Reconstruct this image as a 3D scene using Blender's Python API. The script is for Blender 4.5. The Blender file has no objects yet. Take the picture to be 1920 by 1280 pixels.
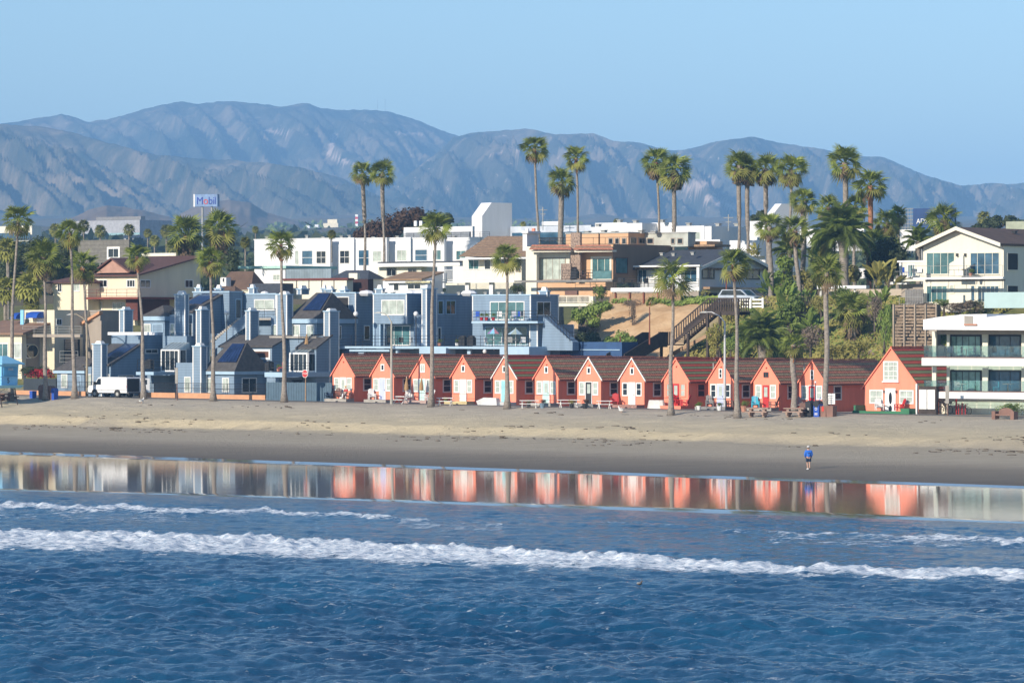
import bpy, math, random
import numpy as np
from mathutils import Vector, Matrix
random.seed(7); rng = np.random.RandomState(7)
S = bpy.context.scene; COL = S.collection
# ------------------------------------------------------------------ camera, sky, sun
F = 8000.0; CZ = 11.0; TH = math.radians(38.5); CR, SR = math.cos(TH), math.sin(TH)
cam = bpy.data.cameras.new('camera'); co = bpy.data.objects.new('camera', cam); COL.objects.link(co)
co.location = (0, 0, CZ); co.rotation_euler = (math.pi/2, 0, 0)
cam.lens = 36*F/1920; cam.sensor_width = 36; cam.shift_y = -20/1920; cam.clip_start = 1; cam.clip_end = 60000
S.camera = co
S.view_settings.view_transform = 'Standard'; S.view_settings.look = 'None'
S.view_settings.gamma = 1; S.view_settings.use_curve_mapping = False; S.view_settings.exposure = 0.36
SUN = Vector((-.68*math.cos(math.radians(23)), -.733*math.cos(math.radians(23)), math.sin(math.radians(23)))).normalized()
w = bpy.data.worlds.new('World'); S.world = w; w.use_nodes = True
nt = w.node_tree; bg = nt.nodes['Background']; sk = nt.nodes.new('ShaderNodeTexSky'); sk.sky_type = 'NISHITA'
sk.sun_disc = False; sk.sun_elevation = math.radians(23); sk.sun_rotation = math.atan2(SUN.x, SUN.y)
sk.altitude = 0; sk.air_density = 1.0; sk.dust_density = 0.0; sk.ozone_density = 4.0
nt.links.new(sk.outputs[0], bg.inputs[0]); bg.inputs[1].default_value = 0.12
sl = bpy.data.lights.new('sun', 'SUN'); sl.energy = 5.0; sl.angle = math.radians(.53); sl.color = (1, .90, .76)
so = bpy.data.objects.new('sun', sl); COL.objects.link(so); so.rotation_euler = SUN.to_track_quat('Z', 'Y').to_euler()
# ------------------------------------------------------------------ frames: u along the row, v inland
V0 = 324.25
def W(u, v, z=0): return (u*CR+v*SR, -u*SR+v*CR, z)
def UV(X, Y): return (X*CR-Y*SR, X*SR+Y*CR)
def onV(x, y, v):
    d = (x-960)/F; t = v/(d*SR+CR); return t*(d*CR-SR), CZ-(y-620)/F*t
def onU(x, y, u):
    d = (x-960)/F; t = u/(d*CR-SR); return t*(d*SR+CR), CZ-(y-620)/F*t
def sc(v, x=960): d = (x-960)/F; return F*(d*SR+CR)/v      # px per metre
# ------------------------------------------------------------------ noise
def _h(i, j, s):
    n = (i*374761393+j*668265263+s*1442695041) & 0xffffffff
    n = ((n ^ (n >> 13))*1274126177) & 0xffffffff
    return ((n ^ (n >> 16)) & 0xffff)/65535.0
def vn(x, y, s=0):
    x = np.asarray(x, float); y = np.asarray(y, float)
    i = np.floor(x).astype(np.int64); j = np.floor(y).astype(np.int64); a = x-i; b = y-j
    a = a*a*(3-2*a); b = b*b*(3-2*b)
    return (_h(i, j, s)*(1-a)+_h(i+1, j, s)*a)*(1-b)+(_h(i, j+1, s)*(1-a)+_h(i+1, j+1, s)*a)*b
def fbm(x, y, o=4, s=0):
    r = 0; k = 1.; t = 0
    for q in range(o): r = r+k*vn(np.asarray(x)*2**q, np.asarray(y)*2**q, s+q); t += k; k *= .5
    return r/t
def sst(a, b, x): t = np.clip((x-a)/(b-a), 0, 1); return t*t*(3-2*t)
# ------------------------------------------------------------------ materials
MATS = {}
def N(nt, t, **k):
    n = nt.nodes.new(t)
    for a, b in k.items():
        if a.startswith('i_'): n.inputs[a[2:]].default_value = b
        else: setattr(n, a, b)
    return n
def mat(name, col, rough=.8, var=.18, scale=.8, bump=0., bs=6., metal=0., lines=None, streak=False, trans=0, rnd=0, spec=.5, col2=None, leaf=False, grid=None):
    if name in MATS: return MATS[name]
    m = bpy.data.materials.new(name); m.use_nodes = True; nt = m.node_tree; L = nt.links
    p = nt.nodes['Principled BSDF']; p.inputs['Roughness'].default_value = rough; p.inputs['Metallic'].default_value = metal
    p.inputs['Specular IOR Level'].default_value = spec
    tc = N(nt, 'ShaderNodeTexCoord'); mp = N(nt, 'ShaderNodeMapping'); L.new(tc.outputs['Object'], mp.inputs[0])
    if streak: mp.inputs['Scale'].default_value = (1.6, 1.6, .25)
    no = N(nt, 'ShaderNodeTexNoise'); no.inputs['Scale'].default_value = scale; no.inputs['Detail'].default_value = 6; no.inputs['Roughness'].default_value = .65
    L.new(mp.outputs[0], no.inputs['Vector'])
    cr = N(nt, 'ShaderNodeValToRGB'); L.new(no.outputs[0], cr.inputs[0])
    c2 = col2 or [c*(1+var) for c in col]; c1 = [c*(1-var) for c in col] if not col2 else col
    cr.color_ramp.elements[0].position = .35; cr.color_ramp.elements[1].position = .65
    cr.color_ramp.elements[0].color = (*c1, 1); cr.color_ramp.elements[1].color = (*c2, 1)
    out = cr.outputs[0]
    if rnd:
        oi = N(nt, 'ShaderNodeObjectInfo'); hs = N(nt, 'ShaderNodeHueSaturation'); mr = N(nt, 'ShaderNodeMapRange')
        mr.inputs['To Min'].default_value = 1-rnd; mr.inputs['To Max'].default_value = 1+rnd
        L.new(oi.outputs['Random'], mr.inputs[0]); L.new(mr.outputs[0], hs.inputs['Value']); L.new(out, hs.inputs['Color']); out = hs.outputs[0]
    h = None
    if bump:
        nb = N(nt, 'ShaderNodeTexNoise'); nb.inputs['Scale'].default_value = bs; nb.inputs['Detail'].default_value = 5
        L.new(tc.outputs['Object'], nb.inputs['Vector']); h = nb.outputs[0]
    if lines:
        ax, per, dark = lines
        sp = N(nt, 'ShaderNodeSeparateXYZ'); L.new(tc.outputs['Object'], sp.inputs[0])
        a = N(nt, 'ShaderNodeMath', operation='DIVIDE'); a.inputs[1].default_value = per; L.new(sp.outputs[ax], a.inputs[0])
        f = N(nt, 'ShaderNodeMath', operation='FRACT'); L.new(a.outputs[0], f.inputs[0])
        g = N(nt, 'ShaderNodeMapRange'); g.inputs['From Min'].default_value = 0; g.inputs['From Max'].default_value = .22
        g.inputs['To Min'].default_value = dark; g.inputs['To Max'].default_value = 1; L.new(f.outputs[0], g.inputs[0])
        mx = N(nt, 'ShaderNodeMixRGB', blend_type='MULTIPLY'); mx.inputs[0].default_value = 1
        L.new(out, mx.inputs[1]); L.new(g.outputs[0], mx.inputs[2]); out = mx.outputs[0]
    if grid:
        bt = N(nt, 'ShaderNodeTexBrick'); bt.inputs['Scale'].default_value = 1; bt.inputs['Brick Width'].default_value = grid[0]; bt.inputs['Row Height'].default_value = grid[1]
        bt.inputs['Mortar Size'].default_value = .015; bt.inputs['Color1'].default_value = (1, 1, 1, 1); bt.inputs['Color2'].default_value = (.62, .62, .62, 1); bt.inputs['Mortar'].default_value = (.5, .5, .5, 1)
        rm = N(nt, 'ShaderNodeMapping'); rm.inputs['Rotation'].default_value = (math.pi/2 if grid[2] else 0, 0, 0)
        L.new(tc.outputs['Object'], rm.inputs[0]); L.new(rm.outputs[0], bt.inputs['Vector'])
        mx = N(nt, 'ShaderNodeMixRGB', blend_type='MULTIPLY'); mx.inputs[0].default_value = 1
        L.new(out, mx.inputs[1]); L.new(bt.outputs[0], mx.inputs[2]); out = mx.outputs[0]
    L.new(out, p.inputs['Base Color'])
    if h is not None:
        b = N(nt, 'ShaderNodeBump'); b.inputs['Strength'].default_value = bump; b.inputs['Distance'].default_value = .1
        L.new(h, b.inputs['Height']); L.new(b.outputs[0], p.inputs['Normal'])
    if leaf:
        tr = N(nt, 'ShaderNodeBsdfTranslucent'); L.new(out, tr.inputs[0]); ms = N(nt, 'ShaderNodeMixShader'); ms.inputs[0].default_value = .3
        L.new(p.outputs[0], ms.inputs[1]); L.new(tr.outputs[0], ms.inputs[2]); L.new(ms.outputs[0], nt.nodes['Material Output'].inputs[0])
    MATS[name] = m; return m
def sr(r, g, b, k=1.):
    f = lambda c: (c/255/12.92 if c < 10.3 else ((c/255+.055)/1.055)**2.4)*k
    return [f(r), f(g), f(b)]
coral = mat('coral_stucco', (.86, .265, .165), .85, .07, .9, .25, 9, streak=True, rnd=.05)
bluew = mat('blue_siding', (.20, .28, .37), .75, .1, .9, 0, lines=(2, .28, .62), streak=True)
bluelt = mat('pale_blue_board', (.36, .50, .62), .7, .07, 1)
white = mat('white_paint', (.78, .77, .74), .6, .05, 1.5)
whites = mat('white_stucco', (.74, .74, .75), .85, .05, .5, .1, streak=True)
cream = mat('cream_stucco', (.72, .64, .47), .85, .06, .6, .1, streak=True)
creamp = mat('pale_cream_stucco', (.74, .70, .58), .85, .05, .6, .1, streak=True)
tan = mat('tan_stucco', (.47, .39, .30), .85, .08, .6, .1, streak=True)
gtan = mat('grey_tan_stucco', (.34, .29, .24), .85, .08, .6, .1, streak=True)
brownw = mat('brown_stucco', (.27, .18, .12), .85, .08, .6, .1, streak=True)
peach = mat('peach_stucco', (.62, .38, .22), .85, .08, .6)
greyw = mat('grey_stucco', (.60, .62, .65), .85, .06, .6, streak=True)
shing = mat('grey_shingle', (.085, .078, .075), .9, .25, 2.5, .4, 12, lines=(2, .18, .7))
slate = mat('slate_shingle', (.055, .065, .085), .9, .25, 2.5, .4, 12, lines=(2, .18, .7))
brroof = mat('brown_shingle', (.125, .06, .05), .9, .2, 2.5, .3, 12, lines=(2, .2, .75))
tileroof = mat('tan_clay_tile', (.32, .21, .13), .9, .3, 3, .5, 8, lines=(0, .3, .45))
tiled = mat('brown_tile', (.56, .22, .13), .9, .35, 5, .6, 10, lines=(1, .32, .45))
tileg = mat('olive_tile', (.40, .30, .17), .9, .35, 5, .6, 10, lines=(1, .32, .45))
shr = mat('red_shingle', (.56, .09, .05), .85, .12, 3, .2)
shg = mat('green_shingle', (.25, .26, .12), .85, .12, 3, .2)
glassd = mat('dark_glass', (.015, .022, .03), .06, .5, .5, spec=.8)
glasst = mat('teal_glass', (.07, .16, .17), .08, .35, .8, spec=.8)
glassl = mat('curtained_glass', (.42, .47, .42), .12, .25, 1.5, spec=.6)
glassb = mat('blue_glass', (.04, .10, .16), .07, .4, .8, spec=.8)
solar = mat('solar_panel', (.015, .03, .09), .15, .3, 1, spec=.8)
black = mat('black_metal', (.02, .02, .022), .5, .2)
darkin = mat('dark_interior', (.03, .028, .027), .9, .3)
woodd = mat('dark_timber', (.055, .04, .033), .85, .3, 3, .3)
wood = mat('weathered_timber', (.34, .22, .13), .85, .25, 3, .3)
orange = mat('orange_block', (.58, .30, .16), .85, .1, 1.2, .2)
fenceb = mat('slate_blue_board', (.07, .12, .17), .75, .15, 1.5, lines=(0, .3, .55))
conc = mat('concrete', (.36, .33, .29), .9, .15, 1.5, .3)
concd = mat('grey_concrete', (.22, .21, .20), .9, .15, 1.5, .3)
gmetal = mat('grey_metal', (.36, .36, .34), .5, .1)
redp = mat('red_paint', (.50, .02, .02), .5, .1)
greenp = mat('green_paint', (.03, .16, .07), .6, .1)
bluep = mat('blue_paint', (.02, .08, .40), .5, .1)
skyp = mat('sky_blue_paint', (.24, .54, .76), .5, .06, 1.5)
aquap = mat('aqua_paint', (.05, .45, .60), .5, .06)
lavp = mat('lavender_paint', (.50, .55, .78), .5, .05)
mintp = mat('mint_paint', (.50, .72, .68), .5, .05)
brownp = mat('brown_paint', (.16, .085, .065), .7, .15)
brick = mat('pink_brick', (.48, .27, .22), .9, .3, 9, .5, grid=(.3, .1, 1))
stone = mat('stone_veneer', (.30, .22, .17), .95, .6, 7, .8, 9)
sandc = mat('sand_cliff', (.58, .37, .20), .95, .2, .4, .6, 1.5)
bark = mat('palm_bark', (.28, .24, .20), .95, .3, 4, .8, 6, lines=(2, .17, .6))
barkr = mat('red_palm_bark', (.36, .16, .08), .95, .3, 4, .8, 6, lines=(2, .17, .6))
bark2 = mat('tree_bark', (.10, .08, .06), .95, .3, 4, .6)
frondm = mat('palm_leaf', (.11, .16, .025), .5, .45, 1.6, rnd=.35, leaf=True, col2=(.30, .34, .06), spec=.4)
frondo = mat('old_palm_leaf', (.19, .20, .045), .6, .45, 1.6, rnd=.35, leaf=True, col2=(.33, .32, .08), spec=.3)
deadm = mat('dead_palm_leaf', (.17, .12, .07), .9, .4, 2, rnd=.35, leaf=True)
greyd = mat('grey_dead_thatch', (.30, .27, .23), .9, .4, 2, rnd=.3, leaf=True)
dfrond = mat('date_palm_leaf', (.13, .19, .035), .5, .45, 1.2, rnd=.35, leaf=True, col2=(.20, .24, .05), spec=.4)
bushg = mat('bush_leaf', (.13, .20, .035), .7, .5, .5, leaf=True, rnd=.25, col2=(.27, .34, .07))
bushd = mat('dark_bush_leaf', (.06, .085, .03), .7, .5, .5, leaf=True, rnd=.25, col2=(.08, .10, .035))
bushy = mat('olive_bush_leaf', (.27, .26, .065), .7, .5, .5, leaf=True, rnd=.25, col2=(.42, .36, .10))
bushr = mat('russet_tree_leaf', (.09, .05, .032), .8, .4, .3, leaf=True, rnd=.2, col2=(.15, .09, .055))
bushb = mat('grey_scrub_twig', (.26, .20, .15), .9, .4, .5, leaf=True, rnd=.2)
flowerr = mat('red_flower', (.35, .01, .02), .7, .3, 2)
vanw = mat('van_white', (.80, .80, .80), .25, .03)
rubber = mat('rubber', (.02, .02, .02), .8, .2)
skin = mat('skin', (.50, .29, .20), .6, .05)
hood = mat('blue_fleece', (.03, .16, .62), .8, .15, 4)
navy = mat('navy_cloth', (.015, .035, .08), .8, .2, 4)
canv = mat('tan_canvas', (.36, .22, .10), .85, .2, 4)
gull = mat('gull_white', (.75, .74, .72), .8, .1)
# ------------------------------------------------------------------ mesh builder
class MB:
    def __init__(s): s.v = []; s.f = []; s.m = []; s.k = 0
    def add(s, vs, fs, m=None):
        n = len(s.v); s.v += [tuple(p) for p in vs]; s.f += [[n+i for i in f] for f in fs]; s.m += [s.k if m is None else m]*len(fs); return s
    def box(s, a, b, c, d, e, f, m=None):
        a, b = min(a, b), max(a, b); c, d = min(c, d), max(c, d); e, f = min(e, f), max(e, f)
        return s.add([(a, c, e), (b, c, e), (b, d, e), (a, d, e), (a, c, f), (b, c, f), (b, d, f), (a, d, f)],
                     [(0, 3, 2, 1), (4, 5, 6, 7), (0, 1, 5, 4), (1, 2, 6, 5), (2, 3, 7, 6), (3, 0, 4, 7)], m)
    def hexa(s, p, m=None):
        return s.add(p, [(0, 3, 2, 1), (4, 5, 6, 7), (0, 1, 5, 4), (1, 2, 6, 5), (2, 3, 7, 6), (3, 0, 4, 7)], m)
    def prism(s, poly, d, m=None):        # poly: 3D points, extruded by vector d
        n = len(poly); q = [(p[0]+d[0], p[1]+d[1], p[2]+d[2]) for p in poly]
        return s.add(list(poly)+q, [list(range(n))[::-1], list(range(n, 2*n))]+[(i, (i+1) % n, n+(i+1) % n, n+i) for i in range(n)], m)
    def tube(s, pts, rad, n=6, m=None, caps=True):
        pts = [Vector(p) for p in pts]; k = len(pts); rad = rad if isinstance(rad, (list, tuple)) else [rad]*k; vs = []; fs = []
        for i, p in enumerate(pts):
            t = (pts[min(i+1, k-1)]-pts[max(i-1, 0)]).normalized(); a = Vector((0, 0, 1)) if abs(t.z) < .9 else Vector((1, 0, 0))
            x = t.cross(a).normalized(); y = t.cross(x)
            for j in range(n):
                an = 2*math.pi*j/n; vs.append(p+(x*math.cos(an)+y*math.sin(an))*rad[i])
        for i in range(k-1):
            for j in range(n): fs.append((i*n+j, i*n+(j+1) % n, (i+1)*n+(j+1) % n, (i+1)*n+j))
        if caps: fs += [list(range(n))[::-1], [(k-1)*n+j for j in range(n)]]
        return s.add(vs, fs, m)
    def ball(s, c, r, n=8, m=None, sz=(1, 1, 1)):
        vs = []; fs = []
        for i in range(n//2+1):
            a = math.pi*i/(n//2)
            for j in range(n):
                b = 2*math.pi*j/n; vs.append((c[0]+r*sz[0]*math.sin(a)*math.cos(b), c[1]+r*sz[1]*math.sin(a)*math.sin(b), c[2]+r*sz[2]*math.cos(a)))
        for i in range(n//2):
            for j in range(n): fs.append((i*n+j, (i+1)*n+j, (i+1)*n+(j+1) % n, i*n+(j+1) % n))
        return s.add(vs, fs, m)
    def mesh(s, name, mats, o=(0, 0, 0), smooth=False):
        me = bpy.data.meshes.new(name); me.from_pydata([(p[0]-o[0], p[1]-o[1], p[2]-o[2]) for p in s.v], [], s.f)
        for mm in (mats if isinstance(mats, (list, tuple)) else [mats]): me.materials.append(mm)
        if any(s.m): me.polygons.foreach_set('material_index', s.m)
        if smooth: me.polygons.foreach_set('use_smooth', [True]*len(s.f))
        me.update(); return me
def tag(o, label=None, cat=None, group=None, kind=None):
    if label: o['label'] = label
    if cat: o['category'] = cat
    if group: o['group'] = group
    if kind: o['kind'] = kind
    return o
def link(name, data, parent=None, loc=(0, 0, 0), rot=(0, 0, 0), scale=(1, 1, 1)):
    o = bpy.data.objects.new(name, data); COL.objects.link(o); o.parent = parent
    o.location = loc; o.rotation_euler = rot; o.scale = scale; return o
def root(name, label, cat, u, v, z, group=None, rz=None):
    return tag(link(name, None, None, W(u, v, z), (0, 0, -TH if rz is None else rz)), label, cat, group)
class T:   # a thing whose parts are written in (u,v,z)
    def __init__(s, name, label, cat, u, v, z, group=None): s.o = (u, v, z); s.r = root(name, label, cat, u, v, z, group)
    def part(s, name, mb, mats, parent=None, label=None, kind=None, smooth=False):
        ob = link(name, mb.mesh(name, mats, s.o, smooth), parent or s.r); tag(ob, label, kind=kind); return ob
    def box(s, name, a, b, c, d, e, f, m, parent=None, **k): return s.part(name, MB().box(a, b, c, d, e, f), m, parent, **k)
def dup(r, loc=None, rz=None, label=None, sc_=None):
    def cp(o, p):
        c = o.copy(); COL.objects.link(c); c.parent = p
        for ch in o.children: cp(ch, c)
        return c
    c = cp(r, None)
    if loc: c.location = loc
    if rz is not None: c.rotation_euler = (0, 0, rz)
    if label: c['label'] = label
    if sc_: c.scale = (sc_,)*3
    return c
def window(t, pl, c, a0, a1, z0, z1, fm=white, pm=glassd, nx=1, nz=1, fw=.1, name='window', out=.06):
    """frame proud of the wall plane c; pl F: v=c facing -v, S: u=c facing +u"""
    if a0 > a1: a0, a1 = a1, a0
    if z0 > z1: z0, z1 = z1, z0
    fw = min(fw, (a1-a0)*.22, (z1-z0)*.22)
    mb = MB(); sg = -1 if pl == 'F' else 1
    def bx(m, A0, A1, Z0, Z1, o1, o0=-.05):
        if pl == 'F': m.box(A0, A1, c+sg*o0, c+sg*o1, Z0, Z1)
        else: m.box(c+sg*o0, c+sg*o1, A0, A1, Z0, Z1)
    bx(mb, a0, a0+fw, z0, z1, out); bx(mb, a1-fw, a1, z0, z1, out); bx(mb, a0+fw, a1-fw, z1-fw, z1, out); bx(mb, a0+fw, a1-fw, z0, z0+fw*1.1, out+.02)
    b = .05
    for i in range(1, nx): x = a0+(a1-a0)*i/nx; bx(mb, x-b/2, x+b/2, z0+fw, z1-fw, out-.02)
    for i in range(1, nz):
        z = z0+(z1-z0)*i/nz
        for j in range(nx):
            xa = a0+(a1-a0)*j/nx+(fw if j == 0 else b/2); xb = a0+(a1-a0)*(j+1)/nx-(fw if j == nx-1 else b/2); bx(mb, xa, xb, z-b/2, z+b/2, out-.02)
    f = t.part(name, mb, fm)
    g = MB(); bx(g, a0+fw*.9, a1-fw*.9, z0+fw, z1-fw*.9, .012, -.04); t.part('pane', g, pm, f)
    return f
def rails(t, pl, c, a0, a1, z0, z1, m=black, n=4, step=1.5, r=.02, name='railing', vert=False, glass=None):
    mb = MB(); P = lambda a, z: (a, c, z) if pl == 'F' else (c, a, z)
    if a0 > a1: a0, a1 = a1, a0
    k = max(1, int((a1-a0)/step))
    for i in range(k+1): a = a0+(a1-a0)*i/k; mb.tube([P(a, z0), P(a, z1)], r*1.4, 4)
    for i in range(n): z = z1-(z1-z0)*.92*i/max(1, n-1 if n > 1 else 1)*(1 if n > 1 else 0); mb.tube([P(a0, z), P(a1, z)], r, 4)
    if vert:
        q = int((a1-a0)/.16)
        for i in range(q): a = a0+(a1-a0)*(i+.5)/q; mb.tube([P(a, z0+.05), P(a, z1)], r*.6, 3, caps=False)
    o = t.part(name, mb, m)
    if glass:
        g = MB()
        if pl == 'F': g.box(a0+.03, a1-.03, c-.012, c+.012, z0+.06, z1-.05)
        else: g.box(c-.012, c+.012, a0+.03, a1-.03, z0+.06, z1-.05)
        t.part('glass_panel', g, glass, o)
    return o
# ------------------------------------------------------------------ terrain height
def zrow(u): return 3.89-.0060*(np.asarray(u)+279.5)
def vs(u): return 270.4-.129*(np.asarray(u)+273.6)
UCL = onV(1012, 600, V0+26)[0]
def G(u, v):
    u = np.asarray(u, float); v = np.asarray(v, float); s0 = vs(u); D = V0-5-s0; t = (v-s0)/D; zr = zrow(u)
    wob = (fbm(u*.10, v*.03, 4, 5)-.5)*.13
    g = np.interp(t+wob*sst(.3, .6, t)*(1-sst(.8, 1, t)), [-1, 0, .30, .50, .605, .65, .72, .80, 1, 9], [-.6, 0, .20, .35, .43, .63, .70, .80, 1, 1])
    z = zr*g
    dry = sst(.3, .7, t)*(1-sst(.93, 1, t))
    z = z+dry*((fbm(u*.8, v*.8, 3, 9)-.5)*.20+(fbm(u*.15, v*.2, 3, 2)-.5)*.25)
    # bluff: steep to the right of the blue condominiums, gentle to the left
    k = sst(UCL-6, UCL+2, u)
    n = (fbm(u*.25, v*.05, 4, 3)-.5)*5*sst(V0+14, V0+22, v)
    vv = v+n
    br = np.interp(vv, [V0+14, V0+19, V0+25, V0+33, V0+37, V0+60, V0+400], [0, .8, 5.2, 9.2, 10.3, 10.6, 12])
    bl = np.interp(v, [V0+14, V0+24, V0+60, V0+100, V0+400], [0, 3, 8, 10, 12])
    u2 = onV(1560, 600, V0+26)[0]; k2 = sst(u2-3, u2+10, u)
    br = br*(1-.0*k2)
    return z+k*br+(1-k)*bl
def Gs(u, v): return float(G(np.array([u]), np.array([v]))[0])
def ghit(x, y):
    d = (x-960)/F; lo, hi = 250., 480.
    Y = 250.
    while Y < 480:
        X = d*Y; u, v = UV(X, Y)
        z = Gs(u, v) if v > vs(u) else 0
        if CZ-(y-620)/F*Y <= z: break
        Y += .25
    return u, v, CZ-(y-620)/F*Y
def gridmesh(name, P, mats, smooth=True, attrs=None):
    n, m, _ = P.shape; me = bpy.data.meshes.new(name); me.vertices.add(n*m); me.vertices.foreach_set('co', P.reshape(-1).astype(np.float32))
    i = np.arange(n*m).reshape(n, m); q = np.stack([i[:-1, :-1], i[1:, :-1], i[1:, 1:], i[:-1, 1:]], -1).reshape(-1)
    nf = (n-1)*(m-1); me.loops.add(nf*4); me.loops.foreach_set('vertex_index', q.astype(np.int32)); me.polygons.add(nf)
    me.polygons.foreach_set('loop_start', (np.arange(nf)*4).astype(np.int32)); me.polygons.foreach_set('loop_total', np.full(nf, 4, np.int32))
    if smooth: me.polygons.foreach_set('use_smooth', np.ones(nf, bool))
    me.update(calc_edges=True)
    for k, a in (attrs or {}).items():
        at = me.attributes.new(k, 'FLOAT', 'POINT'); at.data.foreach_set('value', a.reshape(-1).astype(np.float32))
    for mm in (mats if isinstance(mats, (list, tuple)) else [mats]): me.materials.append(mm)
    return me
def ramp(nt, src, stops):
    r = N(nt, 'ShaderNodeValToRGB'); e = r.color_ramp.elements
    while len(e) < len(stops): e.new(.5)
    for i, (p, c) in enumerate(stops): e[i].position = p; e[i].color = (*c, 1)
    nt.links.new(src, r.inputs[0]); return r.outputs[0]
def noise(nt, scale, detail=5, mapscale=None, rough=.6, rot=None):
    tc = N(nt, 'ShaderNodeTexCoord'); mp = N(nt, 'ShaderNodeMapping'); nt.links.new(tc.outputs['Object'], mp.inputs[0])
    if mapscale: mp.inputs['Scale'].default_value = mapscale
    if rot: mp.inputs['Rotation'].default_value = rot
    n = N(nt, 'ShaderNodeTexNoise'); n.inputs['Scale'].default_value = scale; n.inputs['Detail'].default_value = detail; n.inputs['Roughness'].default_value = rough
    nt.links.new(mp.outputs[0], n.inputs['Vector']); return n.outputs[0]
def mixc(nt, f, a, b, mode='MIX'):
    m = N(nt, 'ShaderNodeMixRGB', blend_type=mode)
    for i, s in ((0, f), (1, a), (2, b)):
        if isinstance(s, (int, float)): m.inputs[i].default_value = s if i == 0 else (s, s, s, 1)
        elif isinstance(s, (tuple, list)): m.inputs[i].default_value = (*s, 1)
        else: nt.links.new(s, m.inputs[i])
    return m.outputs[0]
def attr(nt, name): a = N(nt, 'ShaderNodeAttribute'); a.attribute_name = name; return a.outputs['Fac']
# ground material: attributes t (beach position), veg, cliff
gm = bpy.data.materials.new('beach_sand'); gm.use_nodes = True; nt = gm.node_tree; p = nt.nodes['Principled BSDF']
c = ramp(nt, attr(nt, 'bt'), [(0, (.11, .10, .09)), (.04, (.15, .13, .11)), (.25, (.25, .215, .17)), (.38, (.41, .355, .275)), (.58, (.42, .36, .27)), (.64, (.60, .50, .33)), (.74, (.58, .49, .34)), (.9, (.52, .455, .355)), (1, (.44, .385, .31))])
n1 = noise(nt, .9, 9, (.22, 1, 1), .75); c = mixc(nt, 1, c, ramp(nt, n1, [(.34, (.90, .89, .87)), (.66, (1.14, 1.13, 1.10))]), 'MULTIPLY')
n2 = noise(nt, 1.2, 6, (.35, 1, 1), .75)
kelp = ramp(nt, n2, [(.60, (0, 0, 0)), (.66, (1, 1, 1))])
km = N(nt, 'ShaderNodeMath', operation='MULTIPLY'); nt.links.new(kelp, km.inputs[0]); nt.links.new(attr(nt, 'kelp'), km.inputs[1])
c = mixc(nt, km.outputs[0], c, (.06, .05, .035))
veg = ramp(nt, noise(nt, .8, 6), [(.3, (.09, .11, .03)), (.55, (.20, .19, .06)), (.75, (.28, .23, .12))])
c = mixc(nt, attr(nt, 'veg'), c, veg)
cl = ramp(nt, noise(nt, .5, 6, (1, 1, .4)), [(.3, (.50, .30, .15)), (.7, (.74, .52, .30))])
c = mixc(nt, attr(nt, 'cliff'), c, cl)
nt.links.new(c, p.inputs['Base Color']); p.inputs['Roughness'].default_value = .95; p.inputs['Specular IOR Level'].default_value = .2
b = N(nt, 'ShaderNodeBump'); b.inputs['Strength'].default_value = 1.; b.inputs['Distance'].default_value = .16; nt.links.new(noise(nt, 2.4, 8, rough=.75), b.inputs['Height']); nt.links.new(b.outputs[0], p.inputs['Normal'])
# near ground grid in (u,v)
us = np.arange(-420, -90, .6); tv = np.concatenate([np.linspace(0, 1, 150), np.linspace(1.02, 2.0, 110), np.linspace(2.05, 8, 30)])
U, TV = np.meshgrid(us, tv, indexing='ij'); V = vs(U)+TV*(V0-5-vs(U)); Z = G(U, V)
kelpa = np.exp(-((TV-.55-(fbm(U*.05, V*0, 2, 8)-.5)*.12)/.035)**2)+.6*np.exp(-((TV-.64-(fbm(U*.08, V*0, 2, 4)-.5)*.1)/.03)**2)
back = sst(V0+12, V0+17, V); inc = sst(UCL-3, UCL+1, U)
uc2 = onV(1330, 600, V0+26)[0]
cliffa = back*inc*(1-sst(uc2-5, uc2, U+(fbm(U*.2, V*.2, 3, 1)-.5)*9))*(1-sst(V0+35, V0+38, V)); vega = np.clip(back-cliffa, 0, 1)
P = np.stack([U*CR+V*SR, -U*SR+V*CR, Z], -1)
tag(link('beach', gridmesh('beach', P[::1], gm, True, {'bt': TV, 'kelp': kelpa, 'veg': vega, 'cliff': cliffa})), kind='structure')
# wet mirror-like sand
wm = bpy.data.materials.new('wet_sand'); wm.use_nodes = True; nt = wm.node_tree; p = nt.nodes['Principled BSDF']
nt.links.new(ramp(nt, noise(nt, .4, 4, (.3, 1, 1)), [(.3, (.12, .10, .085)), (.7, (.16, .135, .11))]), p.inputs['Base Color'])
p.inputs['Roughness'].default_value = .055; p.inputs['IOR'].default_value = 1.4
b = N(nt, 'ShaderNodeBump'); b.inputs['Strength'].default_value = .075; b.inputs['Distance'].default_value = .02
nt.links.new(noise(nt, 2.6, 4, (.12, 1.3, 1), .6, (0, 0, 0)), b.inputs['Height']); nt.links.new(b.outputs[0], p.inputs['Normal'])
def wedge(u):     # distance from the shoreline to the water's edge
    return np.interp(u, [-285, -257, -240, -207, -180, -157], [54, 54, 45, 37, 33, 29])
us = np.arange(-420, -60, 1.5); D = np.concatenate([np.linspace(-.02, .06, 17), np.linspace(.07, 2.6, 110)])
U, DD = np.meshgrid(us, D, indexing='ij'); we = wedge(U); d = DD*we; edge = (fbm(U*.05, U*0, 3, 12)-.5)*1.2
Vw = vs(U)-d+edge*(1-sst(0, .1, DD)); Zw = np.where(d < .8, .09-np.clip(d, -1, .8)*.10, .01-(DD-.8/we)*.56)-.0
Zw = np.where(DD > 1.05, Zw-(DD-1.05)*1.5, Zw)
P = np.stack([U*CR+Vw*SR, -U*SR+Vw*CR, Zw], -1)[:, ::-1]
tag(link('wet_sand', gridmesh('wet_sand', P, wm, True)), kind='structure')
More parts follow.
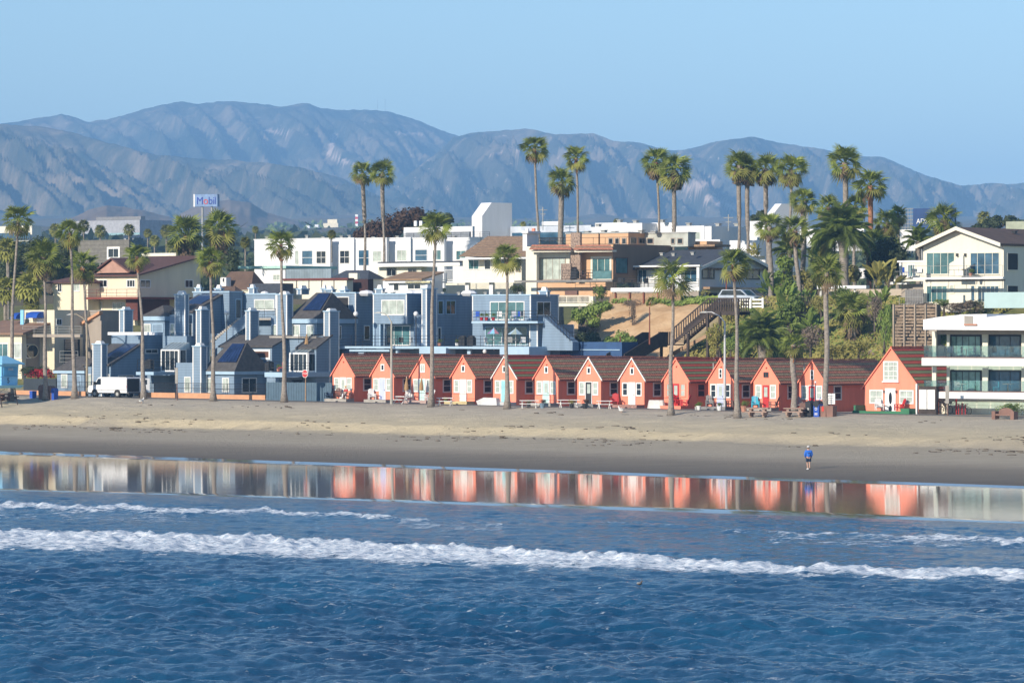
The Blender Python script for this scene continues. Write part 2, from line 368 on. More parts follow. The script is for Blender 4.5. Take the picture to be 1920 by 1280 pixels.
# ------------------------------------------------------------------ sea
xs = np.arange(-46, 46, .125); ys = np.concatenate([np.arange(98, 200, .16), np.arange(200, 328, .30)])
X, Y = np.meshgrid(xs, ys, indexing='ij'); H = np.zeros_like(X); DX = np.zeros_like(X)
wx = X+2.2*(fbm(X*.07, Y*.07, 2, 21)-.5); wy = Y+2.2*(fbm(X*.07, Y*.07, 2, 22)-.5)
for i in range(100):
    lam = .36*(4.2/.36)**(rng.rand()**1.15); th = rng.normal(1.05, .62); k = 2*math.pi/lam
    amp = .0046*lam*(1.0 if lam < 2 else .75); ph = rng.rand()*6.28
    H += amp*np.sin(k*(wx*math.cos(th)+wy*math.sin(th))+ph)
px_ = 960+F*X/Y; py_ = 620+F*11.56/Y
patch = .35+1.3*fbm(X*.05, Y*.03, 3, 31)
calm = sst(1000, 1180, py_-.03*(px_-960)*1.0)*.55+.45
H *= patch*calm*1.6
H += .20*np.sin(2*math.pi*(Y*.86+X*.5+3*(fbm(X*.03, Y*.03, 2, 3)-.5))/24)*sst(1060, 1150, py_)
ey = np.interp(px_, [-400, 0, 500, 960, 1500, 1920, 2300], [905, 917, 930, 947, 965, 979, 990])
e = sst(-4, 22, py_-ey); H *= .1+.9*e
def band(xp, top, bot, soft=3):
    a = np.interp(px_, xp, top); b = np.interp(px_, xp, bot); j = (fbm(px_*.02, py_*0, 3, 5)-.5)*14
    return np.clip((py_-a-j)/soft, 0, 1)*np.clip((b+j-py_)/(soft*3), 0, 1), np.clip((py_-a-j)/np.maximum(b-a, 4), 0, 1), a+j
f2, s2, a2 = band([-300, 0, 300, 600, 720, 960, 1200, 1500, 1920, 2300], [990, 1001, 1008, 1020, 1026, 1041, 1054, 1068, 1081, 1090], [1028, 1036, 1041, 1055, 1061, 1070, 1079, 1087, 1101, 1110])
f1, s1, a1 = band([-300, 0, 200, 500, 700, 800, 830, 2300], [942, 947, 952, 963, 969, 977, 980, 1080], [953, 958, 962, 971, 977, 981, 980, 1080], 2)
f3, s3, a3 = band([600, 900, 1100, 1250, 1350, 1500, 1700, 1920, 2300], [985, 984, 984, 990, 994, 1002, 1010, 1020, 1035], [984, 987, 988, 993, 998, 1008, 1016, 1031, 1045], 2)
lump = fbm(X*1.6, Y*1.1, 5, 41)
ridge = lambda a, h, wd: h*np.exp(-np.clip((a-py_)/2.5, 0, 9)**2)*np.exp(-(np.clip(py_-a, 0, 999)/wd)**1.3)
hv = .5+fbm(X*.12, Y*0, 3, 17)
R = ridge(a2, .30, 20)*hv+ridge(a1, .22, 9)*hv*np.clip((900-px_)/100, 0, 1)+ridge(a3, .22, 11)*hv*np.clip((px_-850)/150, 0, 1)
sw = ridge(np.interp(px_, [0, 960, 1920], [1075, 1115, 1160]), .42, 26)*(.3+1.3*fbm(X*.09, Y*.02, 3, 19))+ridge(np.interp(px_, [0, 960, 1920], [1150, 1150, 1205]), .30, 36)*(.2+1.3*fbm(X*.07, Y*.02, 3, 77))
foam = np.clip(np.maximum(np.maximum(f2*(1-.52*s2), f1*.72), f3*.66), 0, 1)
Hh = H*(1-.5*foam)+(R+foam*(lump-.35)*.75*(1-.6*s2))*sst(0, 10, py_-ey)+sw
lace = .30*np.exp(-((py_-np.interp(px_, [0, 960, 1920], [965, 992, 1030]))/8)**2)*(fbm(px_*.01, py_*.02, 3, 55) > .52)
Zs = -.56+.0*X+Hh-(1-sst(-6, 3, py_-ey))*.25
P = np.stack([X, Y, Zs], -1)
sm = bpy.data.materials.new('sea_water'); sm.use_nodes = True; nt = sm.node_tree; p = nt.nodes['Principled BSDF']
fa = attr(nt, 'foam'); fn = noise(nt, 1.5, 10, (.6, 1.2, 1), .78)
ad = N(nt, 'ShaderNodeMath', operation='ADD'); nt.links.new(fa, ad.inputs[0]); nt.links.new(fn, ad.inputs[1])
hm = N(nt, 'ShaderNodeMath', operation='MULTIPLY_ADD'); hm.inputs[1].default_value = 4.6; hm.inputs[2].default_value = -2.3; nt.links.new(fn, hm.inputs[0])
h2 = N(nt, 'ShaderNodeMath', operation='MULTIPLY'); nt.links.new(fa, h2.inputs[0]); h2.inputs[1].default_value = 1.45; nt.links.new(hm.outputs[0], ad.inputs[1]); nt.links.new(h2.outputs[0], ad.inputs[0])
fmk = ramp(nt, ad.outputs[0], [(.50, (0, 0, 0)), (.85, (1, 1, 1))])
fw_ = ramp(nt, noise(nt, 3.2, 7, (.8, 1.4, 1), .7), [(.36, (.28, .40, .52)), (.60, (.88, .89, .90))])
deep = ramp(nt, noise(nt, .06, 3, (1, .6, 1)), [(.35, (.004, .045, .11)), (.65, (.009, .078, .165))])
nt.links.new(mixc(nt, fmk, deep, fw_), p.inputs['Base Color'])
mr = N(nt, 'ShaderNodeMapRange'); mr.inputs['To Min'].default_value = .10; mr.inputs['To Max'].default_value = .9; nt.links.new(fmk, mr.inputs[0]); nt.links.new(mr.outputs[0], p.inputs['Roughness'])
p.inputs['IOR'].default_value = 1.333
b = N(nt, 'ShaderNodeBump'); b.inputs['Strength'].default_value = .8; b.inputs['Distance'].default_value = .12
nt.links.new(noise(nt, 2.0, 7, (.7, 1.3, 1), .7), b.inputs['Height']); nt.links.new(b.outputs[0], p.inputs['Normal'])
tag(link('sea', gridmesh('sea', P, sm, True, {'foam': np.clip(foam+lace, 0, 1)})), kind='structure')
mb = MB(); mb.add([(-2800, -900, -2.3), (2800, -900, -2.3), (2800, 5000, -2.3), (-2800, 5000, -2.3)], [(0, 1, 2, 3)])
tag(link('open_water', mb.mesh('open_water', sm)), kind='structure')
# ------------------------------------------------------------------ coastal plain and mountains
pm = bpy.data.materials.new('dry_scrub_land'); pm.use_nodes = True; nt = pm.node_tree; p = nt.nodes['Principled BSDF']; p.inputs['Roughness'].default_value = 1
nt.links.new(ramp(nt, noise(nt, .006, 9, (1, .5, 1), .7), [(.3, (.05, .055, .03)), (.5, (.12, .10, .06)), (.7, (.22, .17, .12))]), p.inputs['Base Color'])
xs = np.linspace(-1100, 1100, 120); ys = np.concatenate([np.linspace(395, 700, 60), np.linspace(720, 5600, 90)])
X, Y = np.meshgrid(xs, ys, indexing='ij'); U, V = UV(X, Y)
zb = np.where(V < V0+110, -3, 0)+np.interp(Y, [395, 520, 700, 1500, 3000, 5600], [3, 15, 17, 40, 79, 156])+(fbm(X*.01, Y*.004, 4, 61)-.5)*np.interp(Y, [400, 700, 1500, 4000], [0, 1, 8, 26])
zb = np.where(V < V0+100, np.minimum(zb, G(np.clip(U, -420, -91), V)-1.2), zb)
keep = V
P = np.stack([X, Y, zb], -1)
tag(link('plain', gridmesh('plain', P, pm, True)), kind='structure')
mm_ = bpy.data.materials.new('mountain_scrub'); mm_.use_nodes = True; nt = mm_.node_tree; p = nt.nodes['Principled BSDF']; p.inputs['Roughness'].default_value = 1; p.inputs['Specular IOR Level'].default_value = 0
c = ramp(nt, noise(nt, .004, 10, (1, 1, 1), .75), [(.38, (.025, .04, .03)), (.5, (.10, .095, .065)), (.62, (.28, .22, .15))])
rk = ramp(nt, noise(nt, .03, 9, (1, .4, 1.6), .8), [(.60, (0, 0, 0)), (.64, (1, 1, 1))])
rk2 = N(nt, 'ShaderNodeMath', operation='MULTIPLY'); nt.links.new(rk, rk2.inputs[0]); nt.links.new(attr(nt, 'rock'), rk2.inputs[1])
c = mixc(nt, rk2.outputs[0], c, (.55, .45, .36)); c = mixc(nt, attr(nt, 'scar'), c, (.60, .46, .36)); nt.links.new(c, p.inputs['Base Color'])
b = N(nt, 'ShaderNodeBump'); b.inputs['Strength'].default_value = .4; b.inputs['Distance'].default_value = 10; nt.links.new(noise(nt, .03, 8, rough=.7), b.inputs['Height']); nt.links.new(b.outputs[0], p.inputs['Normal'])
def mrange(name, sky, y0, Zn, Zf, seed, gul=60, rock=0., n=620, rows=150, tilt=1., xr=(-700, 2620), scars=()):
    xp = np.linspace(xr[0], xr[1], n); sx = [a for a, b in sky]; sy = [b for a, b in sky]
    t = np.concatenate([np.linspace(0, 1, rows), np.linspace(1.02, 1.4, 12)])
    XP, TT = np.meshgrid(xp, t, indexing='ij'); ZZ = Zn+(Zf-Zn)*TT
    ysk = np.interp(XP, sx, sy)+(fbm(XP*.03, XP*0, 3, seed)-.5)*5+(fbm(XP*.14, XP*0, 3, seed+7)-.5)*2.4
    top = CZ+(620-ysk)/F*Zf; zb0 = CZ+(620-y0)/F*Zn-25
    g = TT.clip(0, 1)
    prof = zb0+(top-zb0)*(g**.9)
    q = (XP-tilt*260*(1-g))*.016; r1 = 1-np.abs(2*fbm(q+(fbm(q*.6, g*3, 2, seed+3)-.5)*1.2, g*.9, 2, seed+1)-1)*2
    r2 = 1-np.abs(2*fbm(q*3.1+g*.6, g*3.0, 3, seed+2)-1)*2
    env = np.sin(np.pi*np.clip(g, 0, 1)**.8)**.7
    z = prof+env*(gul*(r1-.45)+gul*.5*(r2-.45)+gul*.14*(fbm(XP*.12, g*40, 4, seed+4)-.5)*2)
    z = np.minimum(z, CZ+(620-ysk-1)/F*ZZ)
    z = np.where(TT > 1, top-(TT-1)*(Zf-Zn)*.35, z)
    yy = 620-(z-CZ)/ZZ*F
    sc_ = np.zeros_like(z)
    for poly in scars:
        for (xa, ya), (xb, yb), wd in poly:
            dx, dy = xb-xa, yb-ya; L2 = dx*dx+dy*dy+1e-6; s = np.clip(((XP-xa)*dx+(yy-ya)*dy)/L2, 0, 1)
            dd = np.hypot(XP-xa-s*dx, yy-ya-s*dy)+(fbm(XP*.3, yy*.3, 4, 3)-.5)*wd*2.4; sc_ = np.maximum(sc_, 1-sst(wd*.6, wd, dd))
    P = np.stack([(XP-960)/F*ZZ, ZZ, z], -1)
    tag(link(name, gridmesh(name, P, mm_, True, {'rock': np.full(z.shape, rock)*(TT < 1), 'scar': sc_*(TT < 1)})), kind='structure')
mrange('mountain_range', [(-700, 260), (-100, 240), (0, 233), (60, 222), (115, 214), (165, 227), (210, 222), (260, 208), (300, 195), (345, 190), (375, 194), (405, 190), (450, 191), (490, 195), (525, 199), (575, 193), (605, 203), (650, 205), (700, 206), (730, 208), (770, 220), (810, 237), (850, 251), (900, 270), (2700, 420)],
       380, 7600, 9300, 3, 45, .5, tilt=.6, scars=[[((625, 258), (618, 290), 6), ((618, 290), (660, 308), 4), ((495, 245), (540, 250), 2.5), ((740, 249), (790, 252), 3)]])
mrange('rocky_mountains', [(-700, 480), (500, 470), (620, 420), (700, 372), (760, 332), (820, 285), (850, 256), (880, 249), (920, 246), (960, 242), (985, 240), (1010, 244), (1040, 251), (1080, 250), (1110, 248), (1150, 262), (1200, 266), (1250, 282), (1280, 281), (1330, 268), (1370, 261), (1405, 256), (1440, 262), (1500, 272), (1560, 284), (1620, 292), (1650, 292), (1690, 308), (1740, 330), (1800, 346), (1850, 342), (1890, 345), (1920, 342), (2050, 350), (2650, 400)],
       430, 5900, 7900, 11, 60, 1., tilt=.6, scars=[[((1290, 352), (1330, 340), 9), ((1325, 372), (1375, 388), 7), ((920, 290), (975, 280), 2.5)]])
mrange('foothills', [(-700, 215), (-100, 226), (0, 231), (80, 236), (150, 252), (215, 270), (300, 291), (440, 300), (560, 312), (640, 332), (700, 362), (780, 388), (840, 410), (900, 440), (1100, 480), (2700, 500)],
       425, 5200, 6600, 23, 62, .1, tilt=1.3)
def knoll(name, sky, Zd, w_, seed, col_):
    xp = np.linspace(sky[0][0], sky[-1][0], 160); t = np.linspace(0, 1, 24); XP, TT = np.meshgrid(xp, t, indexing='ij'); ZZ = Zd+w_*(TT-1)
    top = CZ+(620-np.interp(XP, [a for a, b in sky], [b for a, b in sky]))/F*Zd; base = CZ+(620-460)/F*Zd-30
    z = base+(top-base)*np.sin(TT*np.pi/2)+(fbm(XP*.03, TT*4, 4, seed)-.5)*10*TT*(1-TT)*4
    P = np.stack([(XP-960)/F*ZZ, ZZ, z], -1); tag(link(name, gridmesh(name, P, col_, True)), kind='structure')
hillm = mat('dry_hill_grass', (.13, .085, .05), 1, .4, .01, col2=(.24, .17, .11))
knoll('hill', [(90, 455), (130, 412), (165, 396), (200, 386), (250, 393), (300, 402), (360, 420), (420, 455)], 3600, 500, 5, hillm)
knoll('hill', [(300, 455), (340, 402), (380, 380), (430, 376), (470, 383), (500, 400), (560, 418), (620, 455)], 4000, 500, 9, hillm)
# haze: one closed box
hz = MB().box(-3000, 3000, -1000, 14500, -6.5, 560); ho = tag(link('haze', None if 0 else hz.mesh('haze', [])), kind='stuff')
hm_ = bpy.data.materials.new('haze_air'); hm_.use_nodes = True; nt = hm_.node_tree; nt.nodes.remove(nt.nodes['Principled BSDF'])
pv = N(nt, 'ShaderNodeVolumePrincipled'); pv.inputs['Color'].default_value = (.29, .58, 1, 1); pv.inputs['Density'].default_value = 1.45e-4; pv.inputs['Anisotropy'].default_value = -.2
nt.links.new(pv.outputs[0], nt.nodes['Material Output'].inputs['Volume']); ho.data.materials.append(hm_)
# ------------------------------------------------------------------ palms
def fan_leaf(name, n, arc, droop, seed, wdt=.5, pet=.46, tear=.35):
    r = random.Random(seed); mb = MB(); mb.tube([(0, 0, 0), (pet, 0, pet*.10)], [.022, .014], 3, caps=False)
    for i in range(n):
        a = -arc/2+arc*i/(n-1); ln = (1-pet)*(1-.16*abs(a/(arc/2))**2)*(1+r.uniform(-.08, .08)); wd = arc/n*ln*wdt
        c, s = math.cos(a), math.sin(a); o = Vector((pet, 0, pet*.10)); dv = Vector((c, s, 0)); nv = Vector((-s, c, 0))
        m = o+dv*ln*.55+Vector((0, 0, -droop*.12+r.uniform(-.02, .02))); t = o+dv*ln+Vector((0, 0, -droop*(.5+r.uniform(0, .5))))
        mb.add([o, m-nv*wd*.6, m+nv*wd*.6+Vector((0, 0, .02)), t, m+Vector((0, 0, .035))], [(0, 1, 4), (0, 4, 2), (1, 3, 4), (4, 3, 2)])
    return mb
def feather(name, n, arch, seed):
    r = random.Random(seed); mb = MB(); pts = []
    for i in range(9): t = i/8; pts.append(Vector((t*(1-.18*arch*t*t), 0, .30*math.sin(t*1.9)*(1-.2*arch)-arch*.55*t**2.3)))
    mb.tube(pts, [.016*(1-i/10) for i in range(9)], 3, caps=False)
    for k in range(n):
        t = .12+.88*k/(n-1); f = t*8; i = min(7, int(f)); p = pts[i].lerp(pts[i+1], f-i); tg = (pts[i+1]-pts[i]).normalized()
        ln = .26*math.sin(math.pi*min(1, t*.86+.14))**.6+.03
        for s in (-1, 1):
            d = (tg*.75+Vector((0, s, 0))*.9+Vector((0, 0, -.25+r.uniform(-.15, .15)))).normalized()*ln; w_ = tg*.016
            mb.add([p-w_, p+w_, p+d*.6+w_, p+d+Vector((0, 0, -ln*.2))], [(0, 1, 2), (0, 2, 3)])
    return mb
FAN = [fan_leaf('f', 14, 3.3, d*1.3, i, .42).mesh('frond', frondm) for i, d in enumerate((.10, .16, .24))]
FANO = [fan_leaf('f', 13, 3.2, d, 20+i, .48, .42).mesh('frond', frondo) for i, d in enumerate((.35, .5))]
FAND = [fan_leaf('f', 9, 2.2, .3, 40+i, .5).mesh('frond', deadm) for i in range(2)]
FEA = [feather('f', 30, a, i).mesh('frond', dfrond) for i, a in enumerate((.5, .8, 1.1))]
FEAO = [feather('f', 30, 1.2, 9).mesh('frond', frondo)]
def crown(r, R, kind, seed, dens=1., skirt=0, wind=.25):
    q = random.Random(seed); top = r['_top']; top = Vector(top)
    if kind == 'fan': n = int(30*dens)
    elif kind == 'date': n = int(54*dens)
    else: n = int(22*dens)
    for i in range(n):
        f = (i+.5)/n; az = i*2.39996+q.uniform(-.3, .3)
        if kind == 'date': el = math.radians(82-105*f**.85)+q.uniform(-.1, .1); me = q.choice(FEA if f < .85 else FEAO+FEA); s = R*q.uniform(.92, 1.08)
        else:
            el = math.radians(86-140*f)+q.uniform(-.18, .18); me = q.choice(FAN if f < .76 else (FANO if f < .94 or q.random() < .5 else FAND)); s = R*q.uniform(.85, 1.08)*(1 if f > .12 else .8)
        o = link('frond', me, r, top+Vector((0, 0, -R*.12*f)), (q.uniform(-1.1, 1.1) if kind != 'date' else q.uniform(-.4, .4), -el, az), (s, s, s))
    if skirt:
        mb = MB(); L = skirt
        for i in range(int(70*max(1, L/R))):
            a = q.uniform(0, 6.28); z = top.z-R*.1-q.random()*L; rr = R*.10*(1.6-.7*(top.z-z)/L)+R*.08; p = Vector((top.x+math.cos(a)*rr*.4, top.y+math.sin(a)*rr*.4, z+.2*R))
            e = Vector((top.x+math.cos(a)*rr*2.2, top.y+math.sin(a)*rr*2.2, z-R*.35)); s_ = Vector((-math.sin(a), math.cos(a), 0))*R*.06
            mb.add([p, e-s_, e+s_], [(0, 1, 2)])
        tag(link('dead_skirt', mb.mesh('dead_skirt', greyd if kind == 'thatch' else deadm), r), kind='stuff')
PN = 0
def palm(cx, cy, bx, by, Rp, label, dv=None, kind='fan', grp='palms along the beach front', rb=.25, rt=.135, skirt=0, dens=1., bend=.5, bk=bark, boots=0, zb=None):
    global PN; PN += 1
    if dv is None: u, v, z = ghit(bx, by)
    else:
        v = V0+dv; u, z = onV(bx, by, v); z = zb if zb is not None else min(z, Gs(u, v)) if dv < 80 else z
    uc, zc = onV(cx, cy, v); s = sc(v, cx); R = Rp/s*((1.27 if dv is None else 1.36) if kind != 'date' else 1.15)
    r = root('date_palm' if kind == 'date' else 'fan_palm', label, 'palm tree', u, v, z, grp, 0)
    a = Vector(W(u, v, z)); b = Vector(W(uc, v, zc)); d = b-a; mb = MB(); n = 14; pts = []; rad = []
    for i in range(n+1):
        t = i/n; off = d.copy()*t; off.x = d.x*(t*(1-bend)+bend*t*t); off += Vector((.10*math.sin(t*7+PN)*math.sin(t*math.pi), 0, 0)); pts.append(off)
        rr = rb+(rt-rb)*min(1, t*1.5)+(.18*math.exp(-t*22) if kind != 'date' else 0)
        if boots and t > 1-boots: rr = max(rr, rt+.12)
        rad.append(rr)
    link('trunk', mb.tube(pts, rad, 10).mesh('trunk', bk, smooth=True), r)
    if kind != 'date':      # shaggy old leaf bases under the crown
        m2 = MB(); q = random.Random(PN); L = max(1.5, boots*d.z)
        for i in range(int(26+L*22)):
            an = q.uniform(0, 6.28); zz = d.z-.15-q.random()*L; t = zz/d.z; xx = d.x*(t*(1-bend)+bend*t*t); c_, s_ = math.cos(an), math.sin(an); k = rt*1.05
            m2.add([(xx+c_*k-s_*.07, s_*k+c_*.07, zz-.1), (xx+c_*k+s_*.07, s_*k-c_*.07, zz-.1), (xx+c_*(k+.16), s_*(k+.16), zz+.22)], [(0, 1, 2)])
        tag(link('leaf_base', m2.mesh('leaf_base', barkr if not boots else greyd), r), kind='stuff')
    r['_top'] = tuple(d); crown(r, R, kind, PN*7, dens, skirt); del r['_top']
    return r
FP = [  # strand palms: crown, base, radius
 (34, 412, 20, 752, 31, 'tall palm at the far left edge, rising behind the blue lifeguard tower', dict()),
 (131, 436, 140, 747, 26, 'thin palm standing just left of the white van', dict()),
 (82, 482, 86, 750, 33, 'bushy drooping palm beside the two brown bins at the left', dict(dens=1.2, skirt=1.5)),
 (257, 480, 270, 748, 24, 'palm growing right behind the white van with a small crown', dict()),
 (395, 488, 400, 752, 28, 'palm in front of the grey hipped roof with solar panels', dict()),
 (527, 457, 533, 754, 27, 'palm in front of the slate blue board fence, left of the stop sign', dict(boots=.0)),
 (817, 425, 808, 763, 29, 'palm rising between the third and fourth coral cottages', dict()),
 (950, 482, 951, 767, 27, 'palm in front of the fifth coral cottage with the aqua door', dict()),
 (1262, 520, 1258, 779, 38, 'wind-tossed palm in front of the coral-framed cottage with no gable window', dict(dens=.7)),
 (1376, 494, 1383, 784, 31, 'leaning palm right of the grey street lamp', dict()),
 (1550, 508, 1548, 776, 34, 'thick dark-trunked palm between the recycling bin and the small white notice', dict(rb=.26, rt=.23, bk=bark)),
 (1487, 645, 1489, 772, 24, 'short stout palm between the last two small coral cottages', dict(rb=.3, rt=.26)),
]
for i, (cx, cy, bx, by, R, lb, k) in enumerate(FP): palm(cx, cy, bx, by, R, lb, **k)
BP = [
 (155, 498, 172, 668, 27, 9, 'dark leaning palm growing behind the leftmost blue chimney', dict(bend=.2)),
 (349, 440, 352, 560, 33, 42, 'shaggy palm behind the grey-walled brown-roofed house, left of the tall sign', dict(skirt=2.0, dens=1.2)),
 (413, 428, 400, 560, 31, 44, 'shaggy palm just right of the tall roadside sign pole', dict(skirt=2.0, dens=1.2)),
 (680, 325, 686, 520, 22, 62, 'left of the pair of tall palms before the long white apartment block', dict(boots=.34)),
 (717, 323, 720, 520, 23, 62, 'right of the pair of tall palms before the long white apartment block', dict(boots=.34)),
 (1002, 278, 1014, 470, 24, 64, 'very tall palm just right of the left white tower, leftmost of three', dict(boots=0)),
 (1053, 340, 1052, 470, 25, 56, 'shorter shaggy palm between two taller ones above the stone-clad house', dict(boots=.45, rt=.2)),
 (1080, 296, 1089, 470, 22, 64, 'tall slender palm, rightmost of three above the stone-clad house', dict()),
 (1230, 304, 1241, 470, 26, 66, 'tall palm, left one of the touching pair over the tan flat roof', dict(skirt=1.2)),
 (1264, 319, 1262, 470, 31, 66, 'tall palm, right one of the touching pair, with a shaggy lower trunk', dict(boots=.42, skirt=1.2)),
 (1386, 310, 1384, 500, 27, 60, 'leftmost of the four tall palms behind the grey gabled house', dict(boots=.4, skirt=1.2)),
 (1402, 318, 1401, 500, 25, 61, 'second of the four tall palms behind the grey gabled house', dict(boots=.45, skirt=1.)),
 (1435, 316, 1440, 500, 27, 61, 'third of the four tall palms behind the grey gabled house', dict(boots=.3, skirt=1.)),
 (1484, 318, 1482, 500, 28, 62, 'rightmost of the four tall palms, in front of the right white tower', dict(skirt=1.)),
 (1584, 305, 1586, 520, 31, 56, 'tall stout palm highest above the big date palm', dict(rb=.3, rt=.3)),
 (1632, 348, 1630, 520, 30, 56, 'reddish-trunked palm right of the tallest stout one', dict(rb=.28, rt=.28, bk=barkr)),
 (1507, 376, 1505, 540, 24, 45, 'palm with a thick trunk left of the big date palm', dict(rb=.27, rt=.27)),
 (1443, 425, 1445, 600, 25, 38, 'palm whose trunk passes in front of the right white tower', dict(rb=.3, rt=.27)),
 (1490, 430, 1499, 590, 28, 40, 'dark-trunked palm leaning over the bluff beside the date palm', dict(rb=.27, rt=.22)),
 (1553, 388, 1555, 500, 22, 62, 'small pale palm left of the tallest stout palm', dict(skirt=.8)),
 (1604, 388, 1602, 500, 23, 64, 'small pale palm half hidden behind the tallest stout palm', dict(skirt=.8)),
 (1663, 418, 1663, 500, 24, 62, 'pale palm left of the dark blue billboard frame', dict(skirt=.8)),
 (1684, 404, 1684, 500, 18, 66, 'pale palm standing against the billboard frame', dict(skirt=.8)),
 (1540, 470, 1540, 560, 26, 47, 'broad palm crown at the left edge of the big date palm', dict(skirt=.6)),
 (1640, 455, 1640, 560, 26, 48, 'broad palm crown at the right edge of the big date palm', dict(skirt=.6)),
 (1668, 468, 1668, 560, 24, 52, 'low palm crown between the big date palm and the cream gable house', dict(skirt=.6)),
 (1770, 412, 1766, 500, 30, 62, 'grey-green palm in front of the right end of the blue billboard', dict(skirt=.8)),
]
for cx, cy, bx, by, R, dv, lb, k in BP: palm(cx, cy, bx, by, R, lb, dv, grp='palms on the bluff and behind it', **k)
palm(1578, 442, 1586, 560, 64, 'large dark date palm with long arching fronds on the bluff', 40, 'date', 'date palms', rb=.5, rt=.5)
palm(1428, 636, 1430, 672, 56, 'low feathery date palm on the slope behind the coral roofs', 20, 'date', 'date palms', rb=.5, rt=.5, dens=.9, zb=5)
palm(1722, 452, 1722, 520, 34, 'bright feathery palm left of the cream gable house', 48, 'date', 'date palms', rb=.3, rt=.3, dens=.5)
palm(1480, 470, 1480, 560, 34, 'feathery palm with thin arching fronds among the bluff palms', 46, 'date', 'date palms', rb=.3, rt=.3, dens=.5)
palm(1598, 578, 1600, 640, 31, 'low fan palm with a broad skirt of grey dead leaves on the slope', 26, 'thatchfan', 'palms on the bluff and behind it', rb=.4, rt=.4, dens=2, skirt=2.6, zb=8)
palm(1380, 560, 1382, 585, 14, 'small spiky palm near the top of the timber stairs', 38, 'fan', 'palms on the bluff and behind it', rb=.12, rt=.12, dens=.7)
palm(1222, 566, 1221, 580, 11, 'tiny palm on the edge of the sandy bluff below the timber fence', 35, 'fan', 'palms on the bluff and behind it', rb=.12, rt=.1, dens=.6)
# small far palms, crown as one mesh
def farcrown():
    mb = MB(); q = random.Random(3)
    for i in range(34):
        f = i/34; az = i*2.4; el = math.radians(80-140*f); M = Matrix.Rotation(az, 4, 'Z')@Matrix.Rotation(-el, 4, 'Y'); l = fan_leaf('', 7, 3.2, .3, i, .6)
        mb.add([M@Vector(p) for p in l.v], l.f)
    return mb.mesh('crown', frondo)
FC = farcrown(); FCt = MB().tube([(0, 0, -6), (0, 0, 0)], .14, 6).mesh('trunk', bark)
for i, (x, y, R, lb) in enumerate([(104, 432, 13, 'leftmost small distant palm above the dark tree mass'), (157, 424, 12, 'small distant palm before the left end of the grey industrial block'), (188, 434, 12, 'small distant palm before the grey block, above the shingled roof'), (242, 432, 12, 'small distant palm before the right part of the grey industrial block'), (277, 438, 9, 'little distant palm right of the grey industrial block'), (312, 434, 13, 'small distant palm beside the shaggy palm left of the sign'), (290, 452, 11, 'low distant palm in front of the little one'), (322, 462, 13, 'low pale palm under the shaggy palm'), (479, 431, 7, 'tiny distant palm left of the white apartment block'), (622, 440, 9, 'tiny palm poking over the long white roof'), (460, 455, 11, 'small palm behind the left end of the white apartment block'), (15, 470, 24, 'palm at the left picture edge in front of the dark trees'), (10, 545, 26, 'lower bright palm at the left picture edge'), (55, 540, 30, 'bright green palm left of the cream house'), (60, 572, 16, 'grey-trunked palm behind the tan house with blue awnings'), (981, 421, 6, 'tiny palm right of the white tower'), (1156, 417, 7, 'tiny palm over the right white roofs'), (1845, 410, 14, 'distant palm beside the far dark trees at the right')]):
    dv = 260 if i < 9 or i > 14 else (60 if i < 12 else 24); v = V0+dv; u, z = onV(x, y, v); s = R/sc(v, x)*1.2
    r = root('fan_palm', lb, 'palm tree', u, v, z-5*s*.5, 'small background palms', i*1.3)
    link('crown', FC, r, (0, 0, 5*s*.5), scale=(s,)*3); link('trunk', FCt, r, (0, 0, 5*s*.5), scale=(s*.8, s*.8, s*.8))
# ------------------------------------------------------------------ shrubs and trees
def clump(n, seed, size=.16, flat=1.):
    q = random.Random(seed); mb = MB()
    lob = [(Vector((q.uniform(-.6, .6), q.uniform(-.6, .6), q.uniform(-.1, .5))), q.uniform(.35, .6)) for _ in range(9)]
    for i in range(n):
        c, rr = q.choice(lob); d = Vector((q.gauss(0, 1), q.gauss(0, 1), q.gauss(0, 1)*flat+.25)).normalized(); p = c+d*rr*q.uniform(.75, 1.05)
        a = Vector((q.gauss(0, 1), q.gauss(0, 1), q.gauss(0, .6))).normalized(); b_ = d.cross(a).normalized(); s = size*q.uniform(.5, 1.3); a = (d*.35+a*.65).normalized()
        mb.add([p-a*s*.5, p+b_*s*.3, p+a*s*.6+d*s*.2, p-b_*s*.3], [(0, 1, 2, 3)])
    return mb
CL = {k: [clump(900, i*5+j, .17).mesh('foliage', m) for j in range(2)] for i, (k, m) in enumerate(dict(g=bushg, d=bushd, y=bushy, r=bushr, b=bushb).items())}
def shrub(x, y, wpx, hpx, dv, k, label, name='bush', cat='bush', grp=None, trunk=0, dy=None):
    v = V0+dv; u, z = onV(x, y, v); s = sc(v, x); a = wpx/s/2/.95; h = hpx/s/1.35
    r = root(name, label, cat, u, v, z-trunk-h*.35, grp, random.uniform(0, 6))
    link('foliage', random.choice(CL[k]), r, (0, 0, trunk+h*.35), scale=(a, a*(dy or 1), h))
    mb = MB(); mb.tube([(0, 0, -1 if not trunk else -2), (0, 0, trunk+h*.5)], [.1+.03*a, .05], 6)
    for q in range(3): an = q*2.1; mb.tube([(0, 0, trunk+h*.1), (math.cos(an)*a*.4, math.sin(an)*a*.4, trunk+h*.6)], [.06, .03], 4)
    link('trunk' if trunk else 'stem', mb.mesh('trunk', bark2), r); return r
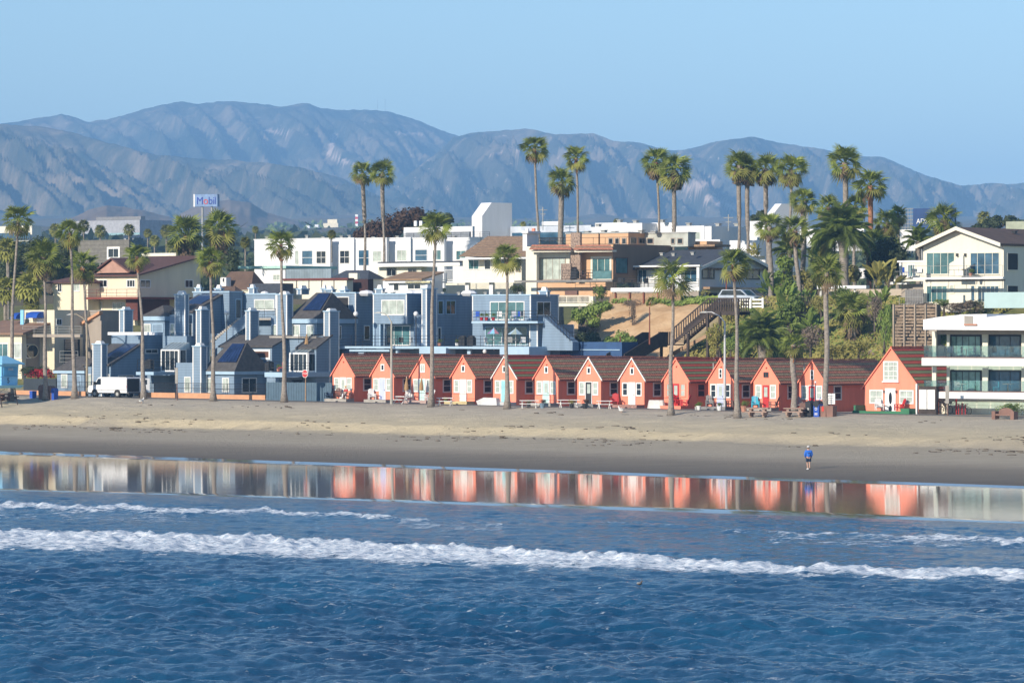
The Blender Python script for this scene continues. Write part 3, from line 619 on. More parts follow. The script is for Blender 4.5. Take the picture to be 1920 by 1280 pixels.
def crownmass(name, label, cat, pts, k, v, seed, trunk=2., kind=None, size=.5, grp=None, per=520, mats=None):
    """a broad uneven tree: several leafy masses on limbs"""
    q = random.Random(seed); x0, y0 = pts[0][:2]; u0, z0 = onV(x0, y0, v); T_ = T(name, label, cat, u0, v, z0-trunk, grp); mb = MB(); tk = MB()
    for (x, y, rp) in pts:
        u, z = onV(x, y, v); s = sc(v, x); R = rp/s; dv_ = q.uniform(-R, R)*.8
        tk.tube([(u0, v, z0-trunk-1), ((u+u0)/2, v+dv_*.4, (z+z0)/2-trunk*.3), (u, v+dv_, z)], [.35, .22, .08], 6)
        for i in range(int(per)):
            d = Vector((q.gauss(0, 1), q.gauss(0, 1), q.gauss(0, .8))).normalized(); rr = R*q.uniform(.5, 1.05)*(1+.25*math.sin(d.x*5+x)*math.cos(d.z*4+y))
            p = Vector((u, v+dv_, z))+d*rr; a = Vector((q.gauss(0, 1), q.gauss(0, 1), q.gauss(0, .6))).normalized(); b_ = d.cross(a).normalized(); s_ = size*q.uniform(.5, 1.3)
            mb.add([p-a*s_*.5, p+b_*s_*.35, p+a*s_*.5, p-b_*s_*.35], [(0, 1, 2, 3)])
    T_.part('crown', mb, mats or dict(g=bushg, d=bushd, y=bushy, r=bushr, b=bushb)[k]); T_.part('trunk', tk, bark2); return T_
crownmass('broad_tree', 'dark evergreen tree mass at the left behind the cream house', 'tree', [(95, 490, 26), (30, 480, 28), (60, 465, 22), (130, 470, 24), (110, 505, 24), (160, 520, 20), (20, 510, 26), (175, 512, 14)], 'd', V0+70, 1, 3, per=700)
crownmass('broad_tree', 'dark green tree between the two shaggy palms at the left', 'tree', [(395, 470, 20), (425, 480, 16), (380, 490, 18), (440, 500, 12)], 'd', V0+66, 2, 2, per=500)
crownmass('eucalyptus_tree', 'russet-brown wide tree behind the long white apartment block', 'tree', [(735, 425, 24), (765, 412, 22), (705, 432, 20), (785, 405, 16), (675, 442, 14), (720, 440, 22), (690, 436, 15)], 'r', V0+150, 3, 2, per=800)
crownmass('eucalyptus_tree', 'dark green wide tree joined to the right of the russet one', 'tree', [(820, 412, 17), (840, 410, 11), (800, 418, 18), (790, 432, 16), (830, 425, 13)], 'd', V0+152, 4, 2, per=700)
crownmass('eucalyptus_tree', 'distant dark trees behind the brown roof at the far right', 'tree', [(1850, 424, 12), (1870, 416, 13), (1895, 416, 13), (1835, 430, 10), (1910, 422, 12)], 'd', V0+200, 5, 2, per=500)
crownmass('eucalyptus_tree', 'dark tree peeking out left of the right white tower', 'tree', [(1425, 404, 10), (1413, 412, 9), (1430, 415, 10)], 'd', V0+150, 6, 2, per=400)
crownmass('leafy_tree', 'dark leafy tree right of the date palm, above the white porch roof', 'tree', [(1668, 465, 20), (1690, 480, 18), (1650, 485, 20), (1675, 500, 20), (1640, 510, 16), (1690, 505, 14)], 'd', V0+46, 7, 3, per=900, size=.4)
crownmass('leafy_tree', 'green leafy tree on the slope behind the low date palm', 'tree', [(1478, 590, 20), (1465, 615, 18), (1490, 570, 18), (1500, 610, 14), (1452, 640, 14)], 'g', V0+28, 8, 2, per=1000, size=.3)
crownmass('creeper', 'ivy-like green creeper hanging down the left end of the sandy cliff', 'plant', [(1090, 590, 15), (1106, 588, 17), (1096, 608, 16), (1113, 604, 13), (1124, 578, 12), (1138, 574, 9)], 'g', V0+28, 18, 1, per=700, size=.3)
crownmass('bush', 'bright green bush mass left of the foot of the timber stairs', 'bush', [(1150, 642, 13), (1164, 634, 15), (1181, 642, 13), (1140, 650, 10)], 'g', V0+17.5, 28, 1, per=600, size=.28)
crownmass('bush', 'dark bush mass at the foot of the cliff behind the blue wall', 'bush', [(1100, 640, 14), (1118, 634, 14), (1088, 632, 10), (1132, 645, 9)], 'd', V0+17, 38, 1, per=600, size=.28)
crownmass('broad_tree', 'olive undergrowth mass beneath the big date palm', 'tree', [(1545, 515, 20), (1520, 535, 18), (1570, 530, 20), (1600, 515, 16), (1500, 520, 16)], 'y', V0+43, 48, 2, per=600, size=.35)
crownmass('broad_tree', 'green tree mass between the leaning dark palm and the grey gabled house', 'tree', [(1465, 520, 20), (1480, 545, 18), (1450, 545, 14), (1475, 495, 16)], 'g', V0+44, 58, 2, per=600, size=.35)
# broad-leaved bird-of-paradise clumps
def paddle(x, y, R, dv, label, n=26):
    v = V0+dv; u, z = onV(x, y, v); s = sc(v, x); R = R/s; r = root('bird_of_paradise_plant', label, 'plant', u, v, z-R, 'broad-leaved plants on the slope', 0); q = random.Random(int(x))
    mb = MB(); mb.tube([(0, 0, 0), (0, 0, 1)], .0); me = bpy.data.meshes.new('leaf')
    m2 = MB(); m2.tube([(0, 0, 0), (.35, 0, .02)], .012, 3, caps=False)
    m2.add([(.3, 0, 0), (.5, -.13, .04), (.8, -.13, .02), (1, 0, -.06), (.8, .13, .02), (.5, .13, .04), (.65, 0, -.01)], [(0, 1, 6), (1, 2, 6), (2, 3, 6), (3, 4, 6), (4, 5, 6), (5, 0, 6)])
    me = m2.mesh('leaf', [bushg, bushy][int(x) % 2])
    for i in range(n):
        f = i/n; s_ = R*1.5*q.uniform(.6, 1.); link('leaf', me, r, (q.uniform(-.4, .4)*R, q.uniform(-.4, .4)*R, R*q.uniform(0, .9)), (q.uniform(-1, 1), -math.radians(80-70*f), i*2.4), (s_,)*3)
paddle(1655, 510, 34, 34, 'tall broad-leaved plant right of the white porch roof'); paddle(1648, 560, 26, 30, 'broad-leaved plant below the porch, left of the timber crib wall')
paddle(1415, 470, 16, 56, 'broad-leaved plant right of the grey gable wall'); paddle(1470, 560, 28, 32, 'broad-leaved plant on the slope beside the leaning dark palm'); paddle(1510, 560, 24, 34, 'broad-leaved plant under the date palm')
paddle(1440, 530, 24, 38, 'spiky broad-leaved plant by the parked car'); paddle(1520, 600, 24, 26, 'broad-leaved plant left of the grey-skirted palm'); paddle(1540, 470, 26, 44, 'broad-leaved plant deep under the big date palm')
for i, (x, y, w_, h, dv, k, lb) in enumerate([
 (1128, 556, 36, 30, 36, 'g', 'bright green bush on the bluff edge at the end of the pale railing'),
 (1130, 580, 56, 22, 33, 'g', 'low green bush spilling over the sandy cliff edge'),
 (1112, 618, 30, 34, 28, 'b', 'grey dry scrub hanging under the green cliff bush'),
 (1186, 596, 16, 44, 30, 'b', 'narrow grey scrub running down a gully of the sandy cliff'),
 (1185, 572, 40, 14, 35, 'b', 'low grey scrub at the cliff top below the timber fence'),
 (972, 545, 28, 18, 30, 'd', 'dark rounded bush on the terrace behind the blue roof'),
 (1310, 553, 40, 14, 40, 'y', 'olive bush with magenta flowers at the top of the stairs'),
 (1345, 640, 50, 50, 20, 'y', 'olive bush right of the stairs above the coral roofs'),
 (1372, 600, 44, 56, 30, 'y', 'olive bush below the white plank fence'),
 (1370, 655, 60, 30, 18, 'g', 'green bush at the foot of the slope, left of the low date palm'),
 (1520, 640, 60, 40, 20, 'b', 'grey scrub in the middle of the green slope'),
 (1505, 595, 36, 60, 30, 'b', 'grey scrub patch above the short stout palm'),
 (1560, 660, 70, 24, 17, 'y', 'olive ground bush right of the low date palm'),
 (1610, 655, 80, 34, 18, 'y', 'olive bush under the grey-skirted palm'),
 (1658, 625, 34, 80, 22, 'g', 'tall green bush left of the timber crib wall'),
 (1640, 590, 30, 50, 25, 'b', 'grey scrub beside the grey-skirted palm'),
 (1580, 560, 60, 30, 30, 'g', 'green bush below the white porch roof'),
 (1540, 572, 44, 30, 30, 'y', 'olive bush left of the porch post'),
 (1730, 580, 56, 18, 28, 'b', 'grey scrub along the top of the timber crib wall'),
 (1800, 578, 90, 20, 29, 'b', 'long grey-brown scrub under the cream gable house'),
 (1770, 570, 60, 14, 30, 'g', 'green bush under the cream gable house'),
 (1695, 585, 40, 20, 27, 'y', 'yellow-green creeper on the timber crib wall'),
 (1830, 572, 50, 14, 30, 'd', 'dark low bush before the frosted glass balcony'),
 (1890, 770, 80, 20, -2, 'g', 'clipped green hedge behind the brown bench')]):
    shrub(x, y, w_, h, dv, k, lb, dy=.6 if i != 26 else .4)
# creeping growth over the slope: one mass nobody could count
def cover(name, n, urange, vrange, size, m, seed, label, mask, z_=0.1):
    q = np.random.RandomState(seed); u = q.uniform(*urange, n); v = q.uniform(*vrange, n); k = mask(u, v); u = u[k]; v = v[k]; z = G(u, v)+z_; n = len(u)
    X = u*CR+v*SR; Y = -u*SR+v*CR; c = np.stack([X, Y, z+q.rand(n)*.35], -1); nn = np.array([-.5, -.55, .67])+q.normal(size=(n, 3))*.38; nn /= np.linalg.norm(nn, axis=1)[:, None]; a = np.cross(nn, q.normal(size=(n, 3))); a /= np.linalg.norm(a, axis=1)[:, None]; b_ = np.cross(nn, a)
    s = size*q.uniform(.5, 1.4, n)[:, None]; vt = np.stack([c-a*s, c+b_*s*.6, c+a*s, c-b_*s*.6], 1).reshape(-1, 3)
    me = bpy.data.meshes.new(name); me.from_pydata(vt.tolist(), [], np.arange(n*4).reshape(n, 4).tolist()); me.materials.append(m)
    tag(link(name, me), label, 'plants', kind='stuff')
ua, ub = onV(1290, 620, V0+24)[0], onV(1800, 620, V0+24)[0]
pt = lambda s, t: (lambda u, v: (fbm(u*.16, v*.16, 3, s) > t) & (v > V0+14))
cover('ground_cover', 52000, (ua, ub), (V0+14, V0+42), .22, bushy, 5, 'olive ground cover creeping over the bluff slope', pt(7, .42))
cover('ground_cover', 30000, (ua, ub), (V0+14, V0+42), .20, bushg, 6, 'fresh green ground cover in patches on the bluff slope', pt(17, .5))
cover('dry_scrub', 12000, (ua, ub), (V0+14, V0+42), .20, bushb, 8, 'grey dry scrub in patches on the bluff slope', pt(27, .55))
cover('ground_cover', 5000, (UCL, ua), (V0+35, V0+40), .2, bushg, 9, 'green creeper along the top of the sandy cliff', pt(37, .45))
# far-off trees on the plain
q = np.random.RandomState(4); mb = MB()
def fartrees(n, seed, xr, Zr, m, name, label):
    q = random.Random(seed); mb = MB()
    for i in range(n):
        Zd = q.uniform(*Zr); x = q.uniform(*xr); X = (x-960)/F*Zd
        zz = np.interp(Zd, [395, 520, 700, 1500, 3000, 5600], [3, 15, 17, 40, 79, 156]); s = q.uniform(2.2, 6)*(1 if Zd < 1200 else 1.5)
        for j in range(50 if Zd < 1000 else 16):
            k_ = .15 if Zd < 1000 else .3; d = Vector((q.gauss(0, 1), q.gauss(0, 1), abs(q.gauss(0, .6)))); p = Vector((X, Zd, zz))+d*s*.45; a = Vector((q.gauss(0, 1), q.gauss(0, 1), q.gauss(0, 1))).normalized(); b_ = a.cross(Vector((q.gauss(0, 1), q.gauss(0, 1), q.gauss(0, 1)))).normalized()
            mb.add([p-a*s*k_, p+b_*s*k_, p+a*s*k_, p-b_*s*k_], [(0, 1, 2, 3)])
    tag(link(name, mb.mesh(name, m)), label, 'trees', kind='stuff')
fartrees(700, 1, (-300, 2200), (640, 1000), bushd, 'woodland', 'dark trees between the far roofs behind the beach houses')
fartrees(900, 2, (-300, 2200), (900, 2600), bushd, 'woodland', 'far-off dark trees across the plain below the mountains')
fartrees(260, 3, (200, 1100), (2500, 4600), bushg, 'woodland', 'scattered trees at the foot of the mountains')
# ------------------------------------------------------------------ building kit
class BL(T):
    def __init__(s, name, label, cat, x, y, dv, group=None):
        v = V0+dv; u, z = onV(x, y, v); super().__init__(name, label, cat, u, v, z, group)
    def fb(s, xl, xr, sx, yt, yb, dv, m, name='wall', trim=None, cap=None):
        v = V0+dv; u0, z1 = onV(xl, yt, v); u1, z1 = onV(xr, yt, v); z0 = onV(xr, yb, v)[1]; v1 = onU(xr+sx, yt, u1)[0] if sx < 400 else v+sx-400
        s.box(name, u0, u1, v, v1, z0, z1, m)
        if trim:
            w_ = .10
            s.part('corner_board', MB().box(u1-w_, u1+.03, v-.03, v+w_, z0, z1-.01), trim); s.part('corner_board', MB().box(u0-.03, u0+w_, v-.03, v+w_, z0, z1-.01), trim)
            if v1-v > .8: s.part('corner_board', MB().box(u1-w_, u1+.03, v1-w_, v1+.03, z0, z1-.01), trim)
        if cap: s.part('parapet_cap', MB().box(u0-.08, u1+.08, v-.08, v1+.08, z1+.002, z1+.14), cap)
        return (u0, u1, v, v1, z0, z1)
    def wf(s, b, x0, x1, y0, y1, fm=white, pm=glassd, nx=1, nz=1, **k):
        a0, zt = onV(x0, y0, b[2]); a1, zb = onV(x1, y1, b[2]); return window(s, 'F', b[2], a0, a1, zb, zt, fm, pm, nx, nz, **k)
    def ws(s, b, x0, x1, y0, y1, fm=white, pm=glassd, nx=1, nz=1, **k):
        a0, zt = onU(x0, y0, b[1]); a1, zb = onU(x1, y1, b[1]); return window(s, 'S', b[1], a0, a1, zb, zt, fm, pm, nx, nz, **k)
    def rf(s, x0, x1, y0, y1, dv, m=black, **k):
        v = V0+dv; a0, zt = onV(x0, y0, v); a1, _ = onV(x1, y0, v); zb = onV((x0+x1)/2, y1, v)[1]; return rails(s, 'F', v, a0, a1, zb, zt, m, **k)
    def shed(s, xl, xr, sx, yf, yk, yb, dv, m, rm, flat=0, trim=white, panels=None, oh=.25, thick=.16):
        """roof rising inland from the front eave yf to yk where the side face ends sx px further"""
        v = V0+dv; u0, _ = onV(xl, yf, v); u1, zf = onV(xr, yf, v); zb = onV(xr, yb, v)[1]; vk, zk = onU(xr+sx, yk, u1); ve = vk
        side = [(u1, v, zb), (u1, vk, zb), (u1, vk, zk), (u1, v, zf)]
        s.part('wall', MB().prism([(p[0], p[1], p[2]) for p in side], (u0-u1, 0, 0)), m)
        sl = (zk-zf)/(vk-v); p = [(u1+oh, v-oh, zf-oh*sl+.02), (u1+oh, vk, zk+.02), (u1+oh, vk, zk+.02+thick), (u1+oh, v-oh, zf-oh*sl+.02+thick)]
        r = s.part('roof', MB().prism(p, (u0-u1-2*oh, 0, 0)), rm)
        if panels:
            a, b_, t0, t1, n = panels
            for i in range(n):
                ua = u0+(u1-u0)*(a+(b_-a)*i/n); ub_ = u0+(u1-u0)*(a+(b_-a)*(i+.88)/n)
                pts = lambda uu: [(uu, v+(vk-v)*t0, zf+(zk-zf)*t0+.03+thick), (uu, v+(vk-v)*t1, zf+(zk-zf)*t1+.03+thick), (uu, v+(vk-v)*t1, zf+(zk-zf)*t1+.11+thick), (uu, v+(vk-v)*t0, zf+(zk-zf)*t0+.11+thick)]
                s.part('solar_panel', MB().prism(pts(ua), (ub_-ua, 0, 0)), solar, r)
        return (u0, u1, v, vk, zb, zf, zk)
    def hip(s, xl, xr, sx, ye, yr, yb, dv, m, rm, fas=bluelt, fh=.5, oh=.5, ridge=.45, panels=0):
        v = V0+dv; u0, _ = onV(xl, ye, v); u1, ze = onV(xr, ye, v); zb = onV(xr, yb, v)[1]; v1, _ = onU(xr+sx, ye, u1); hz_ = (ye-yr)/sc(v, xr); zr_ = ze+hz_
        s.box('wall', u0, u1, v, v1, zb, ze, m); s.part('fascia', MB().box(u0-oh, u1+oh, v-oh, v1+oh, ze+.003, ze+fh*.6), fas)
        z2 = ze+fh*.6+.003; um, vm = (u0+u1)/2, (v+v1)/2; k = ridge; A = u0-oh-.05; B = u1+oh+.05; C = v-oh-.05; D_ = v1+oh+.05
        if v1-v > u1-u0: q0 = (um, C+(u1-u0)*k+oh, zr_); q1 = (um, D_-(u1-u0)*k-oh, zr_)
        else: q0 = (A+(v1-v)*k+oh, vm, zr_); q1 = (B-(v1-v)*k-oh, vm, zr_)
        along = v1-v > u1-u0
        if panels: along = False; q0 = (A+(B-A)*.30, vm, zr_); q1 = (A+(B-A)*.82, vm, zr_)
        vs_ = [(A, C, z2), (B, C, z2), (B, D_, z2), (A, D_, z2), q0, q1]
        fs = [(3, 2, 1, 0), (0, 1, 4), (1, 2, 5, 4), (2, 3, 5), (3, 0, 4, 5)] if along else [(3, 2, 1, 0), (0, 1, 5, 4), (1, 2, 5), (2, 3, 4, 5), (3, 0, 4)]
        r = s.part('roof', MB().add(vs_, fs), rm)
        if panels:
            a = Vector(vs_[0]); b_ = Vector(vs_[1]); c_ = Vector(q0); d_ = Vector(q1)
            nrm = (b_-a).cross(c_-a).normalized()
            L = lambda p, t: (a.lerp(b_, p)).lerp(c_.lerp(d_, p), t)
            for i in range(panels):
                p0 = .30+.66*i/panels; p1 = p0+.58/panels
                q_ = [L(p0, .3), L(p1, .3), L(p1, .93), L(p0, .93)]; s.part('solar_panel', MB().prism([tuple(x+nrm*.05) for x in q_], tuple(nrm*.08)), solar, r)
        return (u0, u1, v, v1, zb, ze)
    def chim(s, xl, xr, sx, yt, yb, dv, ycap, m=bluew):
        b = s.fb(xl, xr, sx, yt, yb, dv, m, 'chimney', None); u0, u1, v, v1, z0, z1 = b; c = s.r.children[-1] if False else None
        ch = [o for o in s.r.children if o.name.startswith('chimney')][-1]; w_ = .10
        for (a, b_, cc, d) in ((u0-.03, u0+w_, v-.03, v+w_), (u1-w_, u1+.03, v-.03, v+w_), (u1-w_, u1+.03, v1-w_, v1+.03)): s.box('corner_board', a, b_, cc, d, z0, z1, white, ch)
        zc = onV(xl, ycap, v)[1]; s.box('cap_ledge', u0-.1, u1+.1, v-.1, v1+.1, z1+.002, z1+.12, bluelt, ch)
        g = .28*(u1-u0); gv = .22*(v1-v); q = MB().hexa([(u0+g*.5, v+gv*.5, z1+.12), (u1-g*.5, v+gv*.5, z1+.12), (u1-g*.5, v1-gv*.5, z1+.12), (u0+g*.5, v1-gv*.5, z1+.12), (u0+g, v+gv, zc), (u1-g, v+gv, zc), (u1-g, v1-gv, zc), (u0+g, v1-gv, zc)])
        s.part('chimney_cap', q, white, ch); return b
# ------------------------------------------------------------------ coral cottages
def adiron(t, u, v, z, m, face=0): pass
def tiles(t, name, A, B, Cc, D_, n, mats, parent=None):
    """courses of tiles from eave A-B up to ridge D-C, each course one stepped slab"""
    A, B, Cc, D_ = map(Vector, (A, B, Cc, D_)); nr = (B-A).cross(D_-A).normalized(); nr = nr if nr.z > 0 else -nr; mb = MB()
    for i in range(n):
        a = A.lerp(D_, i/n); b = B.lerp(Cc, i/n); c = B.lerp(Cc, (i+1.05)/n if i < n-1 else 1); d = A.lerp(D_, (i+1.05)/n if i < n-1 else 1)
        mb.hexa([tuple(p) for p in (a, b, c, d, a+nr*.055, b+nr*.055, c+nr*.02, d+nr*.02)], i % len(mats))
    return t.part(name, mb, mats, parent)
def cottage(k, uc, w_, zb, he, hp, dep, label, spec, v=V0, ed=.22):
    t = T('coral_cottage', label, 'cottage', uc, v, zb, 'row of coral beach cottages'); u0, u1 = uc-w_/2, uc+w_/2; ze = zb+he; zp = zb+hp
    v1 = v+dep; poly = [(u0, v, zb-.5), (u1, v, zb-.5), (u1, v, ze), (uc, v, zp), (u0, v, ze)]
    t.part('wall', MB().prism(poly, (0, dep, 0)), coral)
    sl = (zp-ze)/(w_/2); e = ed; zE = ze-e*sl
    mats = {'s': [shr, shg], 'g': [shg, tileg], 't': [tiled, tileg]}[spec.get('roof', 't')]; n = spec.get('n', 9)
    r = tiles(t, 'roof', (u1+e, v-.12, zE+.03), (u1+e, v1+.2, zE+.03), (uc, v1+.2, zp+.03), (uc, v-.12, zp+.03), n, mats)
    tiles(t, 'roof', (u0-e, v-.12, zE+.03), (u0-e, v1+.2, zE+.03), (uc, v1+.2, zp+.03), (uc, v-.12, zp+.03), n, mats)
    t.part('gutter', MB().box(u1+e-.02, u1+e+.08, v-.1, v1+.2, zE-.06, zE+.02), brownp)
    mb = MB(); q = .13                    # barge boards
    for sg in (-1, 1):
        ue = uc+sg*(w_/2+e); p = [(ue, v-.16, zE-.03), (uc, v-.16, zp-.03), (uc, v-.16, zp+.12), (ue, v-.16, zE+.12)]; mb.prism(p, (0, .10, 0))
    t.part('barge_board', mb, white if spec.get('wt') else coral)
    mb = MB(); 
    for i in range(int(dep/.3)): mb.box(uc-.1, uc+.1, v-.1+i*.3, v+.16+i*.3, zp+.06, zp+.16)
    t.part('ridge_tiles', mb, mats[0])
    fm = spec.get('fm', white); gl = spec.get('gl', glassl)
    U_ = lambda f: u0+w_*f
    if k != 'big':
        window(t, 'F', v, U_(.09), U_(.33), zb+1.12, zb+2.42, fm, gl, 1, 2, .11); window(t, 'F', v, U_(.66), U_(.90), zb+1.12, zb+2.42, fm, gl, 1, 2, .11)
        gw = spec.get('gw', 1)
        if gw == 1: window(t, 'F', v, uc-.24, uc+.24, zb+3.15, zb+3.83, white, glassd, 1, 1, .12)
        if gw == 2: window(t, 'F', v, uc-.30, uc+.30, zb+3.05, zb+3.90, white, glassl, 2, 1, .1)
        if gw == 3: window(t, 'F', v, uc-.28, uc+.28, zb+3.1, zb+3.6, brownp, glassd, 2, 1, .04)
        if gw == 4: window(t, 'F', v, uc-.2, uc+.2, zb+2.95, zb+3.85, white, glassd, 1, 2, .13)
        da, db = U_(.375), U_(.62)
        dm = spec.get('door', white); d = t.box('door', da, db, v-.05, v-.012, zb+.32, zb+2.38, dm)
        if spec.get('df', 1): t.part('door_frame', MB().box(da-.07, da, v-.08, v-.011, zb+.32, zb+2.45).box(db, db+.07, v-.08, v-.011, zb+.32, zb+2.45).box(da, db, v-.08, v-.011, zb+2.38, zb+2.45), spec.get('dfm', white))
        t.box('door_pane', da+.16, db-.16, v-.065, v-.051, zb+1.3, zb+2.2, spec.get('dp', glassl), d); t.box('handle', db-.12, db-.07, v-.1, v-.051, zb+1.2, zb+1.3, black, d)
        window(t, 'S', u1, v+1.35, v+2.65, zb+1.05, zb+2.42, spec.get('sf', white), glassd, 1, 2, .13)
        # porch block with step
        pm_ = spec.get('pm', conc); zt = zb+.32; pw = spec.get('pw', (0, 1.0))
        mb = MB().box(U_(pw[0]), U_(pw[1]), v-1.25, v-.012, zb-.4, zt).box(U_(.34), U_(.62), v-1.6, v-1.252, zb-.4, zb+.14); pp = t.part('porch', mb, pm_)
        if spec.get('rail'): rails(t, 'F', v-1.2, U_(.3), U_(1.0), zt, zt+.75, black, 1, 2, .02)
        if spec.get('lamp', 1): t.part('wall_lamp', MB().box(uc-.11, uc+.11, v-.16, v-.012, zb+4.0, zb+4.06).tube([(uc, v-.1, zb+3.9), (uc, v-.1, zb+4.0)], .035, 6), coral)
        if spec.get('pipe'): t.part('vent_pipe', MB().tube([(u0-.05-.25, v+1.2, ze+.2), (u0-.3, v+1.2, zp-.3)], .055, 6), gmetal)
    else:
        window(t, 'F', v, U_(.10), U_(.35), zb+.98, zb+2.25, white, glassl, 2, 2, .12); window(t, 'F', v, U_(.65), U_(.91), zb+.98, zb+2.25, white, glassl, 2, 2, .12)
        f = window(t, 'F', v, U_(.355), U_(.63), zb+3.05, zb+4.85, white, glassl, 3, 4, .13)
        t.part('window_sill', MB().box(U_(.34), U_(.645), v-.16, v-.013, zb+2.93, zb+3.04), white, f)
        d = t.box('door', U_(.43), U_(.545), v-.06, v-.012, zb+.1, zb+2.18, white)
        for a, b_, c_, e_ in ((.39, .428, .1, 2.4), (.547, .585, .1, 2.4), (.428, .547, 2.2, 2.4)): t.box('door_frame', U_(a), U_(b_), v-.09, v-.011, zb+c_, zb+e_, white)
        for zc_, rh in ((1.5, .55), (.55, .3)):
            pts = [(uc-.09*0+U_(.4875)-uc+.17*math.cos(a*math.pi/8), v-.075, zb+zc_+rh*math.sin(a*math.pi/8)) for a in range(16)]; t.part('door_pane', MB().prism(pts, (0, .014, 0)), glassd, d)
        for f_ in (.375, .60): t.part('wall_lamp', MB().tube([(U_(f_), v-.14, zb+1.95), (U_(f_), v-.14, zb+2.2)], [.05, .09], 6).box(U_(f_)-.02, U_(f_)+.02, v-.14, v-.012, zb+2.05, zb+2.1), brownp)
    return t
BR = dict(roof='s', n=11)
specs = [
 (dict(gw=0, door=white, rail=1, pm=conc, lamp=1), 'leftmost coral cottage, no gable window, three white-framed openings below'),
 (dict(gw=1, door=lavp, dp=lavp, pm=conc, lamp=0), 'second coral cottage from the left, with a plain lavender door'),
 (dict(gw=2, door=mintp, dp=mintp, pm=mat('pink_concrete', (.42, .30, .26), .9), lamp=0, rail=1), 'third coral cottage from the left, with folded tan parasols before its pale door'),
 (dict(gw=1, door=white, dp=white, pm=mat('buff_concrete', (.52, .42, .22), .9), rail=1), 'coral cottage with a yellow-buff porch and a white door, no white roof edging'),
 (dict(gw=1, wt=1, roof='s', door=aquap if 0 else mat('pale_aqua', (.30, .62, .66), .6), dp=mat('pale_aqua', (.3, .6, .6)), pm=mat('pale_block', (.50, .50, .50), .9)), 'coral cottage with pale aqua door, white roof edging and striped red-green roof'),
 (dict(gw=1, door=mintp, dp=glassl, rail=1, gl=glassl), 'coral cottage right of the striped roof, pale door with small panes'),
 (dict(gw=1, wt=1, door=black, dp=glassl, pm=concd), 'coral cottage with a black door and white roof edging'),
 (dict(gw=1, wt=1, door=white, dp=white, pm=brick, gl=glassd), 'coral cottage with a white door above a brick porch'),
 (dict(gw=0, roof='s', door=redp, df=0, fm=coral, sf=coral, pm=coral, rail=1, lamp=1), 'coral cottage with coral window frames, a red door and a striped roof'),
 (dict(gw=4, door=lavp, dp=glassl, gl=glassd, pm=concd, pipe=1, rail=1), 'coral cottage behind the street lamp, with a grey-lavender door'),
 (dict(gw=3, door=redp, df=0, pm=conc), 'coral cottage with a dark unframed gable slider and a turquoise chair outside'),
 (dict(gw=4, door=redp, pm=concd, pipe=1), 'last small coral cottage, with two stacked square gable panes'),
]
COT = []
for i, (sp, lb) in enumerate(specs):
    uc = -279.518+5.171*i; f = i/11; px = 644.3+(1523.5-644.3)*f; by = 755+17*f; v = V0
    zb = float(zrow(uc)); COT.append((uc, zb))
    cottage(i, uc, 2.86, zb, 2.80, 4.68, 10.5, lb, sp)
ucb, _ = onV(1671.5, 700, V0); ZB = float(zrow(ucb))-.1
cottage('big', ucb, 5.9, ZB, 2.58, 6.02, 10.5, 'large coral A-frame cottage at the right end with a screen door and an upstairs window', dict(roof='s', n=13), ed=.3)
t = T('porch_wall', 'low green wall around the porch of the large coral cottage', 'wall', ucb, V0-1.8, ZB); a, b_ = ucb-3.05, ucb+3.2
t.part('wall', MB().box(a, b_, V0-1.8, V0-1.6, ZB-.3, ZB+.36).box(a, a+.2, V0-1.6, V0-.05, ZB-.3, ZB+.85).box(b_-.9, b_, V0-2.0, V0-.8, ZB-.29, ZB+.62), greenp); t.part('step', MB().box(ucb-.9, ucb+.1, V0-2.2, V0-1.81, ZB-.3, ZB+.13), mat('dark_green', (.02, .08, .04)))
# ------------------------------------------------------------------ blue condominiums
def g0(x): return float(zrow(onV(x, 700, V0)[0]))
bc = BL('blue_condominium', 'blue-sided condominium at the left with tall chimneys, sunroom and solar roof', 'apartment building', 200, 748, 1, 'blue-sided condominiums')
h = bc.hip(107, 158, 40, 700, 668, 750, 1, bluew, shing, fh=.5, oh=.3); bc.wf(h, 115, 127, 701, 727, white, glassl); bc.wf(h, 137, 152, 703, 722, bluelt, bluew)
bc.chim(174, 190.6, 10.4, 646, 750, .2, 639)
s_ = bc.shed(158, 209, 56, 684, 646, 750, 1.2, bluew, shing, panels=(.45, .98, .3, .92, 6)); bc.ws(s_, 221, 251, 703, 745, white, glassd, 2, 1)
s2_ = bc.fb(209, 262, 43, 628, 750, 5.6, bluew); bc.ws(s2_, 272, 296, 654, 663, white, glassd, 2, 1)
bc.wf(s_, 162, 173, 701, 725, white, glassl); bc.wf(s_, 192, 206, 701, 712, white, glassl)
d = bc.fb(255, 288, 62, 697, 703, 2, bluelt, 'balcony_slab'); bc.fb(262, 288, 58, 704, 750, 4.2, bluew); bc.rf(258, 288, 674, 696, 2.1)
u1 = d[1]; a0 = onU(289, 690, u1)[0]; a1 = onU(348, 690, u1)[0]; zt = onU(320, 672, u1)[1]; rails(bc, 'S', u1, a0, a1, onU(320, 693, u1)[1], zt)
g = bc.fb(302, 336, 14, 655, 697, 5.2, glassd, 'sunroom'); bc.wf(g, 302, 336, 655, 697, white, glassd, 4, 1, fw=.14); bc.ws(g, 336.5, 349, 655, 697, white, glassd, 1, 1)
v = V0+5.2; bc.part('sunroom_roof', MB().prism([(g[0], v-.02, g[5]+.01), (g[0], v+1.6, g[5]+.75), (g[0], v+1.6, g[5]+.01)], (g[1]-g[0], 0, 0)), mat('grey_glazing', (.16, .19, .20), .1, .3, 1, lines=(0, .5, 3.)))
bc.fb(305, 350, 42, 630, 750, 7.2, bluew); w2 = bc.fb(330, 362, 28, 680, 750, 3, bluew); bc.wf(w2, 346, 358, 706, 735, white, glassl)
bc.chim(368, 377, 16, 582, 690, 8, 574)
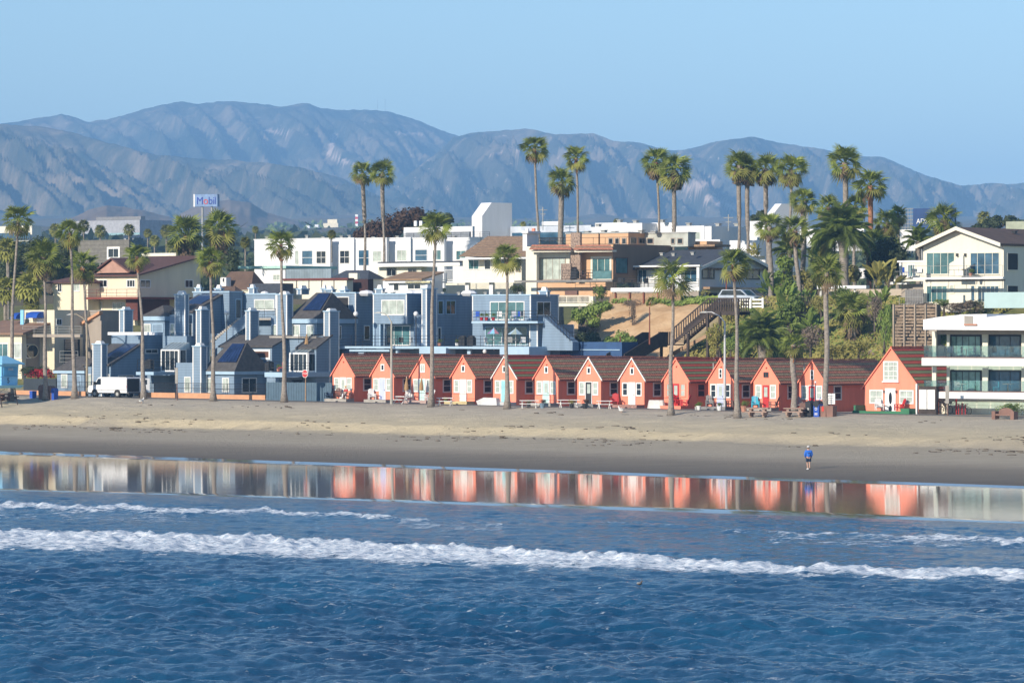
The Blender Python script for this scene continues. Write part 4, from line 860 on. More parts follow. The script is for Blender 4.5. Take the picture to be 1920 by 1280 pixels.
bc.fb(202, 295, 10, 622.5, 628, 8.6, whites, 'terrace_slab'); bc.chim(224, 233, 16, 582, 625, 10, 575)
h = bc.hip(270, 309, 44, 601, 572, 640, 12, bluew, shing, fh=.8, oh=.25); bc.wf(h, 270, 283, 607, 624, white, glassl, 2, 1); bc.wf(h, 286, 306, 607, 624, bluelt, bluew)
c = bc.chim(328, 347, 7, 553, 650, 9.5, 545); w3 = bc.fb(318, 362, 8, 590, 655, 10.5, bluew); bc.wf(w3, 319, 328, 606, 633, white, glassl, 1, 1); bc.wf(w3, 348, 361, 606, 633, white, glassl, 2, 1)
bc.fb(318, 365, 26, 641, 646, 8.6, conc, 'balcony_slab'); bc.rf(320, 364, 625, 641, 8.7)
s_ = bc.shed(322, 362, 66, 585, 547, 650, 13, bluew, shing, panels=(.1, .9, .3, .95, 5)); bc.ws(s_, 418, 433, 561, 570, white, glassd, 2, 1)
b = bc.fb(362, 430, 24, 548, 655, 17.5, bluew, cap=bluelt); bc.ws(b, 441, 452, 560, 598, bluelt, glassd)
b = bc.fb(454, 518, 8, 552, 650, 20, bluew, trim=white, cap=bluelt); bc.wf(b, 477, 515, 561, 582, white, glassl, 2, 1); bc.fb(452, 519, 20, 596, 600, 18.5, conc, 'balcony_slab'); bc.rf(453, 517, 579, 596, 18.6)
bc.part('roof_vents', MB().ball((b[0]+1, b[2]+1, b[5]+.1), .5, 8, sz=(1, 1, .6)).ball((b[0]+2.4, b[2]+1, b[5]+.1), .5, 8, sz=(1, 1, .6)), whites)
for x, y, w_, sx in ((366, 533, 10, 4), (403, 534, 11, 5), (466, 533, 10, 6), (557, 535, 8, 14), (609, 536, 14, 6), (602, 534, 8, 4)): bc.chim(x, x+w_, sx, y+8, 552, 20, y)
# the outside stair running down between the blocks
v = V0+9.; uA, zA = onV(395, 640, v); uB, zB = onV(448, 597, v); mb = MB()
for i in range(15): f = i/15; mb.box(uA+(uB-uA)*f, uA+(uB-uA)*(f+.09), v, v+1.1, zA+(zB-zA)*f-.1, zA+(zB-zA)*(f+1/15))
bc.part('stairs', mb, conc); bc.part('stair_side', MB().prism([(uA+.5, v-.08, zA-.9), (uB+1, v-.08, zB-.9), (uB+1, v-.08, zB+.5), (uA+.5, v-.08, zA-.1)], (0, .07, 0)), bluew)
bc.fb(395, 455, 5, 625, 700, 10.3, bluew)
b2 = BL('blue_condominium', 'blue-sided condominium in the middle, hipped grey roofs behind the slate blue fence', 'apartment building', 450, 750, 1, 'blue-sided condominiums')
b2.chim(361.7, 377, 11, 650, 750, .2, 643)
h = b2.hip(386, 439, 60, 702, 642, 750, 1.2, bluew, shing, fh=.55, oh=.35, ridge=.5, panels=6); b2.wf(h, 386, 400, 708, 736, white, glassl, 2, 1); b2.wf(h, 417, 430, 708, 735, white, glassl, 2, 1); b2.ws(h, 453, 481, 708, 736, white, glassd, 2, 1)
s_ = b2.shed(415, 510, 34, 650, 631, 750, 6.2, bluew, shing, trim=white); b2.wf(s_, 470, 507, 655, 674, white, mat('rust_curtain', (.12, .05, .03)), 1, 1, fw=.2); b2.fb(470, 528, 35, 631, 720, 9.5, bluew)
d = b2.fb(496, 530, 96, 698, 707, 1.2, bluelt, 'balcony_slab'); b2.rf(500, 530, 678, 698, 1.3); u1 = d[1]; rails(b2, 'S', u1, onU(532, 690, u1)[0], onU(580, 690, u1)[0], onU(550, 698, u1)[1], onU(550, 680, u1)[1])
b2.fb(500, 530, 92, 708, 750, 3.2, bluew); b2.ws((0, u1-.6, 0, 0), 548, 566, 712, 716, darkin, glassd)
g = b2.fb(543, 577, 15, 661, 698, 5.6, glassd, 'sunroom'); b2.wf(g, 543, 577, 661, 698, white, glassd, 4, 1, fw=.16); b2.ws(g, 577.5, 592, 661, 698, white, glassd, 1, 1, fw=.16); v = V0+5.6
b2.part('sunroom_roof', MB().prism([(g[0], v-.02, g[5]+.01), (g[0], v+1.8, g[5]+.8), (g[0], v+1.8, g[5]+.01)], (g[1]-g[0], 0, 0)), mat('grey_glazing', (.16, .19, .20), .1, .3, 1, lines=(0, .5, 3.)))
b2.fb(530, 592, 12, 630, 752, 8.6, bluew); s_ = b2.shed(560, 593, 28, 652, 630, 756, 6.6, bluew, shing, trim=white); b2.ws(s_, 575, 576, 700, 701)
b2.fb(590, 606, 28, 630, 756, 8.4, bluew)
b2.chim(607.5, 618, 17.6, 584.6, 756, 8.6, 578)
b2.chim(519, 538, 11, 553, 640, 9, 546); b2.chim(461, 469, 16, 584, 640, 7.6, 577)
h = b2.hip(545, 594, 70, 606, 548, 655, 10, bluew, shing, fh=.8, oh=.3, ridge=.5, panels=6); b2.wf(h, 546, 563, 609, 630, white, glassl, 2, 1); b2.wf(h, 575, 590, 609, 636, white, glassl, 2, 1); b2.ws(h, 636, 640, 610, 636, white, glassd)
w3 = b2.fb(508, 545, 6, 592, 650, 11, bluew); b2.wf(w3, 509, 520, 608, 630, white, glassl); b2.fb(505, 593, 12, 630, 634, 8.2, conc, 'balcony_slab'); b2.rf(560, 598, 628-1, 643, 7.9)
b2.part('folded_parasol', MB().tube([(onV(575, 645, V0+7)[0], V0+7, onV(575, 645, V0+7)[1]), (onV(575, 645, V0+7)[0], V0+7, onV(575, 626, V0+7)[1])], [.25, .04], 7), canv)
b3 = BL('blue_condominium', 'long blue-sided condominium with balconies behind the coral cottages', 'apartment building', 850, 668, 12, 'blue-sided condominiums')
b = b3.fb(617, 667, 33, 550, 690, 16, bluew, trim=white, cap=bluelt); b3.wf(b, 629, 655, 556, 586, white, darkin, 1, 1); b3.ws(b, 682, 693, 610, 638, white, glassd)
b = b3.fb(700, 762.5, 29, 552, 607, 13.6, bluew, trim=white, cap=bluelt); b3.wf(b, 715.5, 759, 562, 591, white, glassl, 3, 1)
r_ = b3.fb(700, 776, 16, 607.5, 690, 15.4, bluew); b3.wf(r_, 724, 770, 610, 648, white, glasst, 3, 1); b3.fb(700, 713, 6, 607, 650, 13.7, bluew, trim=bluelt)
b3.fb(776, 791, 6, 590, 690, 14.5, bluew); b3.chim(791, 800, 19, 542, 690, 13.4, 534)
b = b3.fb(800, 817, 70, 553, 690, 15.2, bluew, cap=bluelt); b3.ws(b, 820.5, 831, 563, 590, bluelt, glassd, 1, 1); b3.ws(b, 835.5, 854, 562.5, 590, bluelt, glassd, 2, 1); b3.ws(b, 820, 827, 613, 640, white, glassd)
b = b3.fb(886, 995, 52, 554, 606, 15.4, bluew, trim=white, cap=bluelt); b3.wf(b, 919, 984, 565, 600, white, glasst, 4, 1); b3.ws(b, 1006, 1032, 565, 592, white, glassd, 2, 1)
r_ = b3.fb(886, 992, 50, 606.5, 690, 17, bluew); b3.wf(r_, 910, 990, 612, 648, bluelt, glasst, 5, 1); b3.fb(993, 1008, 68, 608, 654, 14, bluew, trim=white)
b3.fb(884, 1008, 403.1, 602, 606, 12.2, bluelt, 'balcony_slab'); b3.rf(886, 1008, 583, 602, 12.3)
d = b3.fb(636, 992, 403.9, 650, 654, 10.6, bluelt, 'balcony_slab'); b3.rf(637, 992, 629, 650, 10.7); b3.fb(640, 1075, 10, 655, 700, 14.6, bluew, 'lower_wall')
b3.fb(786, 836, 18, 652, 690, 10.2, bluelt, 'lower_wall'); b3.fb(937, 992, 40, 652, 668, 10.4, bluelt, 'lower_wall'); b3.fb(655, 730, 4, 655, 659, 10.9, bluelt, 'beam')
for x0, x1 in ((672, 682), (742, 748), (876, 882)): b3.fb(x0, x1, 3, 655, 690, 11.2, bluelt, 'pier')
for x, w_, sx, y in ((637, 10, 8, 536), (704, 13, 4, 534), (1011, 15, 5, 538)): b3.chim(x, x+w_, sx, y+9, 556, 18, y)
for x in (676, 758, 780, 868): uu, zz = onV(x, 550, V0+16); b3.part('skylight', MB().ball((uu, V0+17, zz), .8, 8, sz=(1.2, 1, .45)), whites)
# stair at the right end
v = V0+13.2; uA, zA = onV(1022, 594, v); uB, zB = onV(1068, 640, v); mb = MB(); st = MB()
for k in range(3): mb.tube([(uA, v, zA+.9-k*.35), (uB, v, zB+.9-k*.35), (uB+1, v, zB+.9-k*.35)], .03, 4)
for i in range(9): f = i/8; mb.tube([(uA+(uB-uA)*f, v, zA+(zB-zA)*f), (uA+(uB-uA)*f, v, zA+(zB-zA)*f+.9)], .025, 4)
b3.part('railing', mb, black); b3.part('stair_wall', MB().prism([(uA-.5, v+.1, zB-.9), (uB+.3, v+.1, zB-.9), (uB+.3, v+.1, zB-.05), (uA-.3, v+.1, zA)], (0, 1., 0)), bluew)
t = BL('garden_wall', 'dark blue wall running from the condominiums to the foot of the stairs', 'wall', 1110, 668, 14.6); t.fb(1050, 1166, 30, 641, 690, 14.6, mat('deep_blue_paint', (.03, .08, .19), .8)); t.fb(1088, 1162, 2, 655, 656.5, 14.5, bluelt, 'ledge')
# ------------------------------------------------------------------ houses behind
def house(name, label, x, y, dv, cat='house'): return BL(name, label, cat, x, y, dv, 'houses on and behind the bluff')
t = house('stucco_house', 'cream two-storey house with brown shingle roofs and a red balcony', 180, 590, 28)
b = t.fb(100, 165, 30, 530, 610, 27, cream); t.wf(b, 108, 117, 531, 548, white, glassd, 2, 1); t.wf(b, 138, 150, 531, 547, white, glassl, 2, 1)
t.hip(98, 165, 50, 531, 516, 545, 27.2, cream, brroof, brroof, .2, .6)
s_ = t.shed(165, 258, 118, 516, 482, 610, 29, cream, brroof, oh=.6); t.box('gable_wall', s_[0], s_[1]-.02, s_[2]+.05, s_[3], s_[4], s_[5], cream)
for x0, x1 in ((178, 202), (238, 254)): t.wf(s_, x0, x1, 524, 539, white, glassd, 3, 1)
for x0, x1 in ((262, 282), (346, 362)): t.ws(s_, x0, x1, 524, 540, white, glassd, 2, 1)
t.wf(s_, 178, 192, 566, 582, white, glassl); t.wf(s_, 211, 234, 566, 582, white, glassl, 3, 1)
d = t.fb(160, 258, 110, 556.5, 560.5, 26.6, mat('rust_beam', (.20, .05, .03)), 'balcony_slab'); t.rf(162, 257, 543, 556, 26.7, mat('rust_beam', ()), n=3)
t.fb(236, 258, 60, 561, 600, 27.6, mat('rust_wood', (.12, .035, .025), lines=(1, .3, .5)))
v = V0+28.4; uL, ze = onV(176, 512, v); uR, _ = onV(246, 512, v); zp = onV(206, 486, v)[1]; um = (uL+uR)/2
g = t.part('gable', MB().prism([(uL+.4, v, ze), (uR-.4, v, ze), (um, v, zp-.15)], (0, 5, 0)), mat('dusty_pink', (.42, .24, .18)))
t.part('roof', MB().prism([(uL, v-.3, ze), (um, v-.3, zp), (um, v-.3, zp+.18), (uL-.1, v-.3, ze+.14)], (0, 5.5, 0)).prism([(uR, v-.3, ze), (um, v-.3, zp), (um, v-.3, zp+.18), (uR+.1, v-.3, ze+.14)], (0, 5.5, 0)), brroof)
t = house('stucco_house', 'tan stucco house with two blue awnings, an arch and a round window', 120, 690, 6)
b = t.fb(40, 102, 122, 581, 700, 8, cream); t.wf(b, 46, 57, 597, 621, white, glassd, 1, 2); t.wf(b, 70, 82, 597, 626, white, white, 1, 1); t.ws(b, 105, 116, 597, 610, white, glassd, 2, 1)
t.fb(38, 44, 2, 581, 620, 7.2, skyp)
for x0, x1, y0 in ((32, 43, 586), (61, 82, 584)):
    v = V0+8; ua, z1 = onV(x0, y0, v); ub_, z0 = onV(x1, y0+12, v); pts = [(ua, v, z0), (ua, v-1.1, z0)]+[(ua, v-1.1*math.cos(a*math.pi/10), z0+(z1-z0)*math.sin(a*math.pi/10)) for a in range(1, 6)]; t.part('awning', MB().prism(pts, (ub_-ua, 0, 0)), mat('royal_blue_canvas', (.01, .07, .36), .8))
d = t.fb(38, 150, 6, 627, 632, 5.2, gtan, 'balcony_slab'); t.rf(42, 152, 612, 627, 5.3, gmetal)
b = t.fb(36, 45, 68, 633, 700, 5.6, gtan); v_ = b
t.fb(148, 190, 33, 601, 700, 12.5, gtan)
uc, zc = onV(45, 0, V0+5.6)[0], 0; vc, zc = onU(60, 658, b[1]); rr = 13/sc(V0+5.6, 60); pts = [(b[1]+.01, vc+rr*1.25*math.cos(a*math.pi/12), zc+rr*math.sin(a*math.pi/12)) for a in range(24)]
f = t.part('window', MB().prism(pts, (.08, 0, 0)), cream); pts = [(b[1]+.09, vc+rr*1.08*math.cos(a*math.pi/12), zc+rr*.87*math.sin(a*math.pi/12)) for a in range(24)]; t.part('pane', MB().prism(pts, (.02, 0, 0)), glassd, f)
t.ws(b, 48, 58, 645, 672, white, glassd, 1, 2)
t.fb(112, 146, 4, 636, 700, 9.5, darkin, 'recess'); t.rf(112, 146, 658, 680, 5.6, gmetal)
b = t.fb(106, 188, 50, 584, 700, 13.5, gtan, cap=conc)
v = V0+13.5; ua, z1 = onV(188, 604, v); pts = [onU(191, 634, b[1]), onU(211, 634, b[1])]; m0, m1 = pts[0][0], pts[1][0]; zb_, zt_ = pts[0][1], onU(200, 602, b[1])[1]; um = (m0+m1)/2; hw = (m1-m0)/2; zs = zt_-hw
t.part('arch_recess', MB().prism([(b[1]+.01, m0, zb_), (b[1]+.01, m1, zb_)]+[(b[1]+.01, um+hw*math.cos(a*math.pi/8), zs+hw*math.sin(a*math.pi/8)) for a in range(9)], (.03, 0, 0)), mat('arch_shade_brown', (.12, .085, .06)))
t.part('sloped_parapet', MB().prism([onV(148, 606, V0+12)[:1]+(V0+12, onV(148, 606, V0+12)[1]), onV(186, 583, V0+12)[:1]+(V0+12, onV(186, 583, V0+12)[1]), onV(186, 588, V0+12)[:1]+(V0+12, onV(186, 588, V0+12)[1]), onV(148, 611, V0+12)[:1]+(V0+12, onV(148, 611, V0+12)[1])], (0, .6, 0)), orange)
t = house('stucco_house', 'low cream house with a brown roof at the left edge behind the lifeguard tower', 20, 690, 5)
b = t.fb(-60, 41, 8, 622, 710, 4.4, cream); t.wf(b, -6, 16, 643, 672, white, glasst, 2, 1); t.wf(b, 24, 41, 643, 672, white, glassl, 4, 1)
u0, z0 = onV(-60, 624, V0+4); u1, _ = onV(42, 624, V0+4); zt = onV(30, 600, V0+4)[1]; t.part('roof', MB().prism([(u1+.3, V0+3.8, z0), (u1+.3, V0+9, zt), (u1+.3, V0+9, zt-.2), (u1+.3, V0+3.8, z0-.2)], (u0-u1, 0, 0)), mat('warm_shingle', (.25, .15, .10), lines=(2, .15, .7)))
t = house('shingled_house', 'grey shingled building with a steep blank roof face and one white dormer window', 190, 490, 64)
b = t.fb(146, 242, 4, 449, 492, 64, mat('grey_wood_shingle', (.17, .16, .14), .9, .2, 2, lines=(2, .5, .6))); t.wf(b, 201, 225, 463, 486, white, glassd, 2, 1, fw=.25)
t.fb(265, 330, 4, 474, 484, 60, creamp, 'lower_wall')
t = BL('industrial_building', 'large pale grey windowless industrial block in the haze at the left', 'factory', 230, 445, 900); t.fb(128, 262, 60, 412, 450, 900, mat('pale_grey_panel', (.36, .36, .38)), 'wall'); t.fb(180, 264, 8, 405.5, 411.5, 915, concd, 'roof_plant'); t.fb(160, 262, 3, 436, 440, 897, mat('pale_teal_band', (.25, .40, .42)), 'canopy')
t = BL('apartment_building', 'white low building with blue-grey bands at the far left edge', 'building', 30, 440, 700); t.fb(-20, 60, 18, 423, 452, 700, creamp); t.fb(-20, 55, 2, 436, 446, 698, glassb, 'window_band')
t = BL('military_building', 'small tan blocky building far off before the mountains', 'building', 620, 430, 2280); t.fb(606, 634, 4, 418, 432, 2280, cream); t.fb(614, 632, 4, 411, 418, 2283, cream, 'upper_storey')
t = BL('radio_mast', 'tiny red and white banded tower far off before the mountains', 'tower', 668, 424, 2280); 
for i in range(5): t.fb(666, 671, 1, 402+i*4.4, 406.4+i*4.4, 2280, redp if i % 2 else white, 'mast_band')
for i, (x, y, w_) in enumerate(((572, 426, 12), (590, 424, 10), (372, 413, 12), (444, 414, 9), (655, 404, 8), (640, 402, 8))):
    t = BL('shed', ['pale flat shed among the far trees, leftmost of two together', 'pale flat shed right beside its twin before the far tan building', 'white shed behind the oil company sign pole', 'small white shed right of the oil company sign pole', 'white tank cluster right of the far tan building', 'white tank cluster above the far tan building'][i], 'building', x, y, (2280, 2280, 3500, 3500, 3900, 3900)[i]); t.fb(x, x+w_*.7, 2, y-3, y+3, (2280, 2280, 3500, 3500, 3900, 3900)[i], whites)
# white apartment block
t = house('apartment_building', 'long white flat-roofed apartment block with stepped bays', 660, 520, 80, 'apartment building')
for i, (xl, xr, dv) in enumerate(((477, 619, 80), (622, 664, 81.5), (667, 725, 80), (730, 770, 81.5), (774, 833, 80), (836, 900, 81.5))):
    b = t.fb(xl, xr, 4, 448+.3*i*-1, 540, dv, whites, cap=whites)
    for (x0, x1, y0, y1, gm_, nx, nz) in [(553, 561, 469, 497, glassl, 1, 1), (566, 587, 469, 497, glassb, 1, 2), (593, 612, 470, 495, glassd, 2, 2), (637, 656, 469, 495, glassd, 2, 2), (672, 693, 468, 499, glassb, 1, 2), (699, 716, 470, 491, glassl, 2, 1), (744, 763, 468, 490, glassl, 2, 1), (778, 802, 467, 490, glassb, 1, 2), (811, 828, 468, 488, glasst, 2, 1), (855, 874, 469, 488, glasst, 2, 1)]:
        if x0 > xl and x1 < xr: t.wf(b, x0, x1, y0, y1, white if gm_ is not glassb else whites, gm_, nx, nz)
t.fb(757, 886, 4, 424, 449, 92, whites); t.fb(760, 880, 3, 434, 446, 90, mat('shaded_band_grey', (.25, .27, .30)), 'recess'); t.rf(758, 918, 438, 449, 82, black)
for x in (776, 786): t.fb(x, x+5, 2, 414, 424, 92, whites, 'vent')
def tower(t, xl, xr, sx, yt, ys, yb, dv):
    v = V0+dv; u0, _ = onV(xl, ys, v); u1, z0 = onV(xr, yb, v); vb, zt = onU(xr+14 if sx > 30 else xr+14, yt, u1); ve, _ = onU(xr+sx, yt, u1); zs = onV(xr, ys, v)[1]
    m_ = MB().prism([(u1, v, z0), (u1, ve, z0), (u1, ve, zt), (u1, vb, zt), (u1, v, zs)], (u0-u1, 0, 0)); a = -math.radians(14); c_, s_ = math.cos(a), math.sin(a)
    m_.v = [(u1+(p[0]-u1)*c_-(p[1]-v)*s_, v+(p[0]-u1)*s_+(p[1]-v)*c_, p[2]) for p in m_.v]; t.part('tower', m_, whites)
tower(t, 879, 904, 44, 380, 405, 450, 96); 
t.fb(957, 1108, 5, 422, 450, 100, mat('shaded_white_stucco', (.50, .54, .60))); t.fb(960, 1108, 2, 434, 444, 99, glassb, 'window_band'); t.fb(1016, 1048, 2, 415, 422, 101, whites)  # low white wing: blue-grey wall colour stands in for its shade
t.fb(1046-30, 1018, 1, 392, 393, 101, gmetal, 'antenna')
t2 = house('apartment_building', 'white flat-roofed apartment block with a sloped tower behind the tall palms at the right', 1300, 470, 84, 'apartment building')
for (xl, xr, sx, yt, yb, dv) in ((1108, 1146, 6, 425, 445, 92), (1116, 1175, 14, 417, 425, 95), (1146, 1204, 35, 418, 445, 90), (1222, 1265, 6, 417, 445, 93), (1262, 1320, 12, 423, 450, 92), (1322, 1334, 68, 424, 460, 90), (1300, 1350, 12, 449, 480, 82), (1405, 1440, 8, 414, 470, 94), (1368, 1425, 10, 450, 480, 82)): b = t2.fb(xl, xr, sx, yt, yb, dv, whites)
b = t2.fb(1291, 1321, 2, 424, 450, 91, whites); t2.wf(b, 1294, 1314, 434, 450, white, glassl, 2, 1)
tower(t2, 1432, 1447, 52, 382, 405, 520, 84); b = t2.fb(1405, 1435, 10, 470, 520, 83, whites); t2.wf(b, 1420, 1430, 445, 465, white, glassb)
t2.fb(1500, 1620, 8, 428, 470, 88, whites); t2.fb(1682, 1717, 4, 430, 470, 70, whites)
# low roofs between
t = house('low_house', 'low house with a mint-edged flat roof and white wall, below the white apartments', 500, 540, 50)
b = t.fb(492, 535, 100, 503, 545, 50, whites); t.ws(b, 551, 572, 514, 521, gmetal, glassd); t.wf(b, 512, 526, 514, 526, white, glassl, 2, 1); t.fb(446, 536, 96, 498, 503, 49.6, mat('mint_trim', (.40, .62, .55)), 'roof')
t.fb(536, 621, 2, 503.5, 522, 49.4, mat('blue_grey_batten', (.22, .28, .32), lines=(0, .4, .6)), 'batten_wall')
t = house('low_house', 'low house with a brown gabled roof and small white dormer left of the mint-edged roof', 440, 550, 40)
t.hip(408, 470, 30, 545, 508, 570, 40, creamp, mat('umber_shingle', (.13, .08, .055), lines=(2, .18, .7)), creamp, .15, .2, .3); b = t.fb(413, 424, 9, 520, 540, 39, whites); t.wf(b, 417, 422, 520, 530, white, glassd)
t.hip(382, 440, 30, 560, 536, 575, 34, creamp, mat('umber_shingle', ()), creamp, .15, .2)
t = house('low_house', 'pale low garage with a red tile coping behind the blue chimneys', 590, 545, 36)
b = t.fb(531, 650, 12, 524, 560, 36, creamp); t.fb(529, 652, 12, 521, 524.5, 35.8, mat('maroon_coping', (.16, .04, .03)), 'roof'); 
for x in (555, 578, 602, 625): t.fb(x, x+1, 1, 525, 545, 35.9, concd, 'joint')
t.fb(650, 690, 10, 523, 560, 38, mat('dark_maroon', (.05, .02, .02))); t.fb(467, 530, 20, 531, 560, 33, slate, 'roof')
t = house('low_house', 'low house with slate roofs and a square chimney in front of the white apartments', 660, 520, 46)
t.hip(620, 690, 30, 524, 506, 550, 48, whites, slate, whites, .1, .2, .4); t.fb(654, 670, 5, 512, 526, 44, creamp, 'chimney')
t = house('low_house', 'cream house with a wide white eave and dark flat roof under the tan tiled roof', 780, 520, 52)
b = t.fb(708, 790, 30, 500, 552, 52, creamp); t.wf(b, 725, 744, 502, 518, gmetal, glassd, 2, 1); t.wf(b, 765, 782, 503, 512, gmetal, glassd, 2, 1); t.fb(700, 862, 20, 492, 498.5, 51, white, 'eave'); t.fb(708, 862, 14, 489, 491.6, 51.4, slate, 'roof')
b = t.fb(718, 810, 20, 526, 560, 34, whites); t.shed(722, 790, 40, 525, 512, 530, 33.4, whites, mat('tan_shingle', (.30, .19, .11), lines=(2, .2, .7)), oh=.2); t.wf(b, 738, 749, 530, 546, white, glassd, 1, 1); t.wf(b, 764, 790, 532, 543, white, glassd, 2, 1)
t.fb(760, 806, 3, 527, 530, 33.4, mat('pale_yellow', (.62, .58, .35)), 'awning')
# H4 white house with tan tiles
t = house('tiled_house', 'white house with a big tan clay tile roof and white balcony railing', 900, 545, 40)
b = t.fb(868, 978, 8, 482, 560, 42, creamp); 
for x0, x1, g_, nx in ((878, 899, glasst, 2), (908, 921, glassd, 1), (930, 962, glasst, 3)): t.wf(b, x0, x1, 486, 506, white, g_, nx, 1)
t.wf(b, 967, 979-2, 486, 510, gtan, glassd, 2, 1); t.wf(b, 852 if 0 else 872, 886, 531, 552, white, glassd, 2, 1); t.wf(b, 888, 897, 532, 546, white, glasst); t.wf(b, 921, 929, 532, 550, white, glasst)
v = V0+41; P_ = lambda x, y, vv: (onV(x, y, vv)[0], vv, onV(x, y, vv)[1])
e0 = P_(860, 481, v-.8); e1 = P_(986, 481, v-.8); r1 = P_(992, 443, v+7); r0 = P_(915, 443, v+7); tiles(t, 'roof', e0, e1, r1, r0, 8, [tileroof])
t.part('roof', MB().add([e0, r0, (r0[0], r0[1]+6, e0[2])], [(0, 1, 2)]), tileroof); t.fb(862, 986, 6, 482, 485, 40.2, white, 'eave')
d = t.fb(822, 964, 12, 526, 529, 37.4, white, 'balcony_slab'); t.rf(823, 963, 506, 526, 37.5, white, n=2, vert=True, step=2.2, r=.035)
b = t.fb(836, 962, 16, 530, 556, 40.5, creamp)
for x in (872, 917): t.fb(x, x+7, 3, 529, 556, 38, whites, 'pillar')
t.fb(986, 1006, 4, 462, 556, 38.4, creamp); t.fb(980, 988, 22, 437, 470, 38.8, whites, 'chimney'); t.fb(978, 990, 24, 433, 437, 38.6, whites, 'chimney_cap'); t.fb(985, 990, 2, 429, 433, 39, whites, 'chimney_pot'); t.fb(997, 1002, 2, 428, 433, 39.6, coral, 'chimney_pot')
# H5 tan modern house with stone column
t = house('modern_house', 'tan and brown flat-roofed house with a stone column and glass-fronted balcony', 1080, 560, 38)
b = t.fb(1008, 1068, 4, 466, 528, 39.5, creamp); t.wf(b, 1012, 1061, 483, 525, gtan, glassl, 4, 1); b = t.fb(1088, 1149, 112, 468, 528, 39.6, peach)
t.wf(b, 1108, 1147, 481, 525, creamp, glasst, 3, 1, fw=.25); t.ws(b, 1153, 1177, 482, 514, brownp, glasst, 1, 1); t.box('side_wall', b[1]+.003, b[1]+.05, b[2]+.02, b[3]-.05, b[4], b[5]+.6, brownw); t.ws((0, b[1]+.05, 0, 0), 1153, 1177, 482, 514, brownp, glasst, 1, 1)
t.fb(1070, 1088, 3, 436, 530, 38.6, stone, 'stone_column'); t.fb(1052, 1070, 2, 494, 525, 37.6, stone, 'stone_column')
for x0, x1 in ((992, 1072), (1075, 1150)):
    t.fb(x0+2, x1-2, 8, 468.5, 472, 37.8, creamp, 'eave'); v = V0+37.4; tiles(t, 'roof', P_(x0, 468, v), P_(x1, 468, v), P_(x1-6, 459, v+1.6), P_(x0+6, 459, v+1.6), 3, [tiled, tileroof])
t.fb(970, 1148, 4, 524, 528, 36.2, concd, 'balcony_slab'); t.rf(1054, 1111, 507, 524, 36.3); t.rf(1111, 1147, 507, 524, 36.3, glass=glasst, n=1); b = t.fb(1008, 1148, 8, 529, 556, 38.4, peach); t.wf(b, 1112, 1137, 537, 550, brownp, glassd, 2, 1)
t.fb(1059, 1082, 3, 545, 553, 36.4, brownp, 'planter_box')
b = t.fb(1061, 1122, 8, 438, 462, 48, peach, cap=gmetal); b = t.fb(1125, 1178, 60, 437, 462, 47, peach, cap=gmetal)
for x0, x1 in ((1141, 1150), (1153, 1162), (1166, 1175)): t.wf(b, x0, x1, 446, 458, gtan, glassd)
for x0, x1 in ((1181, 1193), (1197, 1210), (1213, 1226)): t.ws(b, x0, x1, 445, 458, gtan, glassd)
b = t.fb(1180, 1290, 14, 437, 462, 50, mat('pale_grey_green', (.42, .43, .38)), cap=gmetal); 
for x0, x1 in ((1180, 1193), (1197, 1210), (1213, 1226), (1258, 1266), (1270, 1281)): t.wf(b, x0, x1, 446, 458, gtan, glassd)
t.rf(1010, 1072, 446, 458, 41, woodd, n=3); t.rf(1090, 1180, 446, 458, 42, black, n=2)
t.fb(1290, 1325, 30, 452, 475, 52, peach); t.fb(1284, 1340, 30, 458, 462, 51, tileroof, 'roof')
# H6 grey gabled house
t = house('gabled_house', 'grey house with a dark slate gabled roof and timber deck above the stairs', 1300, 570, 42)
v = V0+44; u0, _ = onV(1190, 500, v); u1, ze = onV(1313, 500, v); zb = onV(1313, 575, v)[1]; v1, _ = onU(1437, 500, u1); zp = onU(1364, 470, u1)[1]; vm = (v+v1)/2
t.part('wall', MB().prism([(u1, v, zb), (u1, v1, zb), (u1, v1, ze), (u1, vm, zp), (u1, v, ze)], (u0-u1, 0, 0)), greyw); bb = (u0, u1, v, v1, zb, ze); sl = (zp-ze)/(vm-v)
t.part('roof', MB().prism([(u1+.6, v-.9, ze-.9*sl), (u1+.6, vm, zp), (u1+.6, vm, zp+.18), (u1+.6, v-.9, ze-.9*sl+.18)], (u0-u1-1.2, 0, 0)), slate); t.part('roof', MB().prism([(u1+.6, v1+.9, ze-.9*sl), (u1+.6, vm, zp), (u1+.6, vm, zp+.18), (u1+.6, v1+.9, ze-.9*sl+.18)], (u0-u1-1.2, 0, 0)), slate)
t.part('barge_board', MB().prism([(u1+.62, v-.95, ze-.95*sl-.15), (u1+.62, vm, zp-.15), (u1+.62, vm, zp+.2), (u1+.62, v-.95, ze-.95*sl+.2)], (.06, 0, 0)).prism([(u1+.62, v1+.95, ze-.95*sl-.15), (u1+.62, vm, zp-.15), (u1+.62, vm, zp+.2), (u1+.62, v1+.95, ze-.95*sl+.2)], (.06, 0, 0)), white)
for x0, x1, g_ in ((1196, 1214, glassb), (1216, 1240, whites), (1244, 1262, glassb), (1283, 1308, glassb)): t.wf(bb, x0, x1, 505, 530, white, g_, 2, 1)
t.ws(bb, 1316, 1339, 503, 523, black, glassd, 2, 1); t.ws(bb, 1399, 1424, 504, 524, black, glassd, 2, 1)
for a in np.arange(v+.3, v1, .6): t.box('rafter_tail', u1+.1, u1+.5, a, a+.15, ze-.32, ze-.1, wood) if a < v+4 or a > v1-4 else None
zg = onU(1400, 541, u1)[1]; t.box('deck_beam', u1+.003, u1+.9, v+.5, v1+.3, zg-.12, zg+.12, wood)
zg0 = onU(1400, 568, u1)[1]
